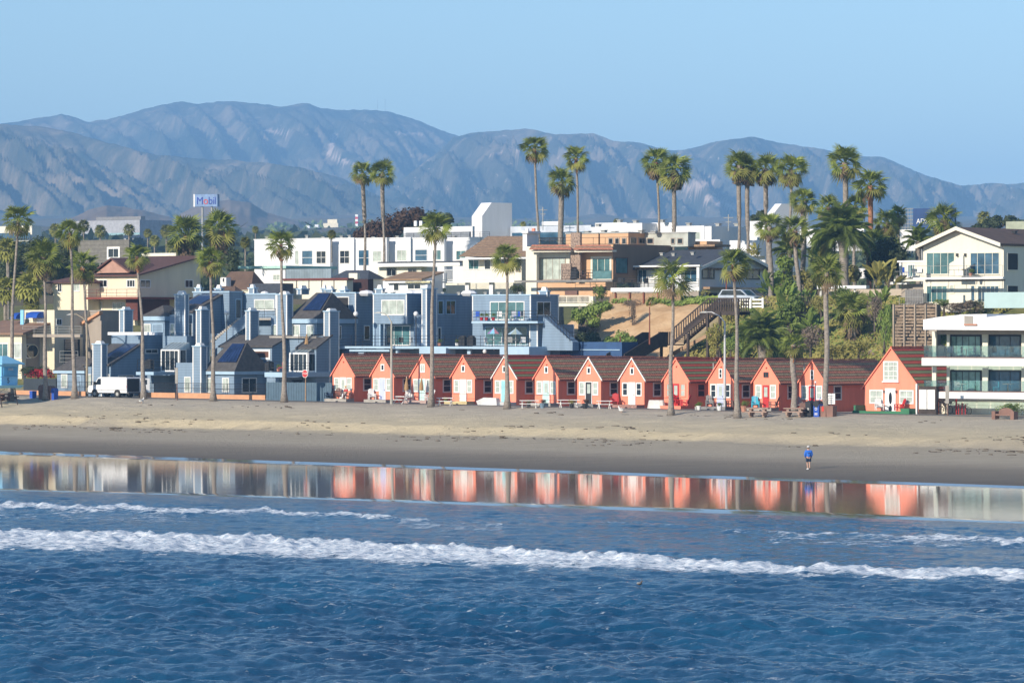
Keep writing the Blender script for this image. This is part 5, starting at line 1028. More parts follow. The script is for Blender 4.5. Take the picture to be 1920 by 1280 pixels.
for x0, x1 in ((1322, 1346), (1358, 1386), (1390, 1420)): t.ws(bb, x0, x1, 547, 566, greyw, darkin, name='garage_opening')
t.fb(1145, 1290, 4, 538.5, 546, 35.5, whites, 'balcony_slab'); t.rf(1150, 1258, 521, 538, 35.6, black, n=5); t.fb(1187, 1312, 5, 496.5, 499.5, 42, white, 'eave'); t.fb(1190, 1312, 4, 500, 502.5, 42.6, wood, 'rafter_row')
t.fb(1306, 1311, 4, 500, 560, 42.2, white, 'post'); t.rf(1264, 1310, 523, 538, 39, black, n=4)
t.fb(1145, 1310, 4, 546.5, 575, 38.5, gtan, 'lower_wall')
# timber fence below deck
t = BL('timber_fence', 'horizontal board fence with rust posts along the top of the sandy cliff', 'fence', 1200, 572, 36); 
for i in range(6): t.fb(1143, 1276, 2, 549.5+i*3.8, 552.9+i*3.8, 36+.03*(i % 2), wood, 'plank')
for x in (1152, 1179, 1205, 1232, 1258): t.fb(x, x+2, 2, 548, 575, 35.8, mat('rust_post', (.22, .07, .04)), 'post')
t = BL('balustrade', 'pale railing on the cliff edge right of the blue condominium', 'fence', 1075, 570, 33); t.rf(1040, 1106, 555, 568, 33, creamp, n=2, vert=True, r=.05, name='rail'); t.fb(1036, 1110, 4, 568.5, 574, 33.1, creamp, 'kerb'); t.fb(1104, 1112, 5, 555, 570, 33, creamp, 'post')
# H7 cream gable house
t = house('gabled_house', 'cream gable-fronted house with glass doors on two floors and brown roof at the right', 1800, 570, 32)
v = V0+33; u0, _ = onV(1731, 460, v); u1, ze = onV(1882, 460, v); zb = onV(1800, 585, v)[1]; um = onV(1801, 429, v)[0]; zp = onV(1801, 430, v)[1]; dep = 16
t.part('wall', MB().prism([(u0, v, zb), (u1, v, zb), (u1, v, ze), (um, v, zp), (u0, v, ze)], (0, dep, 0)), cream if 0 else creamp); bb = (u0, u1, v, v+dep, zb, ze)
slL = (zp-ze)/(um-u0); slR = (zp-ze)/(u1-um); th_ = .22
for ua, s1 in ((u0-.6, slL), (u1+.15, slR)):
    zz = zp-abs(um-ua)*s1; t.part('roof', MB().prism([(ua, v-.8, zz), (um, v-.8, zp), (um, v-.8, zp+th_), (ua, v-.8, zz+th_)], (0, dep+1, 0)), mat('umber_shingle', ())); t.part('barge_board', MB().prism([(ua, v-.9, zz-.1), (um, v-.9, zp-.1), (um, v-.9, zp+th_+.05), (ua, v-.9, zz+th_+.05)], (0, .08, 0)), creamp)
for x0, x1, y0, y1, g_, n in ((1737, 1791, 473, 515, glasst, 4), (1819, 1875, 473, 515, glassb, 4), (1737, 1777, 535, 568, glasst, 4), (1781, 1790, 534, 550, glassl, 1), (1820, 1829, 534, 566, glassb, 1), (1833, 1874, 535, 567, glassb, 5)): t.wf(bb, x0, x1, y0, y1, creamp, g_, n, 1)
for y0, y1 in ((473, 508), (534, 550)): t.ws(bb, 1888, 1909, y0, y1, creamp, darkin)
for x in (1796, 1811): uu, zz = onV(x, 478, v); t.part('wall_lamp', MB().box(uu-.08, uu+.08, v-.25, v-.012, zz-.15, zz+.15), black)
t.part('divider_wall', MB().prism([P_(1780, 517, v-2), P_(1806, 517, v-2), P_(1806, 479, v-2), P_(1780, 494, v-2)], (0, .25, 0)), creamp)
t.fb(1712, 1880, 4, 519, 522.5, 30, white, 'balcony_slab'); t.rf(1712, 1880, 499, 519, 30.1, gmetal, n=2, step=2); t.fb(1735, 1882, 3, 523, 527, 30.6, gtan, 'beam')
b = t.fb(1846, 1990, 4, 551, 577, 27, conc, 'terrace_wall'); t.part('frosted_glass', MB().box(b[0], b[1], b[2]-.06, b[2]-.01, b[4], b[5]+.2), mat('frosted_glass', (.42, .56, .56), .35, .05)); t.fb(1779, 1806, 4, 553, 568, 29, creamp, 'low_wall')
b = t.fb(1690, 1731, 4, 492, 526, 38, creamp); t.wf(b, 1702, 1716, 495, 520, white, glasst, 3, 1); t.fb(1682, 1731, 6, 488, 491.5, 35.5, whites, 'roof'); t.fb(1686, 1690, 2, 492, 522, 35.6, white, 'post'); t.fb(1676, 1731, 5, 523, 527, 34.6, creamp, 'balcony_slab'); t.rf(1676, 1731, 509, 523, 34.7, gmetal, n=2)
t.fb(1690, 1731, 5, 532, 580, 36, gtan, 'lower_wall'); 
t3 = BL('board_fence', 'grey weathered board fence beside the cream gable house', 'fence', 1715, 570, 32); 
for i in range(11): t3.fb(1697+i*3.1, 1699.7+i*3.1, 1, 543-(i % 3)*.5, 573, 32, concd, 'board')
t3.rf(1686, 1731, 557, 571, 31, gmetal, n=2)
t = house('low_house', 'low white porch-roofed house half hidden among the bluff palms', 1580, 560, 38); t.fb(1532, 1624, 6, 535, 541, 36, whites, 'roof'); b = t.fb(1545, 1690, 5, 541.5, 575, 40, tan); 
for x in (1537, 1573, 1601): t.fb(x, x+3, 1, 541.5, 570, 36.4, white, 'post')
t.wf(b, 1553, 1566, 545, 562, gtan, glassd); t.wf(b, 1590, 1612, 545, 562, gtan, glassd, 2, 1); t.fb(1597, 1622, 5, 503, 522, 48, whites, 'upper_wall')
t.fb(1668, 1700, 6, 528, 533, 35, whites, 'roof')
t = BL('beach_house', 'olive-roofed building behind the trees at the far right', 'building', 1905, 430, 150); t.fb(1886, 1960, 6, 414, 440, 150, mat('sage_roof', (.35, .38, .28)))
# right white balcony building
seag = mat('sea_green_glass', (.20, .34, .31), .12, .4, .9, spec=.6)
t = house('balcony_building', 'white modern beachfront building with two glass-railed balcony floors at the right edge', 1850, 775, 0, 'apartment building')
gb = float(zrow(onV(1800, 700, V0)[0]))-.1
b = t.fb(1752, 2060, 30, 752, 790, 3.4, creamp); t.wf(b, 1815, 1866, 757, 777, creamp, creamp, 4, 1, name='garage_door'); t.wf(b, 1868, 1990, 757, 777, creamp, creamp, 8, 1, name='garage_door')
t.wf(b, 1761, 1779, 753, 779, white, creamp, name='service_door')
for (yt, yb, ysl, ysb) in ((692, 737, 737.5, 750), (626, 671, 672.5, 687)):
    t.fb(1728, 2060, 2, ysl, ysb, -.6, white, 'balcony_slab'); sb = t.fb(1729, 2060, 1, ysl-2.2, ysl-.2, -.5, brownp, 'deck_edge')
    t.fb(1737, 2060, 2, ysl-.1, ysb-2, 2.5, whites, 'floor_slab')
    w_ = t.fb(1775, 2060, 4, yt-5, yb, 2.6, creamp); u0 = w_[0]
    t.wf(w_, 1781, 1841, yt+1, yb-1, black, seag, 5, 1, fw=.18); t.wf(w_, 1853, 1915, yt+1, yb-1, black, glassb, 3, 1, fw=.18); t.wf(w_, 1922, 1990, yt+1, yb-1, black, glasst, 4, 1)
    for x0, x1 in ((1747.5, 1755), (1775, 1780), (1842, 1852), (1915, 1921)): t.fb(x0, x1, 1.5, yt-5, yb, 1. if x0 < 1770 else 1.9, creamp, 'pillar')
    v = V0-.4; ua = onV(1732, yb, v)[0]; ub_ = onV(2050, yb, v)[0]; z0 = onV(1800, ysl-2.3, v)[1]
    gl = bpy.data.materials.get('clear_glass')
    if not gl:
        gl = bpy.data.materials.new('clear_glass'); gl.use_nodes = True; n_ = gl.node_tree; ts = N(n_, 'ShaderNodeBsdfTransparent'); ts.inputs[0].default_value = (.72, .84, .84, 1); gy = N(n_, 'ShaderNodeBsdfGlossy'); gy.inputs['Roughness'].default_value = .03; ms = N(n_, 'ShaderNodeMixShader'); ms.inputs[0].default_value = .14
        n_.links.new(ts.outputs[0], ms.inputs[1]); n_.links.new(gy.outputs[0], ms.inputs[2]); n_.links.new(ms.outputs[0], n_.nodes['Material Output'].inputs[0])
    q = (ub_-ua)/12
    for i in range(12): t.box('glass_panel', ua+q*i+.03, ua+q*(i+1)-.03, v-.015, v+.015, z0, z0+1.05, gl)
    t.box('glass_panel', ua-.02, ua+.01, v+.05, v+2.6, z0, z0+1.05, gl)
# roof fascia, rising to the right in two shallow curves
v = V0-.8; pts = [P_(1731, 618, v), P_(2060, 620, v), P_(2060, 587, v), P_(1919, 588, v), P_(1870, 592, v), P_(1832, 597, v), P_(1849, 588.5, v), P_(1800, 590, v), P_(1760, 594, v), P_(1731, 599, v)]
t.part('roof_fascia', MB().prism([pts[i] for i in (0, 1, 2, 3, 4, 5, 7, 8, 9)], (0, 9, 0)), whites); t.part('roof_fascia', MB().prism([P_(1800, 600, v+.3), P_(1849, 600, v+.3), P_(1850, 588.5, v+.3), P_(1800, 589.5, v+.3)], (0, 8, 0)), whites)
t.part('roof_niche', MB().prism([P_(1808, 607, v-.05), P_(1824, 607, v-.05), P_(1824, 592, v-.05), P_(1808, 592, v-.05)], (0, .04, 0)), mat('niche_grey', (.30, .28, .25))); t.fb(1807, 1831, 1, 607, 610, -.95, mat('terracotta', (.42, .20, .13)), 'ledge')
t.fb(1742, 2060, 2, 619, 627, 1.4, gtan, 'soffit_beam')
# crib wall
t = BL('crib_wall', 'weathered timber crib retaining wall above the striped roof, left of the white balcony building', 'retaining wall', 1710, 660, 20); q = random.Random(5)
for i in range(15):
    for j in range(4):
        y = 572+i*6.1; dv = 24.5-i*.32; t.fb(1676+j*20+q.uniform(-1, 1), 1693.5+j*20+q.uniform(-1, 1), 1.5, y+q.uniform(-.5, .5), y+3.4, dv+q.uniform(-.08, .1), mat('old_crib_timber', (.27, .20, .14), .9, .35, 3, .4), 'timber')
for j in range(5): t.fb(1673.5+j*20, 1676+j*20, 2, 570, 664, 19.3, mat('pale_timber', (.34, .27, .20)), 'post')
t.fb(1674, 1756, 8, 571, 668, 25.2, mat('earth_fill', (.12, .09, .06)), 'backing')
# ------------------------------------------------------------------ text helper
def text(t_root, s, size, loc, rot, m, name='lettering', parent=None, ext=.01):
    cu = bpy.data.curves.new('txt', 'FONT'); cu.body = s; cu.size = size; cu.extrude = ext; cu.align_x = 'CENTER'; cu.align_y = 'CENTER'
    o = bpy.data.objects.new('txt', cu); COL.objects.link(o); bpy.context.view_layer.update()
    me = bpy.data.meshes.new_from_object(o.evaluated_get(bpy.context.evaluated_depsgraph_get())); bpy.data.objects.remove(o); me.materials.clear(); me.materials.append(m)
    return link(name, me, parent or t_root, loc, rot)
RX = math.pi/2
# ------------------------------------------------------------------ walkway, kerb
us = np.arange(-420, -90, 2.); U, DV = np.meshgrid(us, np.array([0., 1, 2.5, 4, 5]), indexing='ij'); V_ = V0-3.4+DV*.66
P = np.stack([U*CR+V_*SR, -U*SR+V_*CR, zrow(U)+.03+0*DV], -1)
tag(link('walkway', gridmesh('walkway', P, mat('asphalt', (.17, .165, .16), .9, .15, 1.5, .3), False)), kind='structure')
# strands of kelp and litter along the tide lines
q = random.Random(8); mb = MB()
for i in range(900):
    u = q.uniform(-300, -140); t_ = q.choice((.52, .56, .57, .64, .66, .9)) + q.gauss(0, .012)+.02*math.sin(u*.21)+.015*math.sin(u*.6); s0 = float(vs(u)); v = s0+t_*(V0-5-s0); z = Gs(u, v)
    if math.sin(u*.33)+math.sin(u*.11+2)+q.uniform(-1, 1) < 0: continue
    l = q.uniform(.1, .75); a = q.uniform(-.4, .4); mb.hexa([(u, v, z-.02), (u+l*math.cos(a), v+l*math.sin(a), z-.02), (u+l*math.cos(a), v+l*math.sin(a)+.14, z-.02), (u, v+.14, z-.02), (u+.03, v+.02, z+.05), (u+l*.9, v+l*math.sin(a)+.02, z+q.uniform(.03, .09)), (u+l*.9, v+l*math.sin(a)+.1, z+.05), (u+.03, v+.1, z+.04)])
ko = link('kelp', mb.mesh('kelp', mat('dry_kelp', (.07, .05, .03), .9, .3)), None, (0, 0, 0), (0, 0, -TH)); tag(ko, 'dark dry kelp strewn along the tide lines', 'kelp', kind='stuff')
# ------------------------------------------------------------------ orange walls, fences
def seg(x0, x1, y0, y1, dv, label, name, cat, m, th=.3, grp=None):
    t = BL(name, label, cat, (x0+x1)/2, y1, dv, grp); t.fb(x0, x1, 1, y0, y1+5, dv, m); return t
G_ = 'low orange block walls'
seg(30, 74, 732, 745, -.5, 'short low orange wall left of the brown bins', 'low_wall', 'wall', orange, grp=G_)
seg(106, 160, 733.5, 746, -.5, 'low orange wall between the bins and the white van', 'low_wall', 'wall', orange, grp=G_)
w4 = seg(260, 400, 737, 748.5, -.5, 'low orange wall right of the white van, with a black rail fence on top', 'low_wall', 'wall', orange, grp=G_); w5 = seg(403, 497, 740.5, 751, -.5, 'low orange wall ending at the slate blue board fence', 'low_wall', 'wall', orange, grp=G_)
for x0, x1, lb in ((106, 258, 'black rail fence behind the white van'), (262, 400, 'black rail fence before the blue balcony block'), (403, 498, 'black rail fence before the hipped grey roof')):
    t = BL('rail_fence', lb, 'fence', (x0+x1)/2, 738, -.3, 'black rail fences'); f = (x0+x1)/2; yb = 735+(f-130)*.0155; t.rf(x0, x1, yb-21, yb, -.3, black, n=3, vert=True)
t = BL('board_fence', 'tall slate blue board fence with the stop sign in front', 'fence', 560, 752, -.6, None)
n = 26
for i in range(n): x = 499+i*123/n; y = 716+.011*(i*5); t.fb(x, x+123/n-.35, .5, y+(i % 2)*.3, 755, -.6+.02*(i % 2), mat('slate_blue_plank', (.075, .125, .17), .75, .12, 1.5), 'board')
t = BL('dark_hedge_fence', 'dark screened fence with red flowering bush above, left of the blue garden room', 'fence', 70, 735, 3); t.fb(44, 105, 2, 710, 740, 3, mat('dark_screen', (.03, .04, .05)), 'screen')
shrub(72, 700, 62, 22, 4.2, 'd', 'red-flowering bougainvillea hedge behind the brown bins', 'bougainvillea', 'bush', dy=.4)
mb = MB(); uu, zz = onV(72, 698, V0+3.4); q = random.Random(2)
for i in range(420):
    p = Vector((uu+q.uniform(-1.9, 1.9), V0+3.6+q.uniform(-.5, .4), zz+q.uniform(-.55, .35))); a = Vector((q.gauss(0, 1), q.gauss(0, 1), q.gauss(0, 1))).normalized()*.1; b = Vector((a.y, -a.z, a.x)); mb.add([p-a, p+b, p+a, p-b], [(0, 1, 2, 3)])
bo = [o for o in COL.objects if o.name.startswith('bougainvillea')][0]; me = mb.mesh('flowers', flowerr); fo = link('flowers', me, bo); fo.matrix_parent_inverse = Matrix.Identity(4)
bm_ = (Matrix.Translation(bo.location)@Matrix.Rotation(bo.rotation_euler.z, 4, 'Z')).inverted()@Matrix.Rotation(-TH, 4, 'Z'); fo.matrix_local = bm_; tag(fo, kind='stuff')
# ------------------------------------------------------------------ lamps, poles and signs
def pole(name, label, cat, x, y, yt, m=gmetal, r=.09, dv=None, arm=None, grp=None, globe=None, sq=False):
    if dv is None: u, v, z = ghit(x, y)
    else: v = V0+dv; u, z = onV(x, y, v)
    zt = onV(x, yt, v)[1]; t = T(name, label, cat, u, v, z, grp); t.part('pole', MB().tube([(u, v, z-.3), (u, v, zt)], [r*1.25, r*.7], 8), m)
    if arm:
        du = arm/sc(v, x)/CR; pts = [(u, v, zt), (u+du*.25, v, zt+.55), (u+du*.65, v, zt+.95), (u+du, v, zt+.95)]; t.part('arm', MB().tube(pts, [.06, .05, .045, .04], 6), m)
        t.part('lamp_head', MB().hexa([(u+du-.35*np.sign(du)*-1-.3, v-.12, zt+.88), (u+du+.3, v-.12, zt+.88), (u+du+.3, v+.12, zt+.88), (u+du-.3, v+.12, zt+.88), (u+du-.2, v-.06, zt+1.03), (u+du+.2, v-.06, zt+1.03), (u+du+.2, v+.06, zt+1.03), (u+du-.2, v+.06, zt+1.03)]), gmetal)
    if globe: t.part('lamp_globe', MB().ball((u, v, zt+globe*.8), globe, 12), mat('milk_glass', (.75, .75, .74), .3), smooth=True)
    return t, (u, v, z, zt)
pole('street_lamp', 'pale street lamp before the second coral cottage, arm reaching left', 'street lamp', 734, 757, 604, mat('pale_pole', (.38, .36, .31), .8), .12, arm=-24, grp='street lamps with a curved arm')
pole('street_lamp', 'white-grey street lamp before the tenth coral cottage, arm reaching left', 'street lamp', 1359, 769, 604, mat('galvanised', (.50, .50, .50), .5), .12, arm=-36, grp='street lamps with a curved arm')
pole('street_lamp', 'wooden street lamp pole by the tan house, lamp arm reaching left', 'street lamp', 163, 740, 606, mat('wood_pole', (.35, .29, .20), .9), .12, dv=0, arm=-32, grp='street lamps with a curved arm')
pole('globe_lamp', 'white globe lamp on a dark post on the upper terrace of the left blue block', 'lamp', 425, 635, 590, black, .05, dv=8, globe=.28, grp='globe lamps of the blue condominiums')
pole('globe_lamp', 'white globe lamp at the left end of the long balcony rail', 'lamp', 667, 646, 592, black, .05, dv=10.8, globe=.26, grp='globe lamps of the blue condominiums')
pole('globe_lamp', 'white globe lamp before the sliding doors of the long blue condominium', 'lamp', 780, 648, 592, black, .05, dv=10.8, globe=.26, grp='globe lamps of the blue condominiums')
pole('globe_lamp', 'white globe lamp low behind the roof of the fourth cottage', 'lamp', 909, 668, 662, black, .04, dv=10.7, globe=.22, grp='globe lamps of the blue condominiums')
rustm = mat('rust_post', ())
pole('utility_pole', 'thin rust-coloured post before the sandy cliff', 'pole', 1218, 640, 575, rustm, .07, dv=18); pole('utility_pole', 'short rust-coloured post left of the timber stairs', 'pole', 1163, 668, 630, rustm, .07, dv=16)
pole('utility_pole', 'thin rust-coloured pole rising through the bluff palms left of the parked car', 'pole', 1362, 560, 512, rustm, .07, dv=39)
t, (u, v, z, zt) = pole('stop_sign', 'red octagonal stop sign on a wooden post before the slate blue fence', 'sign', 573, 753, 700, wood, .06)
pts = [(u+.42*math.cos(math.pi/8+a*math.pi/4), v-.1, zt-.02+.42*math.sin(math.pi/8+a*math.pi/4)) for a in range(8)]; pt2 = [(u+.37*math.cos(math.pi/8+a*math.pi/4), v-.12, zt-.02+.37*math.sin(math.pi/8+a*math.pi/4)) for a in range(8)]
b = t.part('sign_plate', MB().prism(pts, (0, .03, 0)), white); b2_ = t.part('sign_face', MB().prism(pt2, (0, .018, 0)), redp, b); text(t.r, 'STOP', .3, (0, -.135, zt-.02-z), (RX, 0, 0), white, parent=b)
for x, y, yt, lb, m_ in ((1777, 779, 752, 'narrow brown sign post before the white garage doors', brownp), (332, 750, 715, 'thin wooden post with a narrow sign before the black fence', brownp)):
    t, (u, v, z, zt) = pole('sign_post', lb, 'sign', x, y, yt, m_, .06); t.box('sign_plate', u-.18, u+.18, v-.1, v-.065, zt-.2, zt+1.4, mat('grey_back', (.30, .28, .25)))
t, (u, v, z, zt) = pole('blue_post', 'thin dark blue post with a small round lamp beside the recycling bin', 'lamp', 1529, 781, 718, navy, .05, globe=.1)
t, (u, v, z, zt) = pole('blue_post', 'dark blue post standing between the bins at the left', 'pole', 87, 748, 695, bluep, .06)
t, (u, v, z, zt) = pole('notice_sign', 'small white notice board with a wooden stake by the last cottage wall', 'sign', 1559, 776, 737, wood, .035)
b = t.box('sign_plate', u-.45, u+.45, v-.1, v-.07, z+.9, z+1.85, white)
for k in range(4): t.box('printed_line', u-.3+.05*(k % 2), u+.3-.05*(k % 3), v-.104, v-.1005, z+1.6-k*.17, z+1.66-k*.17, concd, b)
# board case with two white doors
u, z = onV(1657+76, 776, V0-.8); u = onV(1741, 776, V0-.8)[0]; t = T('notice_case', 'dark-framed display case with two white panels between the large cottage and the white building', 'notice board', u, V0-.9, z)
t.box('case', u-.95, u+.95, V0-1., V0-.7, z-.3, z+2.5, woodd)
for a in (-.85, .03): t.box('panel', u+a, u+a+.8, V0-1.05, V0-1.003, z+.45, z+2.2, white)
t.box('side_post', u-1.25, u-1.1, V0-1., V0-.8, z-.3, z+2.7, white)
# utility wires omitted; oil company sign
Yd = 1000.; X0 = (388.5-960)/F*Yd; zt = CZ+(620-376)/F*Yd; wd = 46/F*Yd; hg = 23/F*Yd
r = tag(link('pylon_sign', None, None, (X0, Yd, zt-14), (0, 0, -.35)), 'tall white roadside sign with blue letters and a red letter o above the trees', 'sign')
bx = link('sign_box', MB().box(-wd/2, wd/2, -.6, .6, 14-hg/2, 14+hg/2).mesh('sign_box', mat('shaded_sign_white', (.17, .27, .46), .6)), r)  # white sign face coloured blue-grey, the shade on it is painted in
link('frame_side', MB().box(-wd/2-.35, -wd/2-.01, -.65, .65, 14-hg/2-.05, 14+hg/2+.05).mesh('frame_side', white), r)
cur = -wd/2+.55; nav = mat('navy_letter', (.02, .05, .32))
for s_ in 'Mobil':
    o = text(r, s_, 2.5, (0, -.64, 14), (RX, 0, 0), redp if s_ == 'o' else nav, ext=.02); xs_ = [v_.co.x for v_ in o.data.vertices]; ys_ = [v_.co.y for v_ in o.data.vertices]
    for v_ in o.data.vertices: v_.co.x -= min(xs_); v_.co.y -= min(ys_)
    o.location = (cur, -.64, 14-.9); cur += (max(xs_)-min(xs_))*.93+.2; o.scale = (.93, 1, 1)
for xx in (-1.2, 1.2): link('pole', MB().tube([(xx, 0, 0), (xx, 0, 14-hg/2)], .26, 8).mesh('pole', gmetal), r)
# billboard
v = V0+170; u0, z1 = onV(1712, 391, v); u1, z0 = onV(1790, 432, v); t = T('billboard', 'dark blue billboard with pale lettering behind the palms at the right', 'billboard', u0, v, z0)
f = t.box('panel', u0, u1, v, v+.4, z0, z1, mat('billboard_blue', (.012, .05, .16), .6)); text(t.r, 'ADS YO', 1.0, (2.35, -.05, (z1-z0)*.42), (RX, 0, 0), white, parent=f, ext=.01)
mb = MB(); ua = onV(1690, 400, v)[0]
for i in range(5): a = ua+(u0-ua)*i/4; mb.tube([(a, v+.2, z0-3), (a, v+.2, z1)], .05, 4)
for i in range(7): zz = z0+(z1-z0)*i/6; mb.tube([(ua, v+.2, zz), (u0, v+.2, zz)], .05, 4)
t.part('scaffold_frame', mb, gmetal)
for a in (u0+1, u1-1): t.part('pole', MB().tube([(a, v+.6, z0-8), (a, v+.6, z0)], .3, 8), gmetal)
for x, y0, y1, Zd, lb in ((708, 207, 188, 9350, 'left of two tiny radio masts on the mountain ridge'), (722, 208, 186, 9350, 'right of two tiny radio masts on the mountain ridge')):
    zz = CZ+(620-y0)/F*Zd; h_ = (y0-y1)/F*Zd; r = tag(link('radio_mast', None, None, ((x-960)/F*Zd, Zd, zz-8)), lb, 'radio mast'); link('mast', MB().tube([(0, 0, -10), (0, 0, h_+8)], [.5, .3], 4).mesh('mast', gmetal), r)
for x, y0, y1, dv, lb in ((1018, 424, 388, 95, 'white aerial mast between the first two tall palms'), (1366, 425, 402, 85, 'thin cross-shaped aerial over the white roofs at the right')):
    t = BL('aerial', lb, 'antenna', x, y0, dv); u, z = t.o[0], t.o[2]; zt = onV(x, y1, V0+dv)[1]; t.part('mast', MB().tube([(u, V0+dv, z-.5), (u, V0+dv, zt)], .06, 5), gmetal); t.part('crossbar', MB().tube([(u-.7, V0+dv, zt-.4), (u+.7, V0+dv, zt-.4)], .04, 4).tube([(u-.4, V0+dv, zt-.9), (u+.4, V0+dv, zt-.9)], .04, 4), gmetal)
# ------------------------------------------------------------------ timber stairs on the bluff
t = BL('timber_stairs', 'long dark timber staircase with railings climbing the bluff behind the coral roofs', 'staircase', 1200, 668, 14)
va = V0+17; A0 = onV(1196, 668, va-2); 
def flight(xa, ya, xb, yb, v1, wd, n, hr, vb=None):
    vb = vb or v1; ua, za = onV(xa, ya, v1); ub_, zb = onV(xb, yb, vb)
    for k in (0, 1):
        off = wd*k; mb = MB(); pk = MB()
        mb.prism([(ua, v1+off, za-.35), (ub_, vb+off, zb-.35), (ub_, vb+off, zb+.05), (ua, v1+off, za+.05)], (0, .08, 0)); mb.prism([(ua, v1+off, za+hr-.1), (ub_, vb+off, zb+hr-.1), (ub_, vb+off, zb+hr+.03), (ua, v1+off, za+hr+.03)], (0, .1, 0))
        t.part('stringer', mb, woodd)
        m = int(abs(ub_-ua)/.28)
        for i in range(m):
            f = (i+.5)/m; x = ua+(ub_-ua)*f; z = za+(zb-za)*f; y = v1+(vb-v1)*f+off; t.part('baluster', MB().box(x-.05, x+.05, y-.03, y+.04, z, z+hr-.08), woodd) if k == 0 else pk.box(x-.05, x+.05, y-.03, y+.04, z, z+hr-.08)
        if k: t.part('far_balusters', pk, woodd, kind='stuff')
    st = []
    for i in range(n):
        f = i/n; x = ua+(ub_-ua)*f; z = za+(zb-za)*f; y = v1+(vb-v1)*f; t.part('step', MB().box(x, x+(ub_-ua)/n+.02, y+.09, y+wd-.01, z-.05, z+.02), wood)
flight(1262, 640, 1328, 584, V0+22, 1.8, 16, 1.35); flight(1232, 640, 1262, 640, V0+22, 1.8, 2, 1.2) if 0 else None
flight(1328, 584, 1386, 584, V0+22, 1.8, 6, 1.35)
# lower flight: comes down toward the sea (seen from its right side)
u_ = onV(1228, 640, V0+20)[0]
for uo in (-1.6, .6):
    uu = u_+uo; ya, za = V0+14.0, onV(1200, 690, V0+14)[1]; yb, zb = V0+20, onV(1235, 645, V0+20)[1]
    t.part('side_panel', MB().prism([(uu, ya, za), (uu, yb, zb-.3), (uu, yb+1.2, zb-.3), (uu, yb+1.2, zb+1.2), (uu, yb, zb+1.2), (uu, ya, za+1.4)], (.1, 0, 0)), woodd)
for i in range(14): f = i/14; t.part('step', MB().box(u_-1.49, u_+.59, ya+(yb-ya)*f, ya+(yb-ya)*(f+1/14), za+(zb-za)*f, za+(zb-za)*(f+1/14)), wood)
zl = onV(1245, 645, V0+22)[1]; ul, ur = onV(1236, 640, V0+22)[0], onV(1262, 640, V0+22)[0]; t.box('landing', u_-1.6, ur, V0+20, V0+23.9, zl-.12, zl, woodd)
for i in range(9): x = ul+(ur-ul)*i/8; t.part('baluster', MB().box(x-.05, x+.05, V0+21.9, V0+22, zl, zl+1.25), woodd)
for (x, vv, y0) in ((1240, 22, 655), (1258, 22, 655), (1290, 22, 630), (1327, 22, 590), (1350, 22, 590), (1383, 22, 590), (1240, 23.7, 655), (1258, 23.7, 655)): uu, zz = onV(x, y0, V0+vv); t.part('post', MB().box(uu-.12, uu+.12, V0+vv-.1, V0+vv+.12, Gs(uu, V0+vv)-.5, zz+.3), woodd)
u0_, z0_ = onV(1262, 640, V0+23); u1_, z1_ = onV(1345, 596, V0+23); t.part('brace_beam', MB().prism([(u0_, V0+23, z0_-1.4), (u1_, V0+23, z1_-1.4), (u1_, V0+23, z1_-1.0), (u0_, V0+23, z0_-1.0)], (0, .2, 0)), wood)
t = BL('plank_fence', 'white three-plank fence beside the parked car at the top of the bluff', 'fence', 1400, 575, 33)
for y in (560, 567, 573): t.fb(1386, 1432, 1, y, y+3.2, 33, white, 'plank')
for x in (1385, 1405, 1428): t.fb(x, x+3.5, 1, 558, 578, 32.8, white, 'post')
# ------------------------------------------------------------------ cars
def car(x, y, dv, m, label, L=4.6, van=False):
    v = V0+dv; u, z = onV(x, y, v); t = T('parked_car', label, 'car', u, v, z); W_ = 1.8
    prof = [(-L/2, .35), (L/2, .35), (L/2, .85), (L/2-.9, 1.0), (L/2-1.7, 1.6), (-L/2+.5, 1.62), (-L/2, 1.0)]
    t.part('body', MB().prism([(u+a, v, z+b) for a, b in prof], (0, W_, 0)), m); g = [(L/2-1.05, 1.02), (L/2-1.75, 1.52), (-L/2+.6, 1.54), (-L/2+.25, 1.05)]
    t.part('side_window', MB().prism([(u+a, v-.012, z+b) for a, b in g], (0, .01, 0)), glassd); t.part('windscreen', MB().add([(u+L/2-.93, v+.15, z+1.03), (u+L/2-.93, v+W_-.15, z+1.03), (u+L/2-1.66, v+W_-.25, z+1.57), (u+L/2-1.66, v+.25, z+1.57)], [(0, 1, 2, 3)]), glassb)
    for a in (-L/2+.9, L/2-.95):
        for b in (-.02, W_-.2): t.part('wheel', MB().tube([(u+a, v+b, z+.34), (u+a, v+b+.22, z+.34)], .34, 12), rubber)
    for b in (.1, W_-.4): t.part('headlight', MB().box(u+L/2-.02, u+L/2+.02, v+b, v+b+.3, z+.65, z+.82), white)
    return t
car(1380, 572, 36, mat('silver_blue_paint', (.42, .48, .56), .3), 'silver-blue car parked beyond the white plank fence'); car(1412, 568, 38, black, 'dark car parked in the open garage of the grey gabled house')
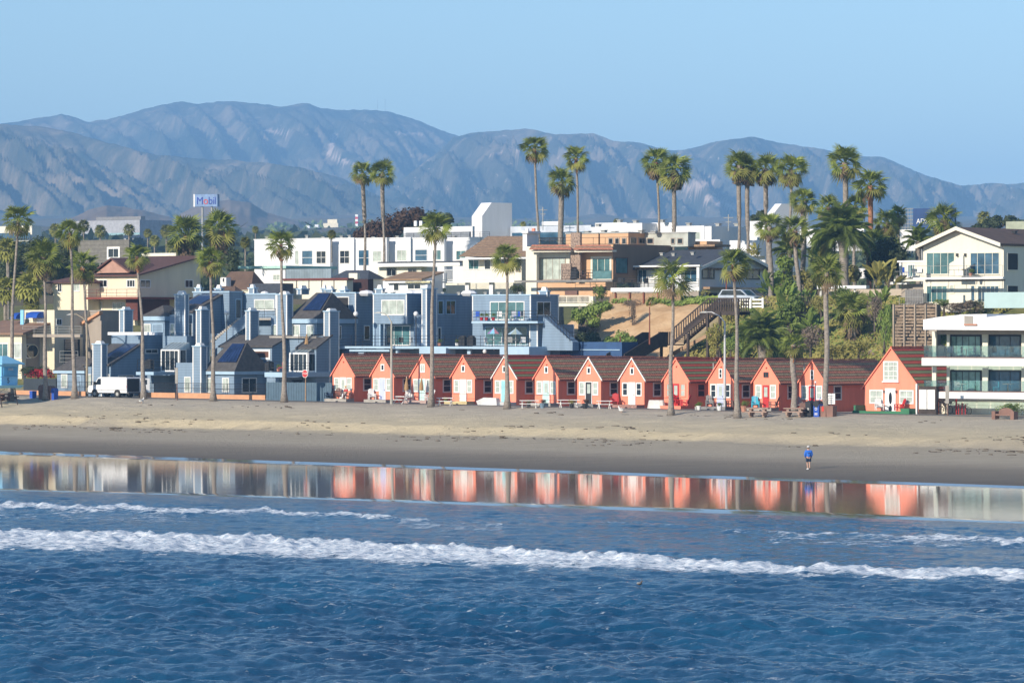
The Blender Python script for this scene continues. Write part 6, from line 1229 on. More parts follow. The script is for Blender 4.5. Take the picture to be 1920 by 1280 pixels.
# white van with open rear doors, nose to the left
u0, v, z = ghit(202, 747); v = V0-3.2; u0, z = onV(201, 745, v); t = T('delivery_van', 'white cargo van with its rear doors open, facing left before the blue condominiums', 'van', u0, v, z); L = 5.6; a = u0-L/2; b = u0+L/2; W_ = 2.0
prof = [(0, .5), (L, .5), (L, 2.0), (L-.1, 2.12), (1.75, 2.12), (1.45, 2.02), (.95, 1.35), (.2, 1.18), (0, 1.0)]
t.part('body', MB().prism([(a+p, v, z+q_) for p, q_ in prof], (0, W_, 0)), vanw)
t.part('side_window', MB().prism([(a+1.08, v-.015, z+1.33), (a+1.9, v-.015, z+1.33), (a+1.9, v-.015, z+1.95), (a+1.5, v-.015, z+1.95)], (0, .012, 0)), glassd)
t.part('windscreen', MB().add([(a+.93, v+.15, z+1.38), (a+1.4, v+.2, z+1.99), (a+1.4, v+W_-.2, z+1.99), (a+.93, v+W_-.15, z+1.38)], [(0, 1, 2, 3)]), glassd)
for p in (1.0, L-1.35):
    for q_ in (-.03, W_-.25):
        w_ = t.part('wheel', MB().tube([(a+p, v+q_, z+.38), (a+p, v+q_+.28, z+.38)], .38, 16), rubber); t.part('rim', MB().tube([(a+p, v+q_-.01, z+.38), (a+p, v+q_+.01, z+.38)], .2, 10), gmetal, w_)
    t.part('wheel_arch', MB().prism([(a+p+.48*math.cos(k*math.pi/8), v-.012, z+.42+.46*math.sin(k*math.pi/8)) for k in range(9)], (0, .01, 0)), darkin)
t.box('cargo_opening', b+.002, b+.02, v+.12, v+W_-.12, z+.62, z+1.98, darkin)
for q_, s_ in ((v+.02, -1), (v+W_-.02, 1)):
    d = t.part('rear_door', MB().prism([(b+.02, q_, z+.6), (b+.62, q_+s_*.75, z+.6), (b+.62, q_+s_*.75, z+2.), (b+.02, q_, z+2.)], (.05, 0, 0)), vanw); t.part('door_window', MB().prism([(b+.235, q_+s_*.2, z+1.35), (b+.50, q_+s_*.55, z+1.35), (b+.50, q_+s_*.55, z+1.85), (b+.235, q_+s_*.2, z+1.85)], (.01, 0, 0)), glassd, d)
t.box('bumper', b-.01, b+.25, v+.05, v+W_-.05, z+.42, z+.58, mat('grey_plastic', (.12, .12, .12))); t.box('tail_light', b-.12, b+.012, v-.02, v+.1, z+1.0, z+1.3, redp); t.box('front_bumper', a-.12, a+.1, v-.02, v+W_+.02, z+.38, z+.62, mat('grey_plastic', ())); t.box('headlight', a-.02, a+.15, v-.012, v+.2, z+.82, z+1.0, mat('lens', (.6, .6, .55), .1)); t.box('wing_mirror', a+1.05, a+1.2, v-.28, v-.02, z+1.3, z+1.6, black); t.box('door_gap', a+2.0, a+2.02, v-.006, v, z+.62, z+2.0, concd); t.box('rub_strip', a+.9, b-.05, v-.02, v-.001, z+.78, z+.82, mat('grey_plastic', ()))
# ------------------------------------------------------------------ lifeguard tower
u, v, z = ghit(8, 757); v -= 2; t = T('lifeguard_tower', 'sky blue lifeguard tower with a flared roof and the number 5', 'lifeguard tower', u, v, z); s = sc(v, 8)
P2 = lambda x, y: (onV(x, y, v)[0], onV(x, y, v)[1]); ul = P2(-38, 0)[0]; um, zf = P2(4, 722); uR = P2(32, 722)[0]
zr0 = P2(4, 681)[1]; D = 2.3
t.part('cabin', MB().hexa([(ul, v, zf), (um-.1, v, zf), (um-.1, v+D, zf), (ul, v+D, zf), (ul-.1, v-.08, zr0), (um, v-.08, zr0), (um, v+D+.08, zr0), (ul-.1, v+D+.08, zr0)]), skyp)
t.part('cladding_band', MB().box(ul-.12, um+.02, v-.14, v+D+.1, zf+.85, zf+.9), skyp); t.part('shutter', MB().box(um+.005, um+.06, v+.2, v+D-.2, zf+.95, zf+1.85), mat('deep_sky_blue', (.09, .36, .62), .5)); text(t.r, '5', .75, (um+.0-t.o[0], v+.9-t.o[1], zf+.45-t.o[2]), (RX, 0, RX), black)
zt = P2(4, 671)[1]; e = .45; t.part('roof', MB().hexa([(ul-e, v-e, zr0), (um+e, v-e, zr0), (um+e, v+D+e, zr0), (ul-e, v+D+e, zr0), (ul+.9, v+.8, zt+.2), (um-.8, v+.8, zt+.2), (um-.8, v+D-.8, zt+.2), (ul+.9, v+D-.8, zt+.2)]), skyp); t.part('roof_edge', MB().box(ul-e-.03, um+e+.03, v-e-.03, v+D+e+.03, zr0-.14, zr0-.003), skyp)
t.part('deck', MB().hexa([(ul-.6, v-.9, zf-.3), (um+.4, v-.9, zf-.3), (um+.4, v+D, zf-.3), (ul-.6, v+D, zf-.3), (ul-.7, v-1.1, zf-.01), (um+.7, v-1.1, zf-.01), (um+.7, v+D+.2, zf-.01), (ul-.7, v+D+.2, zf-.01)]), skyp)
for a in (ul+.2, um-.1):
    for b in (v-.4, v+D-.4): t.part('leg', MB().tube([(a, b, zf-.3), (a+(.5 if a > ul+1 else -.4), b, z-.4)], .06, 5), woodd)
mb = MB(); 
for k in (0, 1, 2): mb.tube([(ul-.5, v-1.0, zf+.3+k*.3), (um+.6, v-1.0, zf+.3+k*.3)], .02, 4)
for k in range(4): xx = ul-.4+(um+.9-ul)*k/3; mb.tube([(xx, v-1., zf), (xx, v-1., zf+.95)], .025, 4)
t.part('railing', mb, skyp); t.part('brace', MB().tube([(ul+.2, v-.4, z), (um+1.3, v-.4, z+.1)], .05, 4).tube([(ul, v-.4, z+.1), (um+.8, v-.4, zf-.4)], .03, 4), woodd); t.box('sign_plate', um+.07, um+.10, v+.8, v+1.5, zf+1.5, zf+1.75, mat('faded_sign', (.35, .45, .55)), None)
# ------------------------------------------------------------------ beach furniture
def place(x, y, back=None):
    if back is None: return ghit(x, y)
    v = V0+back; u, z = onV(x, y, v); return u, v, float(zrow(u))+.32
MC = {}
def adirondack(x, y, m, label, face=0., back=-.8, ground=False):
    u, v, z = place(x, y, None if ground else back)
    if ground is False: u, _ = onV(x, y, v)
    r = root('lounge_chair', label, 'chair', u, v, z, 'chairs outside the cottages', -TH+face); key = m.name
    if key not in MC:
        d = {}; mb = MB(); mb.hexa([(-.28, -.45, .30), (.28, -.45, .30), (.28, .15, .18), (-.28, .15, .18), (-.28, -.45, .36), (.28, -.45, .36), (.28, .15, .24), (-.28, .15, .24)]); d['seat'] = mb.mesh('seat', m)
        mb = MB()
        for i in range(5): x0 = -.29+i*.118; h = .98+.10*math.cos((i-2)*.7); mb.hexa([(x0, .12, .2), (x0+.10, .12, .2), (x0+.10, .16, .2), (x0, .16, .2), (x0, .45, h), (x0+.10, .45, h), (x0+.10, .49, h), (x0, .49, h)])
        d['backrest'] = mb.mesh('backrest', m); d['armrest'] = MB().box(-.06, .08, -.5, .25, .54, .58).mesh('armrest', m); d['leg'] = MB().box(-.025, .025, -.05, .05, 0, .54).mesh('leg', m); MC[key] = d
    d = MC[key]; link('seat', d['seat'], r); link('backrest', d['backrest'], r)
    for s in (-1, 1): link('armrest', d['armrest'], r, (s*.34, 0, 0)); link('leg', d['leg'], r, (s*.32, -.42, 0)); link('leg', d['leg'], r, (s*.32, .18, 0))
    return r
palegrey = mat('grey_plastic_chair', (.25, .25, .24), .6)
adirondack(697, 752, white, 'white high-backed chair on the porch left of the lavender door', .9); adirondack(767, 752, white, 'white chair leaning back below the tan parasols', .9); adirondack(806, 753, white, 'white chair just left of the palm at the third cottage', -.5)
adirondack(1153, 758, redp, 'red chair on the brick porch', .5); adirondack(1163, 758, redp, 'dark red chair behind the white door on the brick porch', 1.4) if 0 else None
adirondack(1268, 760, redp, 'red chair behind the railing of the red-door cottage', 1.2); adirondack(1286, 760, redp, 'second red chair right of the palm at the red-door cottage', -1.2)
adirondack(1330, 761, palegrey, 'grey chair on the steps of the cottage by the street lamp', .7); adirondack(1372, 762, brownp, 'dark folding chair right of the street lamp', -1.2)
adirondack(1416, 763, aquap, 'turquoise chair outside the cottage with the dark gable slider', .7); adirondack(1452, 763, brownp, 'dark chair right of the red door with small panes', -1.2); adirondack(1497, 766, palegrey, 'grey chair behind the short stout palm', .6)
adirondack(1648, 770, white, 'white chair behind the green porch wall', .8); adirondack(1688, 770, redp, 'bright red round-backed chair behind the green porch wall', -.6); adirondack(1529, 766, mat('purple_fabric', (.12, .12, .45)), 'purple-blue folding chair by the last small cottage', -1.)
adirondack(617, 750, navy, 'blue chair left of the first coral cottage', .4); adirondack(636, 751, brownp, 'dark red chair on the porch of the first coral cottage', .8); adirondack(652, 751, brownp, 'dark chair at the right end of the first cottage porch', -.8)
def table(x, y, m, label, L=1.7, heavy=False, ground=True, rz=.0):
    u, v, z = ghit(x, y); r = root('picnic_table', label, 'picnic table', u, v, z, 'picnic tables', -TH+rz)
    link('tabletop', MB().box(-L/2, L/2, -.38, .38, .70, .76 if not heavy else .80).mesh('tabletop', m), r)
    for s in (-1, 1):
        link('bench', MB().box(-L/2, L/2, s*.62-.12, s*.62+.12, .40, .45 if not heavy else .50).mesh('bench', m), r); mb = MB()
        if heavy: mb.box(s*L*.3-.12, s*L*.3+.12, -.3, .3, 0, .70).box(s*L*.3-.10, s*L*.3+.10, -.7, .7, .2, .40)
        else: mb.tube([(s*L*.36, -.6, 0), (s*L*.36, .25, .72)], .045, 4).tube([(s*L*.36, .6, 0), (s*L*.36, -.25, .72)], .045, 4).tube([(s*L*.36, -.7, .40), (s*L*.36, .7, .40)], .04, 4)
        link('trestle', mb.mesh('trestle', m), r)
    return r
table(752, 757, white, 'white trestle table before the third coral cottage', 1.5); table(835, 760, white, 'white trestle table left of the buff porch', 1.6, rz=.5); table(992, 765, white, 'white trestle table right of the striped roof cottage', 1.8, rz=.7); table(1066, 764, white, 'white picnic table before the black-doored cottage', 2.1, rz=.8); table(1133, 766, white, 'white trestle table left of the brick porch', 1.4, rz=.8)
tc = mat('pinkish_concrete', (.32, .22, .17), .9, .2); table(1421, 781, tc, 'heavy brown concrete picnic table right of the leaning palm', 2.1, True, rz=.3); table(1490, 781, tc, 'heavy concrete picnic table in front of the short stout palm', 1.9, True, rz=.3); table(12, 752, brownp, 'dark picnic table under the lifeguard tower', 2.2, True)
def planter(x, y, m, pk, label, s=1., name='flower_pot'):
    u, v, z = ghit(x, y); r = root(name, label, 'planter', u, v, z, 'potted plants'); link('pot', MB().tube([(0, 0, 0), (0, 0, .42*s)], [.17*s, .25*s], 10).mesh('pot', m), r); link('plant', CL[pk][0], r, (0, 0, .5*s), scale=(.3*s,)*3)
tcot = mat('terracotta', ())
planter(674, 752, tcot, 'y', 'terracotta pot left of the white high-backed chair'); planter(714, 753, tcot, 'y', 'brown pot beside the lavender door'); planter(836, 757, greenp, 'y', 'green pot with yellow flowers before the buff porch', .9); planter(991, 764, concd, 'y', 'grey pot with a shrub right of the striped roof cottage', 1.); planter(1017, 765, mat('blue_grey_glaze', (.15, .22, .28)), 'r', 'blue-grey pot with russet flowers', 1.1); planter(1072, 765, black, 'y', 'dark pot beside the white picnic table'); planter(1097, 766, black, 'r', 'dark pot with flowering plant left of the black door', 1.2); planter(1310, 769, white, 'g', 'white pot left of the grey steps'); planter(1349, 770, white, 'g', 'white pot just left of the street lamp base'); planter(1395, 772, mat('terracotta', ()), 'g', 'terracotta urn right of the leaning palm', 1.3); planter(1306, 769, gmetal, 'g', 'small leafy pot at the left end of the grey steps', .8)
# folded parasols
for x, y, lb in ((762, 752, 'left folded tan parasol, against the dark wall of the third cottage'), (790, 753, 'right folded tan parasol, before the third cottage door')):
    u, _ = onV(x, y, V0-.9); v = V0-.9; z = float(zrow(u))+.3; t = T('parasol', lb, 'parasol', u, v, z, 'folded tan parasols'); t.part('canopy', MB().tube([(u, v, z+1.0), (u, v, z+1.5), (u+.05, v, z+2.3)], [.22, .19, .03], 8), canv); t.part('pole', MB().tube([(u, v, z), (u, v, z+2.35)], .025, 5), white)
def parasol_open(x, y, dv, rp, label, cols, yb):
    v = V0+dv; u, z = onV(x, y, v); R = rp/sc(v, x)*1.1; t = T('parasol', label, 'parasol', u, v, z-2, 'open parasols on the blue deck'); mb = MB(); n = 8
    for i in range(n): a, b = 2*math.pi*i/n, 2*math.pi*(i+1)/n; mb.add([(u, v, z+.3), (u+R*math.cos(a), v+R*math.sin(a), z-.3), (u+R*math.cos(b), v+R*math.sin(b), z-.3)], [(0, 1, 2)], i % len(cols))
    t.part('canopy', mb, cols); t.part('pole', MB().tube([(u, v, z-2.0), (u, v, z+.35)], .03, 5), white)
parasol_open(926, 620, 12.6, 12, 'open multicoloured parasol on the lower blue balcony', [bluelt, mat('violet_canvas', (.35, .2, .45)), skyp, mat('rose_canvas', (.55, .25, .3))], 0); parasol_open(967, 621, 12.6, 14, 'open pale green and white parasol on the lower blue balcony', [mat('sage_canvas', (.35, .42, .38)), bluelt], 0)
# balcony furniture: chairs and tables, each its own thing
def deckset(items, dv, yb, grp):
    for i, (x, k, m, lb) in enumerate(items):
        v = V0+dv+.9; u, z = onV(x, yb, v); z = onV(x, yb, V0+dv)[1]
        if k == 'c':
            r = root('patio_chair', lb, 'chair', u, v, z, grp, -TH+(i*1.7) % 6); link('seat', MB().box(-.25, .25, -.25, .25, .4, .45).mesh('seat', m), r); link('backrest', MB().box(-.25, .25, .2, .25, .45, .95).mesh('backrest', m), r)
            for a in (-.22, .22):
                for b in (-.22, .22): link('leg', MB().tube([(a, b, 0), (a, b, .4)], .018, 4).mesh('leg', m), r)
        elif k == 't':
            r = root('patio_table', lb, 'table', u, v, z, grp); link('tabletop', MB().tube([(0, 0, .7), (0, 0, .74)], .5, 12).mesh('tabletop', m), r); link('leg', MB().tube([(0, 0, 0), (0, 0, .7)], .05, 6).mesh('leg', m), r)
        elif k == 'p':
            r = root('flower_pot', lb, 'planter', u, v, z, grp); link('pot', MB().tube([(0, 0, 0), (0, 0, .35)], [.14, .2], 8).mesh('pot', m), r); link('plant', CL['g'][0], r, (0, 0, .5), scale=(.28,)*3)
        elif k == 'g':
            r = root('barbecue', lb, 'barbecue', u, v, z, grp); link('lid', MB().ball((0, 0, .95), .4, 8, sz=(1.2, .7, .5)).mesh('lid', m), r); link('cart', MB().box(-.4, .4, -.25, .25, .1, .9).mesh('cart', m), r)
GG = 'furniture on the balconies'
deckset([(728, 'c', black, 'dark patio chair before the blue condominium sliding door, leftmost'), (740, 't', gmetal, 'round patio table before the blue condominium sliding door'), (754, 'c', black, 'dark patio chair right of the round patio table'), (768, 'c', gmetal, 'pale chair at the right of the sliding door'), (824, 'p', tcot, 'terracotta pot with flowers on the long balcony'), (857, 'p', white, 'white jar-shaped pot near the barbecue'), (868, 'g', black, 'black covered barbecue on the long balcony'), (884, 'g', black, 'second dark covered barbecue beside the first'), (914, 'c', white, 'white chair at the left of the multicoloured parasol'), (926, 't', white, 'white table under the multicoloured parasol'), (938, 'c', white, 'white chair between the two parasols'), (956, 'c', gmetal, 'pale chair left of the green parasol'), (967, 't', white, 'white table under the green parasol'), (980, 'c', white, 'white chair right of the green parasol')], 10.8, 649.5, GG)
deckset([(893, 'c', bluep, 'blue folded chair at the left of the upper blue balcony'), (903, 'p', redp, 'red pot at the left of the upper blue balcony'), (912, 'p', redp, 'middle red pot of the upper blue balcony'), (925, 'p', redp, 'right red pot of the upper blue balcony'), (937, 'c', white, 'white chair left of the palm trunk on the upper balcony'), (945, 't', white, 'white table on the upper blue balcony'), (962, 'c', white, 'white chair right of the palm trunk on the upper balcony'), (970, 'c', bluep, 'blue chair near the right end of the upper blue balcony'), (982, 'c', gmetal, 'grey chair at the right end of the upper blue balcony')], 12.6, 601, GG)
deckset([(505, 'g', black, 'dark covered grill on the lower left deck'), (514, 'c', black, 'dark chair on the deck above the slate blue fence'), (522, 'p', tcot, 'terracotta pot on the deck above the slate blue fence'), (527, 'c', redp, 'reddish chair on the deck above the slate blue fence')], 1.6, 697, GG)
deckset([(272, 'c', black, 'dark chair at the left of the balcony behind the white van'), (280, 'g', black, 'black grill on the balcony behind the white van')], 2.4, 693, GG)
deckset([(1078, 'g', black, 'black covered grill by the stone column'), (1096, 'c', brownp, 'brown chair on the tan house balcony'), (1103, 't', brownp, 'brown table on the tan house balcony')], 36.4, 523.5, GG)
deckset([(1160, 'c', black, 'leftmost black deck chair of the grey gabled house'), (1173, 'c', black, 'second black deck chair of the grey gabled house'), (1185, 't', black, 'black table on the deck of the grey gabled house'), (1198, 'c', black, 'third black deck chair of the grey gabled house'), (1212, 'c', black, 'fourth black deck chair of the grey gabled house'), (1228, 't', gmetal, 'grey table on the deck of the grey gabled house')], 35.8, 538, GG)
deckset([(1722, 'c', white, 'white chair on the annex terrace left of the cream gable house') , (1797, 'g', greenp, 'green-topped grill on the cream house balcony'), (1803, 'c', brownp, 'brown chair on the cream house balcony'), (1812, 't', woodd, 'dark table on the cream house balcony'), (1820, 'p', tcot, 'orange pot on the cream house balcony'), (1698, 'c', bluep, 'blue chair on the annex terrace')], 30.4, 518.5, GG)
deckset([(1745, 'c', black, 'dark lounge chair at the left end of the upper glass balcony'), (1765, 'g', black, 'covered grill on the upper glass balcony'), (1783, 'c', navy, 'dark blue chair left of the folding doors, upper glass balcony'), (1798, 'c', navy, 'dark blue chair before the folding doors, upper glass balcony'), (1812, 't', conc, 'round pale table on the upper glass balcony'), (1832, 'c', navy, 'navy chair at the right of the pale table, upper glass balcony'), (1862, 'c', black, 'black chair past the white pillar, upper glass balcony'), (1885, 't', black, 'black table on the upper glass balcony'), (1902, 'c', black, 'black chair near the right edge, upper glass balcony')], .2, 669.8, GG)
deckset([(1748, 'c', gmetal, 'grey chair at the left end of the lower glass balcony'), (1803, 't', creamp, 'cream drum table on the lower glass balcony'), (1796, 'c', gmetal, 'grey chair beside the cream drum table'), (1868, 'c', aquap, 'teal chair on the lower glass balcony'), (1890, 't', wood, 'wooden table near the right edge of the lower glass balcony')], .2, 735, GG)
# bins
def bin_(x, y, m, label, w_=.62, h=1.1, dome=True, grp='litter bins', lid=None, mark=None):
    u, v, z = ghit(x, y); t = T('litter_bin', label, 'bin', u, v, z, grp); t.part('body', MB().hexa([(u-w_*.45, v-.3, z-.1), (u+w_*.45, v-.3, z-.1), (u+w_*.45, v+.3, z-.1), (u-w_*.45, v+.3, z-.1), (u-w_/2, v-.33, z+h), (u+w_/2, v-.33, z+h), (u+w_/2, v+.33, z+h), (u-w_/2, v+.33, z+h)]), m)
    if dome: t.part('lid', MB().tube([(u, v-.36, z+h), (u, v+.36, z+h)], w_/2, 12), lid or m)
    if mark == 'r':
        mb = MB(); c = z+h*.62
        for k in range(3):
            a = math.pi/2+k*2.094; b = a+1.6; p = [(u+.17*math.cos(a), v-.345, c+.17*math.sin(a)), (u+.17*math.cos(b), v-.345, c+.17*math.sin(b)), (u+.10*math.cos(b), v-.345, c+.10*math.sin(b)), (u+.10*math.cos(a), v-.345, c+.10*math.sin(a))]; mb.prism(p, (0, .012, 0))
        t.part('recycling_mark', mb, white); 
        for k in range(2): t.box('lettering_line', u-.16, u+.16, v-.345, v-.332, z+.28-k*.1, z+.33-k*.1, white)
    if mark == 'd': t.part('round_mark', MB().prism([(u+.13*math.cos(a*.6), v-.345, z+.7+.13*math.sin(a*.6)) for a in range(10)], (0, .012, 0)), gmetal)
    if mark == 'f': t.part('red_mark', MB().prism([(u-.14, v-.345, z+.5), (u+.1, v-.345, z+.5), (u+.1, v-.345, z+.85), (u-.02, v-.345, z+.98), (u-.14, v-.345, z+.85)], (0, .012, 0)), mat('signal_red', (.6, .05, .03)))
bin_(1509, 780, brownp, 'brown side cabinet left of the black bin', .7, 1.2, False); bin_(1519, 781, black, 'black litter bin with a round mark left of the blue recycling bin', .6, 1.15, mark='d'); bin_(1534, 781, bluep, 'blue recycling bin with a white arrow mark', .62, 1.15, mark='r', lid=black)
bin_(1547, 781, mat('cocoa_block', (.22, .12, .09)), 'square brown concrete bin housing with a red mark', .62, .95, False, mark='f'); bin_(1559, 781, mat('cocoa_block', ()), 'second square brown concrete housing under the white notice', .75, .98, False)
bin_(62, 746, bluep, 'small blue barrel left of the brown bins', .42, .75, False); bin_(81, 748, mat('cocoa_block', ()), 'left brown rounded bin housing behind the blue post', .8, 1.1); bin_(96, 749, mat('cocoa_block', ()), 'right brown rounded bin housing behind the blue post', .7, 1.1); bin_(102, 749, bluep, 'blue bin set in front of the right brown housing', .5, .95)
# bench, bikes, cabinet, crates
u, v, z = ghit(1884, 786); t = T('bench', 'brown concrete bench with an arched back before the hedge', 'bench', u, v, z); bc_ = mat('cocoa_block', ())
for s in (-1, 1): t.box('arm_block', u+s*.95-.18, u+s*.95+.18, v-.35, v+.35, z-.2, z+.72, bc_)
t.box('seat', u-.77, u+.77, v-.3, v+.3, z+.33, z+.48, bc_); t.part('backrest', MB().prism([(u-.75, v+.2, z+.48)]+[(u-.75*math.cos(a*math.pi/10), v+.2, z+.6+.4*math.sin(a*math.pi/10)) for a in range(11)]+[(u+.75, v+.2, z+.48)], (0, .12, 0)), bc_)
def bike(u, v, z, label, m):
    t = T('bicycle', label, 'bicycle', u, v, z, 'bicycles by the garages')
    for a in (-.5, .5):
        mb = MB(); mb.tube([(u+a+.32*math.cos(k*math.pi/8), v, z+.34+.32*math.sin(k*math.pi/8)) for k in range(17)], .025, 4, caps=False); w_ = t.part('wheel', mb, rubber)
    t.part('frame', MB().tube([(u-.5, v, z+.34), (u-.15, v, z+.85), (u+.32, v, z+.85), (u+.5, v, z+.34)], .022, 4).tube([(u-.15, v, z+.85), (u+.02, v, z+.34), (u+.32, v, z+.85)], .022, 4).tube([(u-.5, v, z+.34), (u+.02, v, z+.34)], .02, 4), m); t.part('saddle', MB().box(u-.28, u-.05, v-.06, v+.06, z+.9, z+.96), black); t.part('handlebar', MB().tube([(u+.33, v-.25, z+.98), (u+.33, v+.25, z+.98)], .02, 4).tube([(u+.33, v, z+.85), (u+.33, v, z+1)], .02, 4), black)
for i, (x, dz, lb, m_) in enumerate(((1767, 1.0, 'bicycle hung on the upper row of the wall rack', black), (1767, .05, 'bicycle on the lower row of the wall rack', black), (1812, 0, 'bicycle standing right of the red uprights', gmetal), (1804, 0, 'red bicycle leaning among the red uprights', redp))):
    uu, zz = onV(x, 777, V0+2.6); bike(uu, V0+(3.1 if i < 2 else 2.2), float(zrow(uu))+dz, lb, m_)
uu, zz = onV(1793, 778, V0+2); zz = float(zrow(uu)); t = T('fire_extinguisher_post', 'red upright standpipe left of the bicycles', 'standpipe', uu, V0+2, zz); t.part('pipe', MB().tube([(uu, V0+2, zz), (uu, V0+2, zz+1.25)], .08, 8), redp); t.part('valve', MB().ball((uu, V0+2, zz+1.3), .12, 8), redp)
uu, zz = onV(1803, 778, V0+1.6); zz = float(zrow(uu)); t = T('bike_stand', 'red metal bike stand with three uprights before the garage', 'bike rack', uu, V0+1.6, zz)
for k in range(3): t.part('upright', MB().tube([(uu-.3+k*.35, V0+1.6, zz), (uu-.3+k*.35, V0+1.6, zz+.95+.15*(k == 1))], .04, 6), redp)
# covered table, pale box sofa, seated figure on porch, surfboard-like dinghy
u, _ = onV(1231, 766, V0-.9); v = V0-.9; z = float(zrow(u)); t = T('covered_table', 'table hidden under a draped white cover beside the brick porch', 'table', u, v, z); mb = MB(); n = 14
mb.add([(u+1.05*math.cos(i*2*math.pi/n)*(1+.05*(i % 2)), v+.5*math.sin(i*2*math.pi/n), z) for i in range(n)]+[(u+.85*math.cos(i*2*math.pi/n), v+.4*math.sin(i*2*math.pi/n), z+.82) for i in range(n)], [(i, (i+1) % n, n+(i+1) % n, n+i) for i in range(n)]+[list(range(n, 2*n))]); t.part('cover', mb, mat('white_cloth', (.62, .6, .56), .9)); t.part('table_under', MB().box(u-.6, u+.6, v-.3, v+.3, z+.74, z+.8), wood)
u, _ = onV(919, 764, V0-1.2); v = V0-1.4; z = float(zrow(u)); t = T('upturned_boat', 'small upturned white boat on the walk left of the striped-roof cottage', 'boat', u, v, z)
t.part('hull', MB().hexa([(u-1.1, v-.35, z+.02), (u+1.3, v-.4, z+.02), (u+1.3, v+.4, z+.02), (u-1.1, v+.35, z+.02), (u-.5, v-.2, z+.75), (u+1.1, v-.25, z+.72), (u+1.1, v+.25, z+.72), (u-.5, v+.2, z+.75)]).add([(u-1.1, v-.35, z+.02), (u-1.6, v, z+.4), (u-1.1, v+.35, z+.02), (u-.5, v+.2, z+.75), (u-.5, v-.2, z+.75)], [(0, 1, 4), (1, 2, 3), (1, 3, 4), (0, 2, 1)]), mat('faded_white', (.6, .6, .58), .6)); t.part('gunwale', MB().box(u-1.1, u+1.35, v-.43, v+.43, z-.05, z+.01), gmetal)
# roof bits
t = BL('chimney_pipe', 'small brick chimney on the striped roof behind the street lamp', 'chimney', 1338, 676, 6); t.fb(1336, 1342, 3, 674, 690, 6, mat('red_brick', (.35, .10, .06), .9, .2, 8)); t.fb(1337, 1341, 2, 671, 674, 6.3, whites, 'cap')
t = BL('satellite_dish', 'white dish on the roof ridge of the coral row below the blue deck', 'dish', 804, 672, 4)
u, v, z = t.o; t.part('dish', MB().ball((u, v, z), .22, 8, sz=(1, .3, 1)), white); t.part('arm', MB().tube([(u, v, z-.2), (u, v+.2, z-.5)], .03, 4), gmetal)
# small vents and boxes on the flat roofs
def rooftop(thing, items):
    t_ = next(o for o in COL.objects if o.parent is None and o.get('label', '').startswith(thing)); M_ = t_.location
    for (x, y, dv, w_, h_, m_) in items:
        v = V0+dv; u, z = onV(x, y, v); o_ = UV(M_.x, M_.y); d = h_/sc(v, x)
        link('roof_vent', MB().box(u-w_/2-o_[0], u+w_/2-o_[0], v-o_[1], v+w_-o_[1], z-M_.z, z+d-M_.z).box(u-w_*.7-o_[0], u+w_*.7-o_[0], v-w_*.2-o_[1], v+w_*1.2-o_[1], z+d-M_.z+.002, z+d-M_.z+.08).mesh('roof_vent', m_), t_)
rooftop('long white flat', [(x, 448, 84, .4, 3+i % 3*1.5, gmetal) for i, x in enumerate((500, 540, 575, 606, 640, 655, 700, 745, 790, 812, 850))])
rooftop('tan and brown', [(x, 437.5, 49, .5, 3+i % 2*2, gmetal) for i, x in enumerate((1100, 1130, 1150, 1200, 1225))])
rooftop('white flat-roofed', [(x, y, 92, .5, 4, gmetal) for x, y in ((1120, 425), (1160, 417), (1190, 418), (1240, 417), (1290, 423), (1345, 424), (1380, 424))])
rooftop('long blue-sided', [(x, 553, 18, .3, 4, gmetal) for x in (720, 735, 830, 860, 910, 935, 975)])
rooftop('grey house with a dark slate', [(x, y, 46, .35, 4, gmetal) for x, y in ((1240, 479), (1262, 480), (1298, 478))])
rooftop('cream gable-fronted', [(x, y, 40, .4, 3, black) for x, y in ((1862, 437), (1900, 437))])
# ------------------------------------------------------------------ birds
def bird(x, y, label, sea=False, s=1., rz=0.):
    if sea: Yd = F*11.6/(y-620); X = (x-960)/F*Yd; u, v = UV(X, Yd); z = -.5
    else: u, v, z = ghit(x, y)
    r = root('gull' if not sea else 'sea_bird', label, 'bird', u, v, z, None, rz); b = MB().ball((0, 0, .24), .16, 8, sz=(1.5, .8, .8)).tube([(.14, 0, .28), (.2, 0, .42)], [.07, .05], 6).ball((.22, 0, .45), .065, 6)
    link('body', b.mesh('body', gull if not sea else mat('dun_feather', (.12, .09, .07)), smooth=True), r, scale=(s,)*3); link('wing', MB().ball((-.05, 0, .28), .15, 8, sz=(1.5, .95, .5)).mesh('wing', gmetal), r, scale=(s,)*3); link('beak', MB().tube([(.27, 0, .45), (.36, 0, .43)], [.02, .005], 4).mesh('beak', orange), r, scale=(s,)*3)
    if not sea:
        for k in (-.05, .05): link('leg', MB().tube([(0, k, 0), (0, k, .14)], .01, 4).mesh('leg', orange), r, scale=(s,)*3)
bird(1165, 774, 'gull on the sand before the brick porch', s=1.3, rz=2.6); bird(265, 756, 'gull on the sand below the white van', s=1.2, rz=.5); bird(1199, 1103, 'small dark sea bird floating in the open water', True, .55, .4)
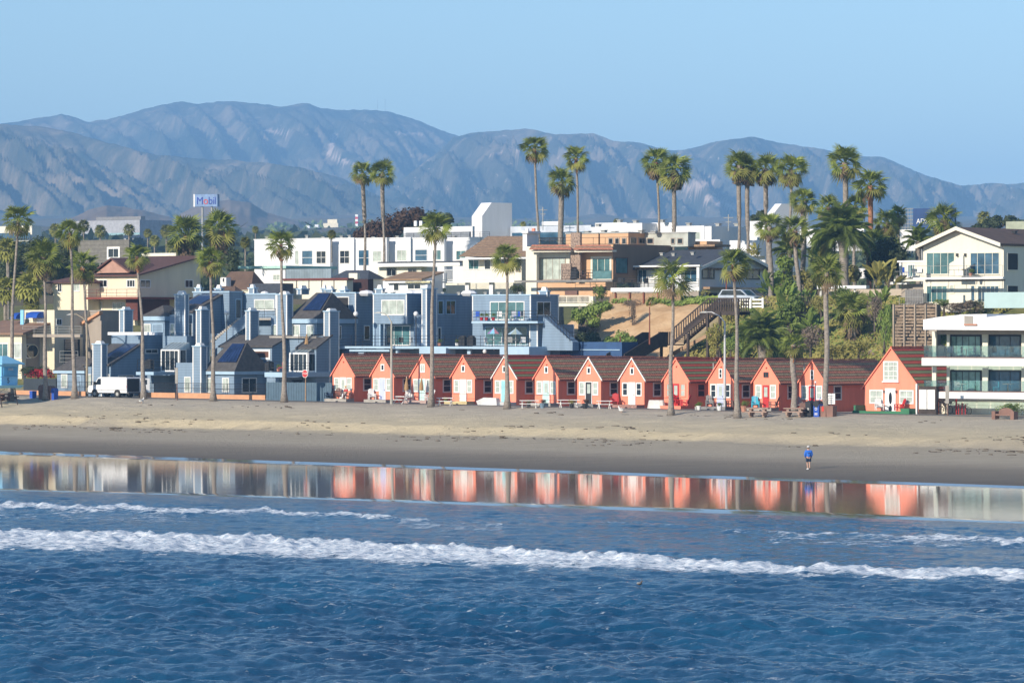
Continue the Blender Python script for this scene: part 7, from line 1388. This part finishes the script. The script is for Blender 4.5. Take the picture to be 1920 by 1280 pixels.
# ------------------------------------------------------------------ the walking person
u, v, z = ghit(1516, 879.5); X, Y, _ = W(u, v); 
pr = tag(link('person', None, None, (X, Y, z), (0, 0, math.radians(12))), 'person in a blue hoodie, dark shorts and white cap walking away along the wet sand', 'person')
def skinmesh(name, verts, edges, rad, m, parent, sub=2):
    me = bpy.data.meshes.new(name); me.from_pydata(verts, edges, []); o = bpy.data.objects.new(name, me); COL.objects.link(o)
    md = o.modifiers.new('s', 'SKIN'); 
    for i, r in enumerate(rad): me.skin_vertices[0].data[i].radius = (r if isinstance(r, tuple) else (r, r))
    me.skin_vertices[0].data[0].use_root = True; o.modifiers.new('b', 'SUBSURF').levels = sub; o.modifiers['b'].render_levels = sub; bpy.context.view_layer.update()
    m2 = bpy.data.meshes.new_from_object(o.evaluated_get(bpy.context.evaluated_depsgraph_get())); bpy.data.objects.remove(o); m2.name = name; m2.materials.clear(); m2.materials.append(m)
    for p in m2.polygons: p.use_smooth = True
    return link(name, m2, parent)
# faces +Y (away from the camera), slightly turned; stride
bv = [(0, 0, .95), (0, .02, 1.15), (0, .02, 1.38), (0, .03, 1.50), (0, .05, 1.60), (0, .05, 1.70),
      (-.20, .02, 1.40), (-.27, .0, 1.14), (-.19, .10, .93), (.20, .02, 1.40), (.27, .0, 1.14), (.19, .10, .93),
      (-.09, 0, .88), (-.09, .06, .48), (-.07, -.04, .08), (-.07, .10, .04), (.09, 0, .88), (.08, -.02, .48), (.05, -.14, .10), (.05, .00, .04),
      (-.17, .15, .86), (.17, .15, .86)]
be = [(0, 1), (1, 2), (2, 3), (3, 4), (4, 5), (2, 6), (6, 7), (7, 8), (2, 9), (9, 10), (10, 11), (0, 12), (12, 13), (13, 14), (14, 15), (0, 16), (16, 17), (17, 18), (18, 19), (8, 20), (11, 21)]
br_ = [.14, .14, .15, .06, .085, .09, .07, .05, .038, .07, .05, .038, .09, .06, .04, .035, .09, .06, .04, .035, .035, .035]
skinmesh('body', bv, be, br_, skin, pr)
skinmesh('hoodie', [(0, 0, .86), (0, .02, 1.16), (0, .02, 1.38), (0, .02, 1.47), (-.21, .02, 1.39), (-.29, -.01, 1.14), (-.20, .11, .91), (.21, .02, 1.39), (.29, -.01, 1.14), (.20, .11, .91)], [(0, 1), (1, 2), (2, 3), (2, 4), (4, 5), (5, 6), (2, 7), (7, 8), (8, 9)], [(.20, .15), (.20, .16), (.19, .16), .11, .10, .082, .06, .10, .082, .06], hood, pr)
skinmesh('shorts', [(0, 0, .95), (-.10, .0, .84), (-.10, .05, .54), (.10, .0, .84), (.09, -.01, .54)], [(0, 1), (1, 2), (0, 3), (3, 4)], [(.19, .15), .125, .105, .125, .105], navy, pr)
link('chest_print', MB().box(-.10, .10, -.155, -.145, 1.24, 1.29).mesh('chest_print', mat('navy_print', (.02, .05, .2))), pr)
link('cap', MB().ball((0, .05, 1.73), .105, 10, sz=(1, 1.1, .75)).box(-.07, .07, .12, .26, 1.70, 1.72).mesh('cap', gull, smooth=False), pr)
link('hair', MB().ball((0, .03, 1.66), .1, 8, sz=(1, 1, .7)).mesh('hair', mat('dark_hair', (.05, .035, .025))), pr)
for k, (x, y) in enumerate(((-.07, .02), (.05, -.08))):
    link('shoe', MB().hexa([(x-.05, y-.12, 0), (x+.05, y-.12, 0), (x+.05, y+.18, 0), (x-.05, y+.18, 0), (x-.045, y-.11, .10), (x+.045, y-.11, .10), (x+.04, y+.14, .06), (x-.04, y+.14, .06)]).mesh('shoe', gull if k == 0 else black), pr)
# seated figure shape on the first porch: person in red with yellow hat
u, _ = onV(648, 750, V0-.8); v = V0-.85; z = float(zrow(u))+.32
pr = tag(link('person', None, None, W(u, v, z), (0, 0, -TH)), 'person seated on the first cottage porch in a red top and yellow hat', 'person')
sv = [(0, .12, .45), (0, .15, .70), (0, .12, .92), (0, .11, 1.04), (0, .08, 1.14), (0, .08, 1.22), (-.17, .12, .92), (-.22, .02, .68), (-.15, -.16, .58), (.17, .12, .92), (.22, .02, .68), (.15, -.16, .58), (-.10, -.30, .46), (-.10, -.34, .06), (-.10, -.46, .04), (.10, -.30, .46), (.10, -.34, .06), (.10, -.46, .04)]
se = [(0, 1), (1, 2), (2, 3), (3, 4), (4, 5), (2, 6), (6, 7), (7, 8), (2, 9), (9, 10), (10, 11), (0, 12), (12, 13), (13, 14), (0, 15), (15, 16), (16, 17)]
skinmesh('body', sv, se, [.13, .13, .13, .055, .08, .085, .06, .045, .035, .06, .045, .035, .07, .045, .035, .07, .045, .035], skin, pr); skinmesh('top', sv[:3]+[sv[6], sv[7], sv[9], sv[10]], [(0, 1), (1, 2), (2, 3), (3, 4), (2, 5), (5, 6)], [.15, .15, .15, .08, .06, .08, .06], redp, pr); skinmesh('trousers', [sv[0], sv[12], sv[13], sv[15], sv[16]], [(0, 1), (1, 2), (0, 3), (3, 4)], [.15, .085, .055, .085, .055], whites, pr)
link('hat', MB().ball((0, .08, 1.26), .1, 8, sz=(1, 1, .6)).tube([(0, .08, 1.22), (0, .08, 1.235)], .17, 10).mesh('hat', mat('yellow_straw', (.6, .45, .05))), pr)
